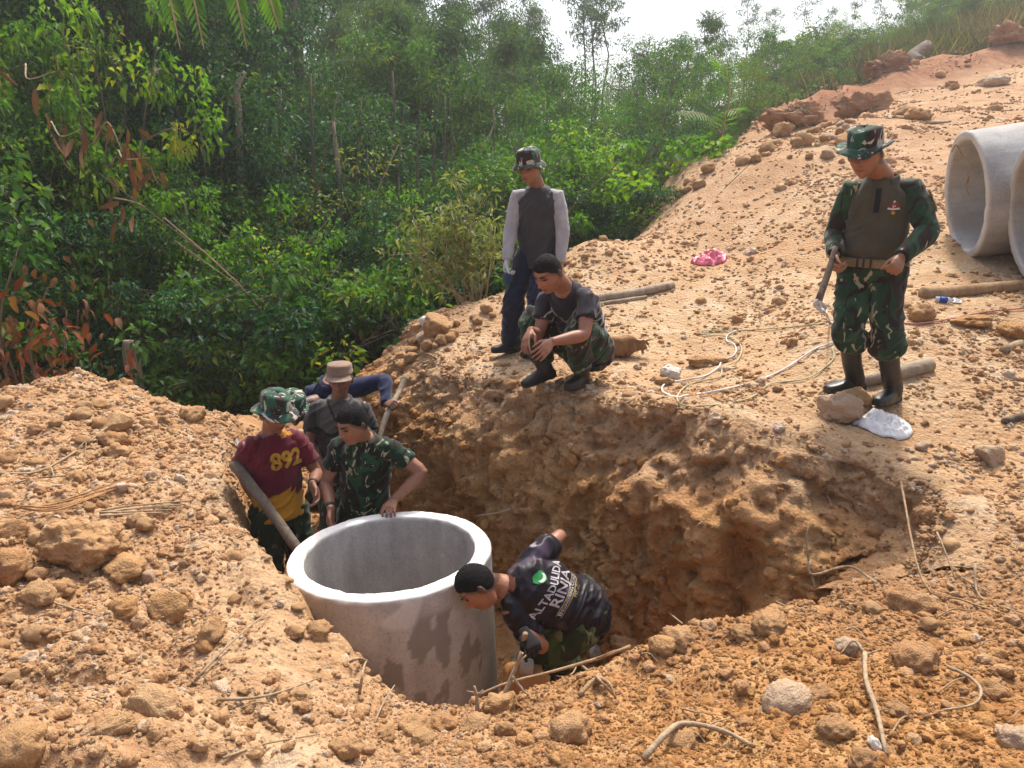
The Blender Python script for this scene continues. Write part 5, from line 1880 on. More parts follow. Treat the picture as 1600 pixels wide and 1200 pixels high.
TREES = {
 'jungle': [make_tree(s, 8.5, 2.3, .15, 30, 150, 100, .118, .46, M['leaf_dark'], M['bark'], .11, .42, .30, .50) for s in (1, 2, 3)],
 'leafy': [make_tree(s, 6.5, 2.0, .10, 28, 140, 96, .098, .42, M['leaf_mid'], M['bark_mid'], .08, .45, .28, .44) for s in (4, 5, 6)],
 'slender': [make_tree(s, 9.5, 1.5, .35, 28, 140, 58, .15, .22, M['leaf_grey'], M['bark_mid'], .065, .5, .26, .40, .03, droop=.6) for s in (7, 8)],
 'feathery': [make_tree(s, 5.0, 1.7, .08, 30, 150, 66, .085, .34, M['leaf_mid'], M['bark_mid'], .05, .58, .24, .34, stems=4) for s in (9, 10)],
 'tallbush': [make_tree(s, 4.6, 1.5, .04, 32, 160, 84, .085, .5, M['leaf_mid'], M['bark_mid'], .045, .55, .28, .30, stems=4) for s in (24, 25, 26)],
 'talldark': [make_tree(s, 4.6, 1.6, .04, 32, 160, 90, .082, .5, M['leaf_dark'], M['bark'], .045, .5, .28, .32, stems=4) for s in (27, 28)],
 'tallbright': [make_tree(s, 4.2, 1.2, .06, 26, 104, 56, .10, .6, M['leaf_bright'], M['bark_mid'], .04, .48, .28, .26, stems=4) for s in (29, 30)],
 'bush': [make_tree(s, 2.2, 1.25, .05, 22, 88, 52, .095, .52, M['leaf_mid'], M['bark_mid'], .03, .55, .28, .22, stems=4) for s in (11, 12, 13)],
 'bright': [make_tree(s, 2.0, 1.15, .06, 18, 72, 34, .12, .62, M['leaf_bright'], M['bark_mid'], .03, .50, .28, .20, stems=4) for s in (14, 15)],
 'darkbush': [make_tree(s, 2.4, 1.4, .04, 22, 88, 56, .09, .5, M['leaf_dark'], M['bark'], .03, .48, .30, .26, stems=4) for s in (16, 17)],
 'sapling': [make_tree(s, 3.4, .75, .30, 14, 42, 26, .15, .5, M['leaf_bright'], M['straw'], .028, .45, .3, .22) for s in (18, 19)],
 'skyline': [make_tree(s, 9, 1.1, .70, 12, 36, 30, .16, .30, M['leaf_grey'], M['bark_mid'], .06, .4, .2, .30, .02) for s in (20, 21)],
 'fern': [make_fern(s, 11, 1.3, M['leaf_mid'], M['straw']) for s in (22, 23)],
}
TALL = {'bush': ('tallbush', 'leafy'), 'darkbush': ('talldark', 'jungle'), 'bright': ('tallbright', 'leafy'), 'feathery': ('feathery', 'leafy'), 'leafy': ('leafy', 'jungle'), 'tallbush': ('tallbush', 'leafy')}
GRASS = [make_grass(31, 260, 1.1, .34, M['grass']), make_grass(32, 260, 1.25, .36, M['grass_dry']), make_grass(33, 220, .8, .3, M['grass'], .02, .35)]
TANGLE = [make_tangle(41, 26, 3.2, .55, M['straw']), make_tangle(42, 34, 4.2, .7, M['bark_mid']), make_tangle(43, 14, 1.6, .4, M['straw'])]

_vr = np.random.RandomState(77)
def plant(kind, px, Y, top, label, cat='tree', group=None, wide=1.0, k=None, base=None, minh=.6, loc=None, exact=False):
    """stand a plant at distance Y in the direction of column px, its tip reaching the row top"""
    q = P(px, 500, Y) if loc is None else loc
    z0 = H(q[0], q[1])[0] - .06
    need = max(minh, P(px, top, Y)[2] - z0)
    shape = kind
    for alt in (() if exact else TALL.get(kind, ())):
        if need / TREES[shape][0]['h'] > 1.45: shape = alt
    pr = TREES[shape][_vr.randint(len(TREES[shape])) if (k is None or shape != kind) else k]
    s = need / pr['h']
    if kind == 'fern': s = min(s, 1.5)
    nm = {'tallbright': 'shrub', 'bush': 'bush', 'bright': 'shrub', 'darkbush': 'bush', 'fern': 'fern', 'sapling': 'sapling'}.get(kind, 'tree')
    o = empty(nm, (q[0], q[1], z0))
    o.rotation_euler = (0, 0, _vr.uniform(0, 6.28))
    w = (s * .5 + .5 * min(s, 1.25)) * wide
    o.scale = (w, w, s)
    tag(o, label, cat, group)
    link('rib' if kind == 'fern' else ('stem' if nm in ('bush', 'shrub', 'sapling') else 'trunk'), pr['trunk'], None, o)
    link('fronds' if kind == 'fern' else ('foliage' if nm in ('bush', 'shrub') else 'crown'), pr['crown'], None, o)
    return o

# ================================================================== VEGETATION: planting
LB = {
 'jungle': ("tall dark jungle tree on the far side of the valley", 'tree', "tall jungle trees across the valley"),
 'leafy': ("mid-height leafy green tree on the valley side", 'tree', "leafy trees in the valley"),
 'slender': ("slender grey-green tree with drooping narrow leaves in the upper forest", 'tree', "slender trees of the upper forest"),
 'feathery': ("multi-stemmed fine-leaved small tree beyond the road edge", 'tree', "fine-leaved trees beyond the road"),
 'bush': ("green broad-leaved bush on the valley slope", 'bush', "green bushes on the valley slope"),
 'bright': ("bright yellow-green shrub with large leaves on the slope below the road", 'shrub', "bright shrubs below the road"),
 'darkbush': ("dark green bush low on the shaded valley slope", 'bush', "dark bushes in the valley"),
 'sapling': ("thin sapling with a small bright leafy top in the valley", 'sapling', "saplings in the valley"),
 'skyline': ("tall bare-stemmed tree with a small top against the white sky", 'tree', "bare-stemmed trees on the skyline"),
 'fern': ("arching green fern on the valley slope", 'fern', "ferns on the valley slope"),
}
ZX = ((-999, 'at the left photo edge'), (90, 'at far left'), (220, 'left of the pair of stumps'), (330, 'above the left earth heap'), (430, 'above the trench end'), (540, 'above the tan cap'), (640, 'left of the road crest'), (740, 'left of the man in raglan'), (810, 'behind the man in raglan'), (880, 'right of the man in raglan'), (960, 'above the road crest'), (1060, 'near the palm fronds'), (1150, 'above the root clumps'), (1260, 'above the soldier'), (1400, 'at upper right'))
def zone(l, px, Y):
    w = [t for x, t in ZX if px >= x][-1]
    row = 'front row' if Y < 11 else 'second row' if Y < 12.5 else 'third row' if Y < 14 else 'middle row' if Y < 16.2 else 'back row' if Y < 22 else 'rearmost row'
    return "%s, %s, %s" % (' '.join(l.split()[:8]).rsplit(' on the', 1)[0].rsplit(' in the', 1)[0].rsplit(' on', 1)[0], row, w)
def grow(kind, px, Y, top, **kw):
    l, c, g = LB[kind]
    l = zone(l, px, Y)
    return plant(kind, px, Y, top, kw.pop('label', l), c, kw.pop('group', g), **kw)

# far wall of tall trees, left and centre; the sky opens at the top right of it
for Y, x0, x1, st, f in ((31, -120, 860, 80, lambda x: -260 + max(0, x - 480) * .72), (26, -160, 760, 74, lambda x: -300 + max(0, x - 420) * 1.0), (21, -150, 700, 70, lambda x: -200 + max(0, x - 360) * .85), (17.5, -160, 560, 66, lambda x: -220 + max(0, x - 300) * 1.4)):
    for px in np.arange(x0, x1, st):
        p = px + _vr.uniform(-24, 24)
        r = _vr.uniform()
        kd = 'jungle' if r < .55 else ('leafy' if r < .8 else 'slender')
        if p > 440 and Y > 20: kd = 'slender' if r < .5 else 'leafy'
        grow(kd, p, Y + _vr.uniform(-1.6, 1.6), f(p) + _vr.uniform(-50, 70), wide=_vr.uniform(.85, 1.15))
# mid valley
for i_, px in enumerate(np.arange(-60, 700, 58)):
    p = px + _vr.uniform(-20, 20)
    if 395 < p < 625: continue
    grow('leafy' if _vr.uniform() < .5 else 'jungle', p, 14.6 + _vr.uniform(-.8, .8), (-120 if p < 330 and i_ % 2 else 130) + max(0, p - 420) * .35 + _vr.uniform(-70, 90), wide=1.1)
for px in np.arange(-40, 760, 50):
    p = px + _vr.uniform(-20, 20)
    r = _vr.uniform()
    if 400 < p < 620 and r > .3: continue
    grow('darkbush' if r < .6 else 'bush', p, 13.0 + _vr.uniform(-.5, .5), 330 + _vr.uniform(-60, 70) + max(0, p - 600) * -.2, wide=1.2)
for px in np.arange(-30, 700, 46):
    p = px + _vr.uniform(-18, 18)
    r = _vr.uniform()
    grow('bush' if r < .4 else ('darkbush' if r < .7 else ('fern' if r < .85 else 'bright')), p, 11.4 + _vr.uniform(-.4, .4), 440 + _vr.uniform(-50, 60), wide=1.15)
for px in np.arange(-20, 640, 44):
    p = px + _vr.uniform(-16, 16)
    r = _vr.uniform()
    grow('bush' if r < .35 else ('fern' if r < .55 else ('bright' if r < .75 else 'darkbush')), p, 10.3 + _vr.uniform(-.25, .25), (500 if p < 250 else 540) + _vr.uniform(-40, 40), wide=1.1, minh=.7)
# left foreground jungle, nearer and higher
for px, Y, top, kd in ((-40, 10.6, 120, 'leafy'), (60, 11.2, 190, 'leafy'), (-90, 9.4, 260, 'bush'), (30, 9.6, 330, 'bush'), (140, 10.4, 300, 'darkbush'), (110, 12.2, 60, 'leafy'), (210, 12.5, 230, 'darkbush'), (10, 12.6, -20, 'jungle')):
    grow(kd, px, Y, top, wide=1.1)
plant('sapling', 285, 11.5, 480, "sapling with a yellow-green whorl of leaves low in the valley", 'sapling', None, 1.3, 0)
plant('tallbright', 190, 11.6, 10, "tall shrub with sunlit lime-green sprays high on the left", 'shrub', None, .75, 0, exact=True)
plant('tallbright', 95, 12.2, 60, "lime-green leafy spray hanging in the far left canopy", 'shrub', None, .6, 1, exact=True)
# beyond the road edge, centre and right
for px, Y, top, kd, w in ((700, 11.2, 330, 'bush', 1.0), (760, 11.6, 360, 'darkbush', 1.0), (900, 12.6, 205, 'bright', 1.15), (860, 13.4, 240, 'bush', 1.2), (960, 13.6, 215, 'bright', 1.1), (1000, 14.2, 230, 'bush', 1.1), (940, 12.4, 290, 'darkbush', 1.1), (1030, 15.0, 205, 'darkbush', 1.1), (1090, 16.5, 185, 'bush', 1.2), (1060, 17.5, 150, 'feathery', 1.2), (1150, 18.8, 160, 'bush', 1.1), (1120, 19.5, 100, 'feathery', 1.2), (830, 15.2, 190, 'leafy', 1.0), (720, 14.2, 250, 'leafy', 1.0), (660, 13.4, 270, 'darkbush', 1.2)):
    grow(kd, px, Y, top, wide=w)
for px, Y, top, kd, w in ((980, 20, 100, 'feathery', 1.1), (900, 18.5, 150, 'feathery', 1.1), (1040, 22, 55, 'leafy', 1.0), (1095, 23.5, 20, 'slender', 1.1), (1010, 24, 55, 'leafy', .9), (960, 25, 90, 'feathery', 1.0), (1160, 24, 45, 'feathery', 1.0), (870, 20, 110, 'leafy', 1.0), (830, 22, 45, 'slender', 1.0), (780, 20, 40, 'slender', 1.0), (760, 18, 120, 'leafy', 1.0), (690, 19, 20, 'slender', 1.15), (640, 21, -20, 'slender', 1.2), (600, 18.5, 40, 'leafy', 1.0), (880, 26, 80, 'leafy', 1.0), (920, 28, 120, 'feathery', 1.0), (800, 26, 20, 'slender', 1.0), (730, 24, -10, 'slender', 1.0)):
    grow(kd, px, Y, top, wide=w)
# skyline stems
for px, Y, top in ((905, 30, -60), (922, 31, -70), (915, 29.5, -20), (935, 30, -40), (1292, 33, -30), (1220, 34, -20), (1260, 35, 10), (1375, 34, -20), (1180, 32, 10), (1330, 36, -10), (1140, 33, -20), (1430, 38, -10)):
    grow('skyline', px, Y, top, wide=.9)
# low growth and grass on the hill at upper right
for i in range(46):
    px = 1180 + 440 * _vr.uniform(); t = _vr.uniform()
    Y = np.interp(px, [1180, 1300, 1450, 1620], [22, 25.5, 28.5, 30.5]) + t * 6
    ht = P(px, 0, Y)
    grow('feathery' if _vr.uniform() < .45 else 'bush', px, Y, np.interp(px, [1180, 1300, 1450, 1620], [105, 65, 15, -25]) - 40 * t + _vr.uniform(-25, 20), wide=1.2, minh=.7)

for i, (px, Y, top, w, l) in enumerate(((45, 10.9, 150, .7, "sunlit yellow-green shrub by the left photo edge under the canopy"), (398, 11.4, 300, .8, "bright leafy shrub right of the thin leafless sapling"), (640, 13.0, 300, .8, "yellow-green shrub left of the pale olive shrub"), (150, 10.6, 380, .8, "bright shrub under the hanging dry leaves"))):
    plant('tallbright', px, Y, top, l, 'shrub', None, w, i % 2, exact=True)
for i in range(26):
    px = 1190 + 430 * _vr.uniform(); Y = np.interp(px, [1180, 1300, 1450, 1620], [20.8, 23.4, 25.6, 27.4]) + _vr.uniform(0, 2.5)
    grow('bush', px, Y, np.interp(px, [1180, 1300, 1450, 1620], [130, 100, 62, 18]) + _vr.uniform(-22, 18), wide=1.2, minh=.7, exact=True)
def grass(k, x, y, s, label, group):
    me, h = GRASS[k]
    o = link("grass_tuft", me, None, None, (x, y, H(x, y)[0] - .03))
    o.rotation_euler = (0, 0, _vr.uniform(0, 6.28)); o.scale = (s, s, s * _vr.uniform(.8, 1.2))
    return tag(o, label, "grass tuft", group)
_edge = np.array([(3.4, 16.4), (4.4, 18.2), (5.6, 20.2), (6.8, 21.4), (8.5, 22.6), (10.5, 23.6), (13, 24.6), (17, 26.2), (22, 28)])
for i in range(150):
    x = _vr.uniform(4.2, 21); d = _vr.exponential(1.4)
    y = np.interp(x, _edge[:, 0], _edge[:, 1]) + .35 + d
    grass(1 if _vr.uniform() < .28 else 0, x, y, _vr.uniform(.75, 1.25), "tall grass tuft on the hill above the road", "grass tufts on the hill")
for i in range(60):
    px = _vr.uniform(300, 700); Y = _vr.uniform(9.8, 10.8)
    q = P(px, 600, Y)
    if soil_mask(q[:1], q[1:2])[0] < .4:
        grass(2, q[0], q[1], _vr.uniform(.4, .8), "green grass tuft at the foot of the valley slope", "grass tufts in the valley")
# dead tangles of vines
def tangle(k, px, Y, s, label, zoff=0, base=None):
    q = P(px, 500, Y)
    o = link("vine_tangle", TANGLE[k], None, None, (q[0], q[1], H(q[0], q[1])[0] + zoff))
    o.scale = (s, s, s); o.rotation_euler = (0, 0, _vr.uniform(0, 6.28))
    return tag(o, label, "vines", "dead vine tangles in the forest")
for px, Y, k, s in ((480, 14.0, 1, 1.2), (520, 14.4, 1, 1.3), (440, 13.6, 0, 1.3), (700, 15.6, 1, 1.2), (670, 15.8, 1, 1.1), (180, 10.8, 0, .6), (560, 13.6, 0, 1.2), (400, 12.4, 2, 1.4), (735, 13.2, 2, 1.3), (860, 14.6, 0, .9)):
    tangle(k, px, Y, s, "tangle of dead vines and bare stems in the shaded forest")
# bare trunks that show against the dark leaves
def bare(name, label, cat, pts, rad, m, k=4):
    v, f = tube(pts, rad, 10, k)
    return tag(wobj(name, v + .006 * noise(v * 9)[:, None], f, m), label, cat)
def gz(px, Y):
    q = P(px, 500, Y); return np.array([q[0], q[1], H(q[0], q[1])[0] - .1])
bare("bare_trunk", "pale broken tree trunk standing upright in the upper left forest", "tree trunk", [gz(378, 13.4), P(376, 280, 13.4), P(374, 190, 13.4), P(370, 140, 13.4), P(383, 112, 13.4)], [.07, .065, .062, .055, .03], M['bark_pale'])
bare("bare_trunk", "thin pale leafless sapling with one side branch left of centre in the valley", "tree trunk", [gz(306, 11.6), P(303, 480, 11.6), P(296, 390, 11.6), P(287, 300, 11.6)], [.035, .030, .024, .014], M['bark_pale'])
bare("branch", "pale horizontal dead branch beside the thin leafless sapling", "branch", [P(301, 418, 11.6), P(320, 412, 11.55), P(350, 414, 11.5), P(372, 412, 11.5)], [.016, .014, .012, .006], M['bark_pale'])
bare("bare_trunk", "straight pale thin trunk in the dark middle of the forest", "tree trunk", [gz(534, 14.2), P(534, 350, 14.2), P(528, 260, 14.2), P(520, 190, 14.2)], [.055, .05, .045, .035], M['bark_pale'])
bare("bare_trunk", "tall grey trunk high in the forest below the sky gaps", "tree trunk", [gz(470, 19.5), P(468, 120, 19.5), P(462, 60, 19.5), P(455, -40, 19.5)], [.14, .12, .11, .10], M['bark_grey'])
bare("cut_stump", "pale cut stump, left of the pair behind the earth heap", "stump", [gz(203, 9.4), P(203, 570, 9.4), P(200, 532, 9.4)], [.075, .07, .062], M['bark_pale'])
bare("cut_stump", "pale cut stump, right of the pair behind the earth heap", "stump", [gz(213, 9.45), P(213, 565, 9.45), P(210, 538, 9.45)], [.055, .05, .05], M['bark_pale'])
bare("fallen_log", "pale fallen log lying across the valley floor in the bushes", "log", [P(392, 488, 10.9), P(430, 491, 10.9), P(470, 489, 10.9), P(498, 490, 10.9)], [.045, .05, .05, .045], M['bark_mid'])
bare("fallen_log", "grey fallen trunk with a splintered end on the grassy hill", "log", [gz(1395, 22.6) + np.array([0, 0, .15]), P(1425, 90, 23.0), P(1448, 72, 23.6)], [.20, .19, .17], M['bark_grey'])
bare("cut_stake", "small pale split stake at the far end of the trench", "stake", [gz(321, 9.2), P(322, 640, 9.2)], [.03, .022], M['bark_pale'])

for i, (px, Y, top, lean, r) in enumerate(((345, 13.2, 150, 14, .03), (402, 13.6, 210, -8, .025), (428, 14.2, 140, 10, .035), (452, 13.4, 240, 12, .022), (498, 14.6, 120, -14, .04), (512, 13.9, 210, 20, .022), (560, 14.4, 150, 6, .035), (585, 13.7, 230, -10, .022), (604, 15.2, 110, 9, .04), (662, 14.0, 170, -6, .03), (676, 14.0, 130, 8, .028), (690, 14.1, 140, 12, .026), (704, 14.2, 150, -8, .03), (240, 12.4, 200, 18, .028), (120, 11.6, 260, -12, .022), (700, 13.2, 300, -46, .02), (690, 13.1, 290, 40, .02), (752, 13.9, 170, 20, .024))):
    q0 = gz(px, Y)
    v, f = tube([q0, P(px + lean * .3 + 9 * math.sin(i), 420, Y), P(px + lean * .7 - 8 * math.cos(i * 2), (420 + top) / 2, Y), P(px + lean, top, Y)], [r * 1.2, r, r * .8, r * .4], 7, 4)
    tag(wobj("slim_trunk", v + .03 * noise(v * 2)[:, None], f, M['bark_mid' if i % 3 else 'bark_grey']), zone("slim bare stem among the forest leaves", px, Y), "tree trunk", "slim bare stems in the forest")

for px, Y, top, kd in ((405, 15.6, 160, 'leafy'), (440, 16.2, 230, 'talldark'), (470, 15.4, 250, 'talldark'), (500, 16.4, 190, 'leafy'), (535, 15.6, 260, 'talldark'), (565, 16.2, 210, 'leafy'), (600, 15.4, 250, 'talldark'), (630, 16.4, 170, 'leafy'), (420, 13.0, 410, 'darkbush'), (470, 13.2, 430, 'darkbush'), (520, 13.0, 420, 'darkbush'), (580, 13.3, 410, 'darkbush')):
    grow({'talldark': 'darkbush'}.get(kd, 'jungle' if kd == 'leafy' else kd), px, Y, top, wide=1.25)

M['stalk'] = make_bark("dry_stalk", (.24, .12, .05), (.46, .27, .13), 24)
M['root'] = make_bark("brown_root", (.25, .155, .085), (.43, .30, .18), 30)
M['stump'] = make_bark("stump_wood", (.13, .06, .025), (.36, .21, .10), 16)
M['wetclod'] = make_clod("moist_earth", [(0, (.24, .10, .03)), (1, (.34, .16, .055))], .9)
M['redclod'] = make_clod("red_earth_clod", [(0, (.25, .11, .055)), (1, (.36, .19, .10))], .75, .5)

# ================================================================== STONES AND CLODS that can be picked out
def R_(px, py, w, m, label, **kw): return rock(px, py, w, m, label, **kw)
R_(1230, 1108, 72, 'rock', "large rounded tan stone lying in the right foreground", seed=3, squash=(1, .9, .8), rough=.12)
R_(1034, 1018, 40, 'ochre', "small yellow ochre stone on the near edge right of the bending man", seed=4, rough=.2)
R_(938, 1022, 34, 'white', "white chalky lump at the pit edge below the bending man", seed=5, ang=5)
R_(1312, 655, 66, 'rock', "angular pale stone at the toes of the soldier in rubber boots", seed=6, ang=6, sink=.2)
R_(1334, 630, 52, 'clod', "brownish angular stone between the rubber boots and the pale stone", seed=7, ang=6, sink=.2)
R_(1048, 590, 34, 'white', "white stone on the ledge right of the squatting man", seed=8, ang=3)
R_(1106, 570, 64, 'clod', "flat brown slab of stone beside the loops of rope", seed=9, squash=(1, .55, .35), rz=.1)
R_(682, 520, 58, 'clod', "boulder of hard earth on the crest left of the standing man", seed=10, ang=5, squash=(1, .8, .8), sink=.2)
R_(665, 506, 22, 'white', "small white lump on top of the boulder at the crest", seed=11)
R_(135, 868, 100, 'clod', "big crumbly grey-brown boulder with a white patch on the left heap", seed=12, squash=(1, .8, .7), rough=.3, sub=4, sink=.3)
R_(82, 838, 28, 'white', "white quartz lump stuck in the big boulder on the left heap", seed=13)
R_(195, 895, 66, 'ochre', "reddish freshly broken clod below the big boulder on the left heap", seed=14, ang=4, squash=(1, .8, .5))
R_(268, 958, 62, 'ochre', "orange angular stone in the middle of the left heap", seed=15, ang=6)
R_(330, 992, 48, 'clod', "brown cracked clod right of the orange stone", seed=16, ang=5)
R_(322, 1016, 28, 'ochre', "small orange stone under the brown cracked clod", seed=17, ang=3)
R_(236, 912, 30, 'rock', "pale grey stone standing among clods on the left heap", seed=18, ang=5, squash=(.8, .8, 1))
R_(192, 958, 39, 'ochre', "orange clod left of the large orange angular stone", seed=19)
R_(240, 1108, 74, 'clod', "long flat clod in the lower left foreground", seed=20, squash=(1, .7, .5), ang=3)
R_(180, 1145, 50, 'clod', "elongated clod pointing up left in the lower left foreground", seed=21, squash=(1, .5, .5), rz=.7)
R_(22, 1185, 78, 'clod', "large clod at the lower left corner of the photo", seed=22)
R_(20, 892, 58, 'clod', "large brown clod at the left photo edge below the dry stalks", seed=23)
R_(60, 935, 43, 'clod', "rounded clod left of the big crumbly boulder's foot", seed=24)
R_(95, 925, 34, 'clod', "tan clod at the foot of the big crumbly boulder", seed=25)
for i, (px, py, w, l) in enumerate(((600, 1150, 46, "leftmost clod on the near pit edge"), (645, 1142, 62, "large round clod on the near pit edge below the ring"), (693, 1140, 62, "broad clod on the near pit edge, second right of the ring's foot"), (740, 1136, 58, "flat clod on the near pit edge below the bent twigs"), (782, 1108, 62, "lumpy clod behind the forked twig on the near pit edge"), (868, 1058, 28, "small orange clod balanced on the near pit edge"), (985, 1014, 66, "big soft clod at the pit edge below the bending man's hip"), (1060, 1000, 60, "clod at the pit edge under the far cut face"), (1205, 978, 70, "broad mound of clay at the right end of the near edge"))):
    R_(px, py, w * .82, 'clod', l, seed=40 + i, rough=.34, sub=4, sink=.42, squash=(1, .8, .62))
for i, (px, py, w, l) in enumerate(((1428, 1040, 64, "wide tan clod in the right foreground above the long twig"), (1324, 1018, 34, "round stone above the end of the long upright twig"), (1418, 950, 66, "half buried clod in front of the cut slope at right"), (1282, 1090, 36, "round clod right of the large rounded stone"), (1305, 1150, 44, "blocky clod at the bottom right of the picture"), (1592, 1160, 44, "pale stone at the lower right photo edge"), (1060, 1165, 60, "blunt clod at the bottom behind the forked branch"), (890, 1150, 66, "large sandy lump at the bottom middle"), (1350, 1190, 40, "pale clod at the bottom edge under the long twig"), (1550, 1085, 40, "clod in the loop of the curved root at right"))):
    R_(px, py, w, 'clod' if i not in (1, 5) else 'rock', l, seed=60 + i, rough=.3, sub=3, sink=.42)
# rubble by the white bag, and on the road
for i in range(26):
    px, py = 1380 + 210 * _vr.uniform(), 700 + 34 * _vr.uniform()
    R_(px, py, 8 + _vr.exponential(7), 'rock' if i % 3 else 'clod', "pale rubble stone in the heap behind the cut slope at right", group="pale rubble at the right of the pit", ang=6, sink=.35)
for i in range(34):
    px, py = 1220 + 110 * _vr.uniform(), 190 + 75 * _vr.uniform()
    R_(px, py, 8 + _vr.exponential(6), 'rock' if i % 4 == 0 else 'clod', "stone in the rubble strewn up the road behind the soldier's hat", group="rubble on the upper road", ang=3 if i % 2 else 0, sink=.15)
for i in range(40):
    px = 640 + 580 * _vr.uniform()
    py = np.interp(px, [640, 760, 900, 1040, 1220], [545, 480, 396, 292, 212]) + _vr.uniform(4, 26)
    R_(px, py, _vr.uniform(10, 26), 'clod', "clod along the crest between the road and the forest", group="clods along the road crest", sink=.2)
R_(1432, 187, 34, 'clod', "red-brown boulder beside the uphill road right of the soldier's hat", seed=90)
R_(1412, 180, 24, 'clod', "smaller brown clod left of the red-brown boulder on the road", seed=91)
R_(1552, 136, 40, 'rock', "grey boulder in the gravel high on the road", seed=92, squash=(1, .6, .5))
R_(1440, 500, 36, 'clod', "small cone of loose brown earth right of the soldier's knees", seed=93, squash=(1, .9, .8))
R_(1520, 508, 56, 'ochre', "low orange heap of earth under the red rope", seed=94, squash=(1, .7, .35))
R_(1580, 520, 50, 'ochre', "orange earth lump at the right photo edge below the red rope", seed=95, squash=(1, .7, .4))
# many clods of the heaps: each one a thing
_cm = 0
for i in range(900):
    px, py = _vr.uniform(0, 1600), _vr.uniform(560, 1195)
    g = G(px, py)
    if not (soil_mask(g[:1], g[1:2])[0] > .8): continue
    if inside(g[:1], g[1:2], POLY)[0]: continue
    ledge = g[1] > 3.9 and g[0] > -.8
    if ledge and _vr.uniform() > .25: continue
    if not ledge and _patchy(g[:1], g[1:2], 1.1, 9)[0] < _vr.uniform(): continue
    w = 11 + _vr.exponential(9) if not ledge else 9 + _vr.exponential(4)
    if g[0] > 0 and not ledge: w *= .85
    lf = g[0] < -.7
    R_(px, py, min(w, 46), 'clod', "tan earth clod on the spoil heap at left" if lf else ("small clod on the trodden ledge" if ledge else "tan earth clod on the near right bank"), group="clods on the left heap" if lf else ("clods on the ledge" if ledge else "clods on the near bank"), sub=None if w < 16 else 3, rough=.34, ang=4 if i % 3 == 0 else 0, squash=(1, .85, .68), name='clod', cat='clod', sink=.3, loc=g)
    _cm += 1
    if _cm >= 270: break
# lumps that stand out of the cut face
for i in range(60):
    r, c = _vr.randint(22, len(_rows) - 20), _vr.randint(8, _nc - 8)
    p = WALL_PTS[r, c]
    s = _vr.uniform(.012, .045)
    o = link("wall_clod", protos[_vr.randint(len(protos))], None, None, p)
    o.scale = (s, s * .8, s * .8); o.rotation_euler = tuple(_vr.uniform(0, 6, 3))
    tag(o, "earth lump sticking out of the cut face of the pit", "clod", "lumps in the cut face")

# ================================================================== ROOTS AND TWIGS
def twig(label, pts, r, m='straw', name='twig', cat='twig', group=None, k=4, taper=.5, forks=()):
    """pts: (px, py, height above the ground)"""
    w = np.array([G(a, b) + np.array([0, 0, c]) for a, b, c in pts])
    acc = Acc()
    rad = r * np.linspace(1, taper, len(w))
    v, f = tube(w, rad, 7, k)
    acc.add(v, f)
    for fk in forks:
        w2 = np.array([G(a, b) + np.array([0, 0, c]) for a, b, c in fk])
        acc.add(*tube(w2, r * .6 * np.linspace(1, .4, len(w2)), 6, k))
    v, f = acc.get()
    return tag(wobj(name, v + .0012 * noise(v * 60)[:, None], f, M[m]), label, cat, group)

twig("long root running from the left photo edge up across the left heap", [(0, 748, .02), (60, 742, .015), (120, 712, .02), (165, 680, .03), (182, 664, .05)], .011, forks=([(80, 735, .02), (84, 752, .02), (66, 780, .02)], [(120, 712, .02), (135, 700, .04), (132, 720, .02)]))
twig("thin dark root below the long root at the left photo edge", [(0, 772, .01), (45, 755, .02), (118, 748, .02)], .006, 'bark_mid')
for i in range(7):
    dy = i * 3.2
    twig("stalk of the dry orange bundle on the left heap", [(22 + i * 3, 803 + dy * .5, .03 + .006 * i), (90, 796 + dy * .6, .04), (165, 772 + dy * .7, .035), (238 - i * 12, 740 + dy * 2.4, .02)], .0065, 'stalk', 'stalk', 'stalk', "dry stalks bundled on the left heap")
for i in range(5):
    twig("stalk of the pale bundle beside the big boulder", [(158, 806 + i * 3, .02 + .006 * i), (210, 799 + i * 3, .03), (300 - 10 * i, 788 + i * 5, .02)], .007, 'straw', 'stalk', 'stalk', "pale stalks by the big boulder")
twig("thin twig arching over stones below the big boulder", [(70, 945, .02), (120, 962, .03), (170, 978, .02)], .005)
twig("thin root lying along the lower left slope toward the ring", [(305, 1075, .02), (360, 1020, .03), (425, 962, .03)], .006)
twig("pale twig on the lower left slope above the picture's bottom", [(340, 1102, .02), (420, 1098, .02), (500, 1072, .03)], .006, forks=([(420, 1098, .02), (440, 1085, .04)],))
twig("long thin twig in the bottom left foreground", [(350, 1198, .02), (420, 1172, .02), (500, 1158, .02)], .005)
twig("stiff twig jutting over the pit left of the ring's foot", [(548, 1042, .02), (566, 1048, .05), (588, 1056, .06)], .007)
twig("curled root sticking up at the left pit edge by the ring", [(562, 1088, .0), (570, 1062, .06), (578, 1048, .10)], .0065)
twig("fine twig leaning on the ring's foot at lower left", [(585, 1130, .0), (600, 1118, .05), (618, 1102, .09)], .005)
twig("forked root lying down the bank below the bending man", [(902, 1046, .04), (930, 1072, .03), (958, 1094, .01)], .008, 'root', forks=([(902, 1046, .04), (890, 1060, .01), (860, 1058, .01)], [(925, 1068, .03), (960, 1082, .02)]))
twig("gnarled brown root clump on the near bank", [(905, 1092, .01), (930, 1080, .04), (950, 1082, .04), (962, 1096, .01)], .010, 'root')
twig("long upright twig in the right foreground", [(1350, 1034, .03), (1352, 1075, .03), (1368, 1125, .03), (1384, 1190, .02)], .009, taper=.8, forks=([(1350, 1034, .03), (1330, 1026, .05), (1312, 1030, .02)], [(1350, 1036, .03), (1375, 1028, .03)]))
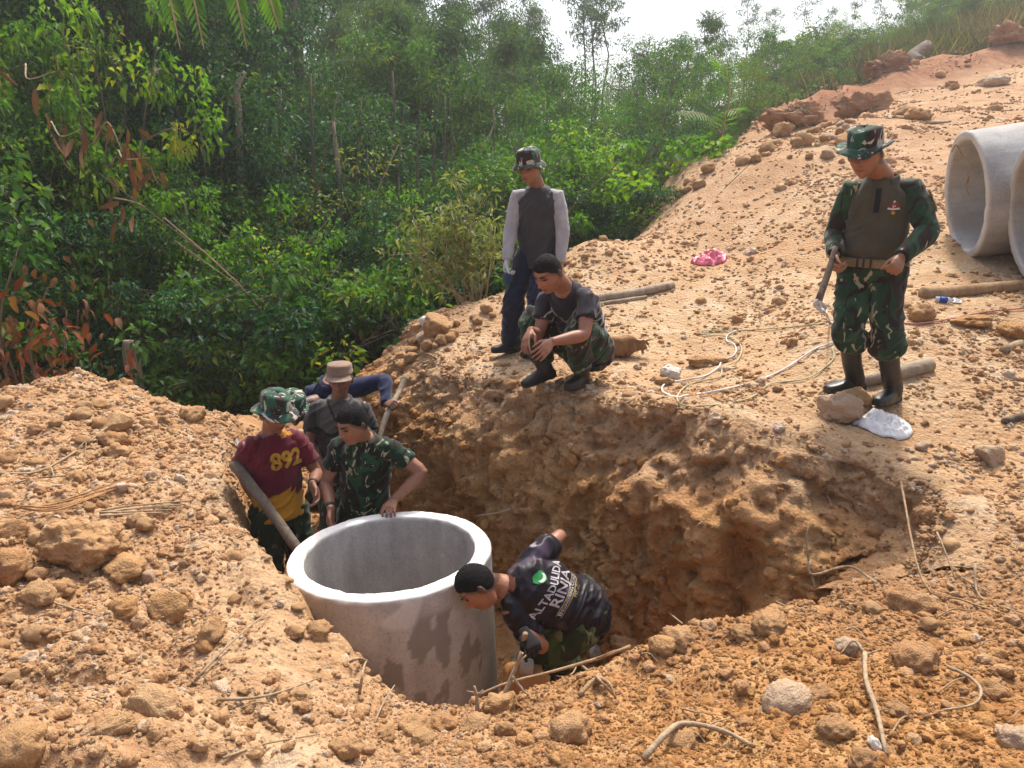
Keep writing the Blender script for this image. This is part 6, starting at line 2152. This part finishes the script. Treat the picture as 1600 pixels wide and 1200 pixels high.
twig("branch leaning up from the bottom edge at right of centre", [(1005, 1198, .02), (1040, 1172, .05), (1068, 1158, .06), (1130, 1166, .04), (1176, 1176, .02)], .011, taper=.6)
twig("curved root making a loop in the right foreground", [(1478, 1056, .02), (1510, 1070, .03), (1530, 1098, .03), (1518, 1116, .03), (1470, 1122, .02)], .007)
twig("forked pale twig lying at the foot of the right cut slope", [(1262, 905, .10), (1268, 915, .06), (1325, 902, .06), (1368, 922, .03)], .010, forks=([(1262, 905, .08), (1256, 885, .16), (1262, 868, .20)], [(1268, 915, .05), (1280, 945, .01)]))
twig("thin twig on the right bank pointing at the cut slope", [(1195, 935, .02), (1215, 950, .03), (1245, 962, .02)], .006)
twig("long thin twig across the right bank", [(1390, 905, .02), (1440, 918, .03), (1500, 945, .02), (1580, 972, .02)], .006, 'root')
twig("fine twig standing up on the right bank", [(1460, 862, .10), (1475, 888, .06), (1490, 905, .01)], .005)
twig("pale twig end by the cut face at lower middle", [(1022, 958, .10), (1045, 972, .06), (1066, 984, .02)], .006)
twig("twig on the right bank near the photo edge", [(1520, 905, .06), (1530, 940, .02), (1598, 968, .02)], .006)
for i in range(46):
    px, py = _vr.uniform(980, 1595), _vr.uniform(900, 1180)
    if i % 3 == 2: px, py = _vr.uniform(10, 420), _vr.uniform(640, 1180)
    g = G(px, py)
    if inside(g[:1], g[1:2], POLY)[0]: continue
    a = _vr.uniform(-.7, .7); L = _vr.uniform(20, 70)
    twig("thin dry rootlet lying on the dug earth", [(px - L * math.cos(a) / 2, py - L * math.sin(a) / 2, .008), (px, py + _vr.uniform(-8, 8), .02), (px + L * math.cos(a) / 2, py + L * math.sin(a) / 2, .008)], _vr.uniform(.0018, .0042), 'root' if i % 2 else 'straw', 'rootlet', 'twig', "thin rootlets on the near banks")
# root poking out of the far face
def stick3(label, pts, r, m='straw', name='twig', cat='twig', k=4, taper=.7):
    v, f = tube(np.array(pts), np.array(r) if not np.isscalar(r) else r * np.linspace(1, taper, len(pts)), 10, k)
    return tag(wobj(name, v + .10 * (r if np.isscalar(r) else r[0]) * noise(v * 25)[:, None], f, M[m]), label, cat)
def W(px, py, out=0.0):
    """point of the cut face seen through a pixel"""
    d = unit(ray(px, py))
    h = WALLBVH.ray_cast(Vector((0, 0, CAM_Z)), Vector(d))
    return (np.array(h[0]) if h[0] is not None else P(px, py, 4.6)) - d * out
stick3("pale root sticking out of the far cut face behind the ring", [W(816, 790, -.05), W(780, 801, .06), W(744, 806, .12)], .009, 'straw')
for i, (a, b, c, d) in enumerate(((975, 820, 990, 836), (1100, 812, 1085, 825), (1010, 900, 1030, 890), (1170, 905, 1150, 920), (900, 760, 915, 772), (1290, 770, 1300, 790))):
    stick3("fine rootlet hanging from the cut face", [W(a, b, -.03), W((a + c) / 2, (b + d) / 2, .04), W(c, d, .05)], .003)['group'] = "rootlets in the cut face"

def edge_stick(label, pts, r, m='straw', forks=()):
    acc = Acc()
    for k, q in enumerate([pts] + list(forks)):
        w = np.array([P(*c) for c in q])
        acc.add(*tube(w, (r if k == 0 else r * .6) * np.linspace(1, .5, len(w)), 7, 4))
    v, f = acc.get()
    return tag(wobj("twig", v + .0012 * noise(v * 60)[:, None], f, M[m]), label, "twig")
edge_stick("bent bare branch lying across the pit edge in front of the bending man", [(985, 1010, 3.03), (930, 1030, 3.0), (860, 1050, 2.95), (790, 1068, 2.90), (738, 1090, 2.86)], .0085, 'root', ([(930, 1030, 3.0), (960, 1016, 2.99)], [(752, 1084, 2.87), (730, 1080, 2.85)], [(800, 1066, 2.91), (780, 1085, 2.88)]))
edge_stick("frayed stick standing up at the pit edge beside the ring", [(780, 1108, 2.80), (797, 1064, 2.84), (812, 1028, 2.87), (817, 1020, 2.87)], .0115, 'straw', ([(806, 1040, 2.86), (822, 1024, 2.86)], [(800, 1056, 2.84), (818, 1080, 2.82), (826, 1086, 2.82)], [(808, 1036, 2.86), (813, 1018, 2.86)]))
edge_stick("short twisted root end on the edge right below the ring", [(746, 1118, 2.74), (745, 1090, 2.75), (741, 1072, 2.76)], .010, 'straw', ([(745, 1088, 2.75), (755, 1078, 2.75)],))

# ================================================================== POLES AND LOGS
_a, _b, _c = P(366, 724, 4.90), P(410, 782, 4.74), P(464, 856, 4.56)
stick3("grey wooden pole slanting down the left trench edge beside the man in maroon", [_a, _b, _c + np.array([0, 0, -.0]), _c + (_c - _b) * .45], [.038, .036, .033, .031], 'bark_grey', 'wooden_pole', 'pole')
def glog(label, pts, r, m, name='log', cat='log', lift=.6, jag=True):
    w = np.array([G(a, b) for a, b in pts])
    w[:, 2] += (r if np.isscalar(r) else np.array(r)) * lift
    return stick3(label, w, r, m, name, cat, 5)
glog("pale straight log lying behind the squatting man", [(905, 474), (945, 470), (1000, 462), (1052, 450)], [.045, .045, .044, .040], 'bark_pale')
glog("thinner pale pole lying beside the log behind the squatting man", [(930, 480), (970, 473), (1010, 467)], [.022, .022, .018], 'bark_pale', 'wooden_pole', 'pole')
glog("pale broken log lying behind the soldier's rubber boots", [(1300, 610), (1370, 598), (1420, 586), (1452, 578)], [.040, .045, .050, .052], 'bark_pale')
glog("long brown peeled log under the concrete pipes at right", [(1440, 466), (1480, 463), (1540, 458), (1640, 451)], [.052, .050, .052, .056], 'wood')
glog("short grey stick at the right photo edge on the trodden ground", [(1568, 664), (1600, 656), (1640, 650)], [.022, .024, .02], 'bark_mid', 'stick', 'stick')
glog("squared pale timber offcut on the ground at the right photo edge", [(1566, 552), (1594, 540)], [.028, .028], 'straw', 'timber_offcut', 'timber')
glog("pale stick lying on the road high behind the soldier's hat", [(1446, 195), (1485, 192)], [.03, .022], 'bark_pale', 'stick', 'stick')
glog("pale broken log among rubble behind the soldier's hat", [(1285, 215), (1312, 222)], [.05, .05], 'bark_pale')
# uprooted stump behind the squatting man
_g = G(968, 560)
_acc = Acc()
_acc.add(*tube([_g + np.array([-.12, .05, .05]), _g + np.array([0, .04, .09]), _g + np.array([.12, .02, .10]), _g + np.array([.19, .0, .11])], [.07, .095, .055, .045], 16, 4))
for k in range(9):
    a = k * .7
    s = _g + np.array([.15, 0, .10]); d = np.array([.10 + .05 * math.cos(a), .05 * math.sin(a * 1.3), .07 * math.cos(a) + .02])
    _acc.add(*tube([s, s + d * .35, s + d * .75 - np.array([0, 0, .02])], [.024, .012, .004], 7, 3))
_v, _f = _acc.get()
_v = _v + (.035 * noise(_v * 9) + .02 * noise(_v * 22))[:, None] * np.array([1, 1, 1])
tag(wobj("uprooted_stump", _v, _f, M['stump']), "uprooted brown tree stump lying behind the squatting man", "stump")

# ================================================================== ROPES AND LITTER
def rope(label, pts, r, m, name='rope'):
    w = np.array([(G(p[0], p[1]) + np.array([0, 0, p[2] if len(p) > 2 else .012])) for p in pts])
    v, f = tube(w, r, 8, 5)
    n = len(v)
    tw = np.arange(n) % 8
    ring = np.arange(n) // 8
    v = v + (.25 * r * np.sin(tw * 1.57 + ring * 1.3))[:, None] * np.array([.4, .4, 1])
    return tag(wobj(name, v, f, M[m]), label, 'rope')
M['rope_white'] = make_cloth("white_rope", (.62, .60, .57), .8)
M['rope_green'] = make_cloth("pale_green_rope", (.42, .42, .25), .8)
M['rope_red'] = make_cloth("pink_rope", (.50, .22, .17), .8)
rope("white rope looped over the trodden ledge from the soldier's stick", [(1281, 472, .02), (1290, 482), (1292, 500), (1300, 508), (1308, 512), (1304, 535), (1270, 552), (1225, 580), (1180, 600), (1120, 614), (1070, 621), (1058, 624), (1036, 615), (1038, 605), (1065, 597), (1100, 592), (1122, 577), (1128, 567), (1145, 560), (1150, 550), (1146, 540), (1136, 536), (1136, 528), (1150, 519)], .0062, 'rope_white')
rope("pale green rope in wide loops beside the white rope on the ledge", [(1300, 548), (1300, 566), (1260, 595), (1205, 603), (1170, 626), (1110, 636), (1068, 636), (1058, 624), (1072, 606), (1102, 598), (1125, 592), (1130, 576), (1152, 566), (1158, 545), (1140, 530), (1098, 526), (1102, 520), (1150, 519), (1230, 514), (1290, 508)], .0048, 'rope_green')
rope("pinkish rope stretched over the ground right of the soldier", [(1405, 508), (1440, 508), (1480, 502), (1510, 496), (1550, 490), (1640, 482)], .0065, 'rope_red')
_k = G(1281, 472, .05)
_acc = Acc()
for k in range(4):
    t = np.linspace(0, 2 * np.pi, 12, endpoint=False)
    q = np.stack([.020 * np.cos(t), .010 * np.sin(t * 2 + k), .022 * np.sin(t)], 1) + P(1283, 474, 4.52) + np.array([.01 * k - .02, 0, -.01 * k])
    _acc.add(*tube(np.vstack([q, q[:1]]), .0075, 6, 2))
_acc.add(*tube([P(1283, 480, 4.52), P(1290, 490, 4.53), G(1296, 505, .02)], .008, 6, 4))
_v, _f = _acc.get()
tag(wobj("rope_knot", _v, _f, M['rope_white']), "knotted end of white rope hanging from the soldier's stick", "rope")

def film(name, label, cat, px, py, wpx, hpx, col, seed, alpha=1.0, hz=.06):
    """crumpled thin plastic"""
    g = G(px, py); d = np.linalg.norm(g - np.array([0, 0, CAM_Z])); W_, D_ = wpx / FPX * d, hpx / FPX * d * 2.6
    n = 46
    u, v = np.meshgrid(np.linspace(-1, 1, n), np.linspace(-1, 1, n))
    u, v = u.ravel(), v.ravel()
    rs_ = 1 + .22 * noise(np.stack([np.arctan2(v, u) * 1.4, u * 0 + seed, u * 0], 1))
    sq = np.sqrt(np.maximum(1 - v * v / 2, .1)); sq2 = np.sqrt(np.maximum(1 - u * u / 2, .1))
    x, y = u * sq * W_ / 2 * rs_, v * sq2 * D_ / 2 * rs_
    q = np.stack([x * 14 / max(W_ * 4, .6), y * 14 / max(W_ * 4, .6), u * 0 + seed], 1)
    r = 1 - np.minimum(1, np.hypot(u * sq, v * sq2))
    z = hz * (r ** .5) * (.35 + 1.1 * np.abs(noise(q * .9)) + .5 * np.abs(noise(q * 1.9)) + .45 * np.abs(noise(q * 3.1 + 4)) + .14 * noise(q * 6))
    pz = H(g[0] + x, g[1] + y) + .006 + np.maximum(z, 0)
    i = np.arange(n * n).reshape(n, n)
    F = np.stack([i[:-1, :-1], i[:-1, 1:], i[1:, 1:], i[1:, :-1]], -1).reshape(-1, 4)
    m, nt, b = mat(name + "_film")
    b.inputs['Base Color'].default_value = (*col, 1); b.inputs['Roughness'].default_value = .3
    b.inputs['Subsurface Weight'].default_value = 0
    tr = N(nt, "ShaderNodeBsdfTranslucent"); tr.inputs['Color'].default_value = (*col, 1)
    ms = N(nt, "ShaderNodeMixShader"); ms.inputs[0].default_value = .18
    nt.links.new(b.outputs[0], ms.inputs[1]); nt.links.new(tr.outputs[0], ms.inputs[2]); nt.links.new(ms.outputs[0], nt.nodes["Material Output"].inputs[0])
    o = wobj(name, np.stack([g[0] + x, g[1] + y, pz], 1), F, m)
    sd = o.modifiers.new('thickness', 'SOLIDIFY'); sd.thickness = .0015
    return tag(o, label, cat)
film("plastic_bag", "crumpled pink plastic bag lying on the road", "plastic bag", 1109, 410, 52, 20, (.75, .16, .24), 1, hz=.13)
film("plastic_bag", "crumpled white plastic bag on the ground in front of the rubber boots", "plastic bag", 1380, 672, 80, 22, (.86, .85, .82), 2, hz=.09)
film("plastic_scrap", "scrap of white plastic beside the log at the right photo edge", "plastic scrap", 1492, 472, 20, 5, (.7, .66, .64), 3, hz=.02)
film("plastic_scrap", "white plastic scrap at the rim of the trench left of the maroon shirt", "plastic scrap", 371, 694, 14, 6, (.62, .68, .68), 4, hz=.03)
film("plastic_scrap", "dirty white scrap half buried on the near bank at lower right", "plastic scrap", 1366, 1166, 16, 12, (.6, .56, .5), 6, hz=.02)
film("plastic_scrap", "scrap of orange tape beside the soldier's trousers", "tape", 1306, 511, 14, 6, (.6, .17, .03), 7, hz=.03)
# little water bottle with a blue label
_g = G(1474, 474)
_bt = empty("water_bottle", _g)
_bt.scale = (.7, .7, .7)
tag(_bt, "small clear water bottle with a blue label in front of the long brown log", "bottle")
_ax = unit([.95, -.3, 0]); _s = np.array([0, 0, .03])
_m, _nt2, _b2 = mat("clear_plastic"); _b2.inputs['Base Color'].default_value = (.75, .80, .85, 1); _b2.inputs['Roughness'].default_value = .15; _b2.inputs['Transmission Weight'].default_value = .5
wobj("bottle_body", *tube([_g + _s - _ax * .085, _g + _s - _ax * .08, _g + _s + _ax * .05, _g + _s + _ax * .075, _g + _s + _ax * .085], [.02, .030, .030, .014, .013], 16), _m, _bt)
wobj("bottle_label", *tube([_g + _s - _ax * .045, _g + _s + _ax * .035], [.0315, .0315], 16), make_cloth("blue_label", (.03, .09, .45), .5), _bt)
wobj("bottle_cap", *tube([_g + _s + _ax * .085, _g + _s + _ax * .10], [.015, .015], 12), make_cloth("white_cap", (.6, .6, .6), .5), _bt)
# things on the pit floor beside the bending man
_p = P(822, 1044, 3.78)
_v, _f = box((0, 0, 0), (.085, .10, .055)); 
_bm_v, _bm_f = loft([(_p + np.array([0, 0, z]), np.array([1, 0, 0]), np.array([0, 1, 0]), r, r * 1.1) for z, r in ((-.05, .030), (-.045, .036), (.0, .040), (.03, .042), (.034, .038))], 20, 5)
tag(wobj("mortar_tray", _bm_v, _bm_f, simple("dull_plastic", (.42, .37, .33), .6)), "small pale square tub on the pit floor below the tool handle", "tub")
_q = floor_z(0, 3.8)
_tv, _tf = rock_verts(77, 4, (.17, .17, 1), .3)
_tv[:, 2] = np.clip(_tv[:, 2], -.2, .8) * (_p[2] - .06 - _q) / .72 + _q
_tv[:, :2] += _p[:2]
tag(wobj("earth_heap", _tv, _tf, M['wetclod']), "low heap of earth on the pit floor under the pale tub", "earth heap")
# loose binding wire hanging in the pipe mouths
for a, b, c, l in (((1487, 238), (1494, 226), (1502, 240), "bent wire hanging inside the top of the pipe mouth"), ((1508, 290), (1514, 275), (1511, 296), "loop of wire on the inner right wall of the pipe mouth")):
    stick3(l, [P(a[0], a[1], 7.42), P(b[0], b[1], 7.40), P(c[0], c[1], 7.42), P(c[0] + 3, c[1] + 8, 7.42)], .007, 'straw', 'wire', 'wire')

# ================================================================== ROOT CLUMPS, DRY PLANTS, PALM FRONDS
def root_clump(px, py, w, label, seed, hairs=140):
    g = G(px, py); d = np.linalg.norm(g); R0 = w / FPX * d / 2
    rs = np.random.RandomState(seed)
    v, f = rock_verts(seed, 5, (1.25, .8, .7), .55)
    v = v * (1 + .16 * noise(v * 3.3 + seed) + .12 * (np.abs(noise(v * 6 + seed)) - .2))[:, None]
    e = tag(empty("root_clump", g), label, "root clump")
    wobj("earth_ball", v * R0 + g + np.array([0, 0, R0 * .22]), f, M['redclod'], e)
    acc = Acc()
    for k in range(hairs):
        a = rs.uniform(0, 6.28); el = rs.uniform(-.1, 1.3)
        s = g + np.array([math.cos(a) * math.cos(el), .7 * math.sin(a) * math.cos(el), .8 * math.sin(el)]) * R0 * .95 + np.array([0, 0, R0 * .22])
        dv = rs.normal(size=3) * .35 + np.array([0, -.3, -.4]) + (s - g) / R0 * .3
        L = R0 * rs.uniform(.3, .9)
        acc.add(*tube([s, s + dv * L * .5, s + dv * L + np.array([0, 0, -.25 * L])], [.012, .008, .003], 4, 2))
    v, f = acc.get()
    wobj("roots", v, f, M['straw'], e)
root_clump(1243, 200, 58, "clump of tangled dry roots and earth at the top of the road crest", 3, 130)
root_clump(1345, 178, 52, "wide torn red-brown root clump behind the soldier's hat", 5, 60)
root_clump(1385, 112, 40, "red-brown root clump at the foot of the fallen grey trunk", 6, 40)
root_clump(1575, 70, 30, "red-brown earth clump at the upper right photo edge", 8, 10)

LEAFM = {}
def big_leaf_mesh(L, Wd, m, key, curl=.25):
    if key in LEAFM: return LEAFM[key]
    n = 7
    V, F = [], []
    for i in range(n):
        t = i / (n - 1)
        w = Wd / 2 * math.sin(math.pi * min(1, t * .9 + .08)) ** .8
        z = -curl * L * t * t
        V += [(-w, t * L, z + w * .35), (0, t * L, z), (w, t * L, z + w * .35)]
    for i in range(n - 1):
        for k in (0, 1):
            F.append((i * 3 + k, i * 3 + k + 1, i * 3 + k + 4, i * 3 + k + 3))
    me = mesh_of("leaf", V, F)
    rs = np.random.RandomState(len(LEAFM))
    c = np.full(len(V), .5)
    color_attr(me, np.stack([c, c, c, c * 0 + 1], 1))
    me.materials.append(m)
    LEAFM[key] = me
    return me

def leafy_stem(name, label, cat, base, tip, n, mesh, rs, hang=.8, r=.02, stemm='straw', spread=.35, s=(.7, 1.2), group=None, start=.3):
    """a stem that carries large single leaves, each its own part"""
    base, tip = np.array(base), np.array(tip)
    e = tag(empty(name, base), label, cat, group)
    mid = (base + tip) / 2 + rs.normal(size=3) * .12
    pts = catmull([base, mid, tip], 8)
    v, f = tube(pts, np.linspace(r, r * .35, len(pts)), 7)
    wobj("stem", v, f, M[stemm], e)
    for k in range(n):
        t = start + (1 - start) * (k + rs.uniform()) / n
        p = pts[int(t * (len(pts) - 1))] + rs.normal(size=3) * spread * .35
        o = link("leaf", mesh, None, e)
        o.location = [float(c) for c in p - base]
        o.rotation_euler = (-hang * 1.57 + rs.normal() * .3, rs.normal() * .4, rs.uniform(0, 6.28))
        q = rs.uniform(*s); o.scale = (q, q, q)
    return e
_lr = np.random.RandomState(5)
_dry = big_leaf_mesh(.25, .065, M['leaf_dry'], 'dry')
_rust = big_leaf_mesh(.15, .065, M['leaf_rust'], 'rust')
_rust2 = big_leaf_mesh(.12, .06, M['leaf_dry'], 'rust2', .4)
_green = big_leaf_mesh(.24, .16, M['leaf_bright'], 'green', .2)
for px, py, py2, Y, n, l in ((165, 268, 225, 10.0, 14, "hanging cluster of long dry brown leaves, left of two on the forest edge"), (205, 300, 235, 10.0, 16, "hanging cluster of long dry brown leaves, right of two on the forest edge"), (100, 232, 190, 10.2, 7, "dry brown leaves hanging below the upper left canopy"), (60, 120, 100, 10.2, 4, "few brown leaves hanging high at the left"), (200, 350, 310, 9.9, 7, "dry brown leaves hanging low in the left forest")):
    leafy_stem("dry_leaf_spray", l, "dry leaves", P(px - 20, py2, Y), P(px + 26, py2 + 12, Y - .3), n, _dry, _lr, .95, .012, spread=.5, start=.0)
for px, py, Y, n, hh, l in ((20, 590, 8.3, 34, .55, "rust-brown dead bush at the left photo edge behind the heap"), (75, 580, 8.5, 34, .6, "rust-brown dead bush, second from the left photo edge"), (125, 580, 8.6, 22, .42, "rust-brown dead bush beside the crest of the left heap"), (5, 480, 8.2, 26, .7, "dark red-leaved dead branch at the left photo edge"), (50, 545, 8.2, 26, .5, "rusty dead branch leaning over the left heap")):
    b = gz(px, Y) + np.array([0, 0, .05])
    tp = P(px + _lr.uniform(-30, 30), py - 95, Y - .2)
    leafy_stem("dead_bush", l, "dead bush", b, tp, int(n * 2.4), _rust if n > 26 else _rust2, _lr, .45, .02, 'bark_mid', .95, (.6, 1.3), start=.1)
for k in range(4):
    b = gz(165 + 9 * k, 10.2); leafy_stem("dry_leaf_spray", "shaggy dead brown leaves around the bare stem above the stumps", "dry leaves", b, P(170 + 6 * k, 430 + 10 * k, 10.2), 9, _dry, _lr, .9, .018, spread=.25, group="shaggy dead leaves above the stumps", start=.45)
leafy_stem("broad_leaf_plant", "few broad yellow-green leaves on a stalk behind the left heap", "plant", gz(22, 8.4), P(26, 505, 8.4), 5, _green, _lr, .3, .014, spread=.25, start=.75)

def palm_frond(label, pts, n, L, mk='leaf_bright', wd=.035, fall=0):
    """rib through the points; every leaflet its own part"""
    pts = catmull(pts, 8)
    e = tag(empty("palm_frond", pts[0]), label, "palm frond")
    v, f = tube(pts, np.linspace(.022, .006, len(pts)), 7)
    wobj("rib", v, f, M['straw'], e)
    me = big_leaf_mesh(L, wd, M[mk], 'leaflet%.2f' % L + mk, .22)
    for k in range(n):
        t = .12 + .86 * k / n
        x = t * (len(pts) - 1); i = min(int(x), len(pts) - 2)
        p = pts[i] + (pts[i + 1] - pts[i]) * (x - i); tg = unit(pts[i + 1] - pts[i])
        for s in (-1, 1):
            sd = unit(np.cross(tg, [0, -.4, 1])) * s
            d = unit(sd * (1 - .6 * fall) + tg * .45 + np.array([0, 0, -1.]) * fall)
            xx = unit(np.cross(d, tg))
            m = Matrix((np.append(np.cross(d, xx), 0), np.append(d, 0), np.append(xx * s, 0), (0, 0, 0, 1))).transposed()
            o = link("leaflet", me, None, e)
            o.matrix_local = Matrix.Translation(Vector(p - pts[0])) @ m @ Matrix.Scale(math.sin(math.pi * (t * .8 + .15)) * .9 + .15, 4)
    return e
palm_frond("upright palm frond with long thin leaflets above the road crest", [P(1137, 175, 16.0), P(1140, 140, 16.0), P(1132, 105, 15.8), P(1118, 88, 15.6)], 15, .42)
palm_frond("palm frond pointing left among the bushes by the road crest", [P(1130, 215, 15.6), P(1110, 185, 15.4), P(1085, 176, 15.2), P(1062, 180, 15.0)], 14, .40)
palm_frond("arching palm frond bending right among the bushes by the road crest", [P(1128, 210, 15.5), P(1135, 178, 15.3), P(1150, 172, 15.1), P(1162, 186, 15.0)], 12, .36)
for i, (px, Y, lab) in enumerate(((268, 9.5, "leftmost hanging palm frond at the top of the photo"), (305, 9.7, "second hanging palm frond at the top of the photo"), (372, 9.6, "third hanging palm frond at the top of the photo"), (425, 9.4, "yellow hanging frond tip at the top of the photo"))):
    palm_frond(lab, [P(px - 30, -70, Y), P(px - 10, -30, Y), P(px, 10, Y), P(px + (14 if i < 3 else 12), (78 if i < 3 else 45), Y)], 13, .20 + .001 * i, 'leaf_mid' if i < 3 else 'leaf_bright', .035, .5)
# the light olive shrub on the crest with its bare stems
def olive_shrub():
    b = P(744, 462, 8.55); b[2] = H(b[0], b[1])[0]
    e = tag(empty("shrub", b), "pale olive shrub with bare forked stems growing on the crest behind the standing man", "shrub")
    rs = np.random.RandomState(9)
    tubes, tips = [], []
    for tx, ty in ((650, 345), (680, 330), (700, 318), (725, 330), (745, 345), (765, 365), (690, 380), (735, 300), (640, 370), (775, 350), (655, 400), (715, 350)):
        tip = P(tx, ty, 8.55 + rs.uniform(-.35, .35)); tip[2] = P(tx, ty, 8.55)[2]
        m = b * .5 + tip * .5 + rs.normal(size=3) * .06
        tubes.append(tube([b + rs.normal(size=3) * .02, b * .75 + tip * .25 + rs.normal(size=3) * .03, m, tip], [.017, .014, .010, .004], 6, 4))
        for q in range(7):
            u = rs.uniform(.5, 1.05); c = b * (1 - u) + tip * u + rs.normal(size=3) * .13
            tubes.append(tube([m * (1 - .5) + tip * .5 if u > .6 else m, c], [.004, .002], 4)); tips.append(c)
        tips.append(tip)
    v, f = merge_tubes(tubes)
    wobj("stem", v, f, M['straw'], e)
    tips = np.array(tips) - b
    cv = cluster(tips, np.full(len(tips), .13), 17, .105, .30, rs, .5, .3, droop=.2)
    link("foliage", leaf_mesh("foliage", [cv], rs, M['leaf_olive']), None, e)
olive_shrub()

# ================================================================== CONCRETE RINGS
def pipe_mesh(ro, ri, h, seed, n=224, rows=72):
    rs = np.random.RandomState(seed)
    prof = [(ri, h - .012)] + [(ri, z) for z in np.linspace(h - .03, .02, rows)] + [(ri + .006, 0)]
    prof += [(ro - .006, 0)] + [(ro, z) for z in np.linspace(.02, h - .03, rows)] + [(ro, h - .012), (ro - .010, h)]
    prof += [(ro - (ro - ri) * t, h) for t in (.35, .65)] + [(ri + .010, h)]
    th = np.linspace(0, 2 * np.pi, n, endpoint=False)
    V = []
    for r, z in prof:
        V.append(np.stack([r * np.cos(th), r * np.sin(th), np.full(n, z)], 1))
    V = np.array(V)
    m = len(prof)
    F = []
    for i in range(m):
        for j in range(n):
            F.append((i * n + j, i * n + (j + 1) % n, ((i + 1) % m) * n + (j + 1) % n, ((i + 1) % m) * n + j))
    v = V.reshape(-1, 3)
    q = v + seed * 3.1
    top, bot = sm(h - .06, h, v[:, 2]), sm(.06, 0, v[:, 2])
    rad = v[:, :2] / (np.linalg.norm(v[:, :2], axis=1)[:, None])
    chip = np.maximum(0, noise(q * 9) - .30) * .022 * np.maximum(top, bot)
    out = np.where(np.hypot(v[:, 0], v[:, 1]) > (ro + ri) / 2, 1, -1)
    v = v.copy()
    v[:, :2] -= rad * (chip * out)[:, None]
    v[:, :2] += rad * (.0025 * noise(q * 6))[:, None]
    v[:, 2] += top * (.006 * noise(q * 7) + .003 * noise(q * 25)) - bot * .006 * noise(q * 7)
    return v, F

RO, RI, RH = .585, .490, 1.02
_v, _f = pipe_mesh(RO, RI, RH, 1)
_rc = P(621, 858, 4.19)
ring_base = np.array([_rc[0], _rc[1], _rc[2] - RH])
_me = mesh_of("concrete_ring", _v, _f)
# patches: damp on the near face, white on the rim, earth stain low down
_q = _v
_a = np.degrees(np.arctan2(_q[:, 1], _q[:, 0]))
_rr = np.hypot(_q[:, 0], _q[:, 1])
_outer = sm(RO - .03, RO - .015, _rr)
_nf = fbm(np.stack([_a * .085, _q[:, 2] * 4.4, _a * 0 + 2], 1), 4)
_face = np.exp(-((_a + 66) / 26) ** 2)
_dry = sm(.93, .86, _q[:, 2])
_damp = sm(.30, .36, _nf * .75 + .40 * _face) * _outer * _dry
_dampin = .35 * sm(.1, .6, fbm(np.stack([_a * .07, _q[:, 2] * .9, _a * 0 + 7], 1), 3)) * (1 - _outer)
_rim = np.maximum(sm(RH - .016, RH - .005, _q[:, 2] + .008 * noise(_q * 12)) * (.9 + .2 * noise(_q * 5)), sm(.30, .42, noise(np.stack([_a * .05, _q[:, 2] * 5, _a * 0], 1))) * _outer * sm(.72, .93, _q[:, 2]) * .35)
_st = sm(.35, .0, _q[:, 2]) * .4 * sm(-.2, .4, noise(_q * 4 + 9)) * _outer
color_attr(_me, np.stack([np.clip(_damp + _dampin, 0, 1) * .9, _rim, _st, _a * 0 + 1], 1))
_ring = link("concrete_ring", _me, M['ring'], None, ring_base)
_ring.rotation_euler = (math.radians(1.0), math.radians(-2.2), 0)
tag(_ring, "round concrete culvert ring standing upright in the pit with white rim", "concrete ring")

def lying_pipe(loc, axis, label, seed, L):
    v, f = pipe_mesh(.585, .50, L, seed, 112, 36)
    v[:, 2] = L - v[:, 2]                                           # open end at the origin of the axis
    f = [tuple(reversed(q)) for q in f]
    me = mesh_of("concrete_pipe", v, f)
    low = sm(.25, .0, v[:, 2]) * 0
    rim = sm(.02, .0, v[:, 2]) * .35
    color_attr(me, np.stack([.35 * sm(.1, .5, noise(v * 3 + seed)), rim, .5 * sm(.1, .6, noise(v * 2.2 + seed * 5)), low + 1], 1))
    o = link("concrete_pipe", me, M['pipe'], None, loc)
    o.rotation_mode = 'QUATERNION'
    o.rotation_quaternion = Vector(axis).to_track_quat('Z', 'X')
    OFF[o.name] = np.array(loc)
    return tag(o, label, "concrete pipe", "concrete pipes lying on the slope")

_pax = unit((.95, -.20, .13))
_pa = P(1507, 311, 7.45) + np.array([0, 0, .03])
_pb = P(1618, 340, 6.35) + np.array([0, 0, .03])
lying_pipe(_pa, _pax, "grey concrete pipe lying on its side, its whole round mouth in view", 2, 1.3)
lying_pipe(_pb, _pax, "grey concrete pipe cut by the right photo edge in front of another pipe", 3, 1.3)

# ================================================================== AIR
_v, _f = box((0, 24, 22), (210, 190, 62))
_m = bpy.data.materials.new("haze"); _m.use_nodes = True
_n = _m.node_tree; _n.nodes.remove(_n.nodes["Principled BSDF"])
_pv = _n.nodes.new("ShaderNodeVolumePrincipled")
_pv.inputs['Color'].default_value = (.92, .96, 1.0, 1); _pv.inputs['Density'].default_value = .0022; _pv.inputs['Anisotropy'].default_value = .6
_n.links.new(_pv.outputs[0], _n.nodes["Material Output"].inputs['Volume'])
tag(wobj("haze", _v, _f, _m, base=(0, 0, 0), smooth=False), kind='stuff')
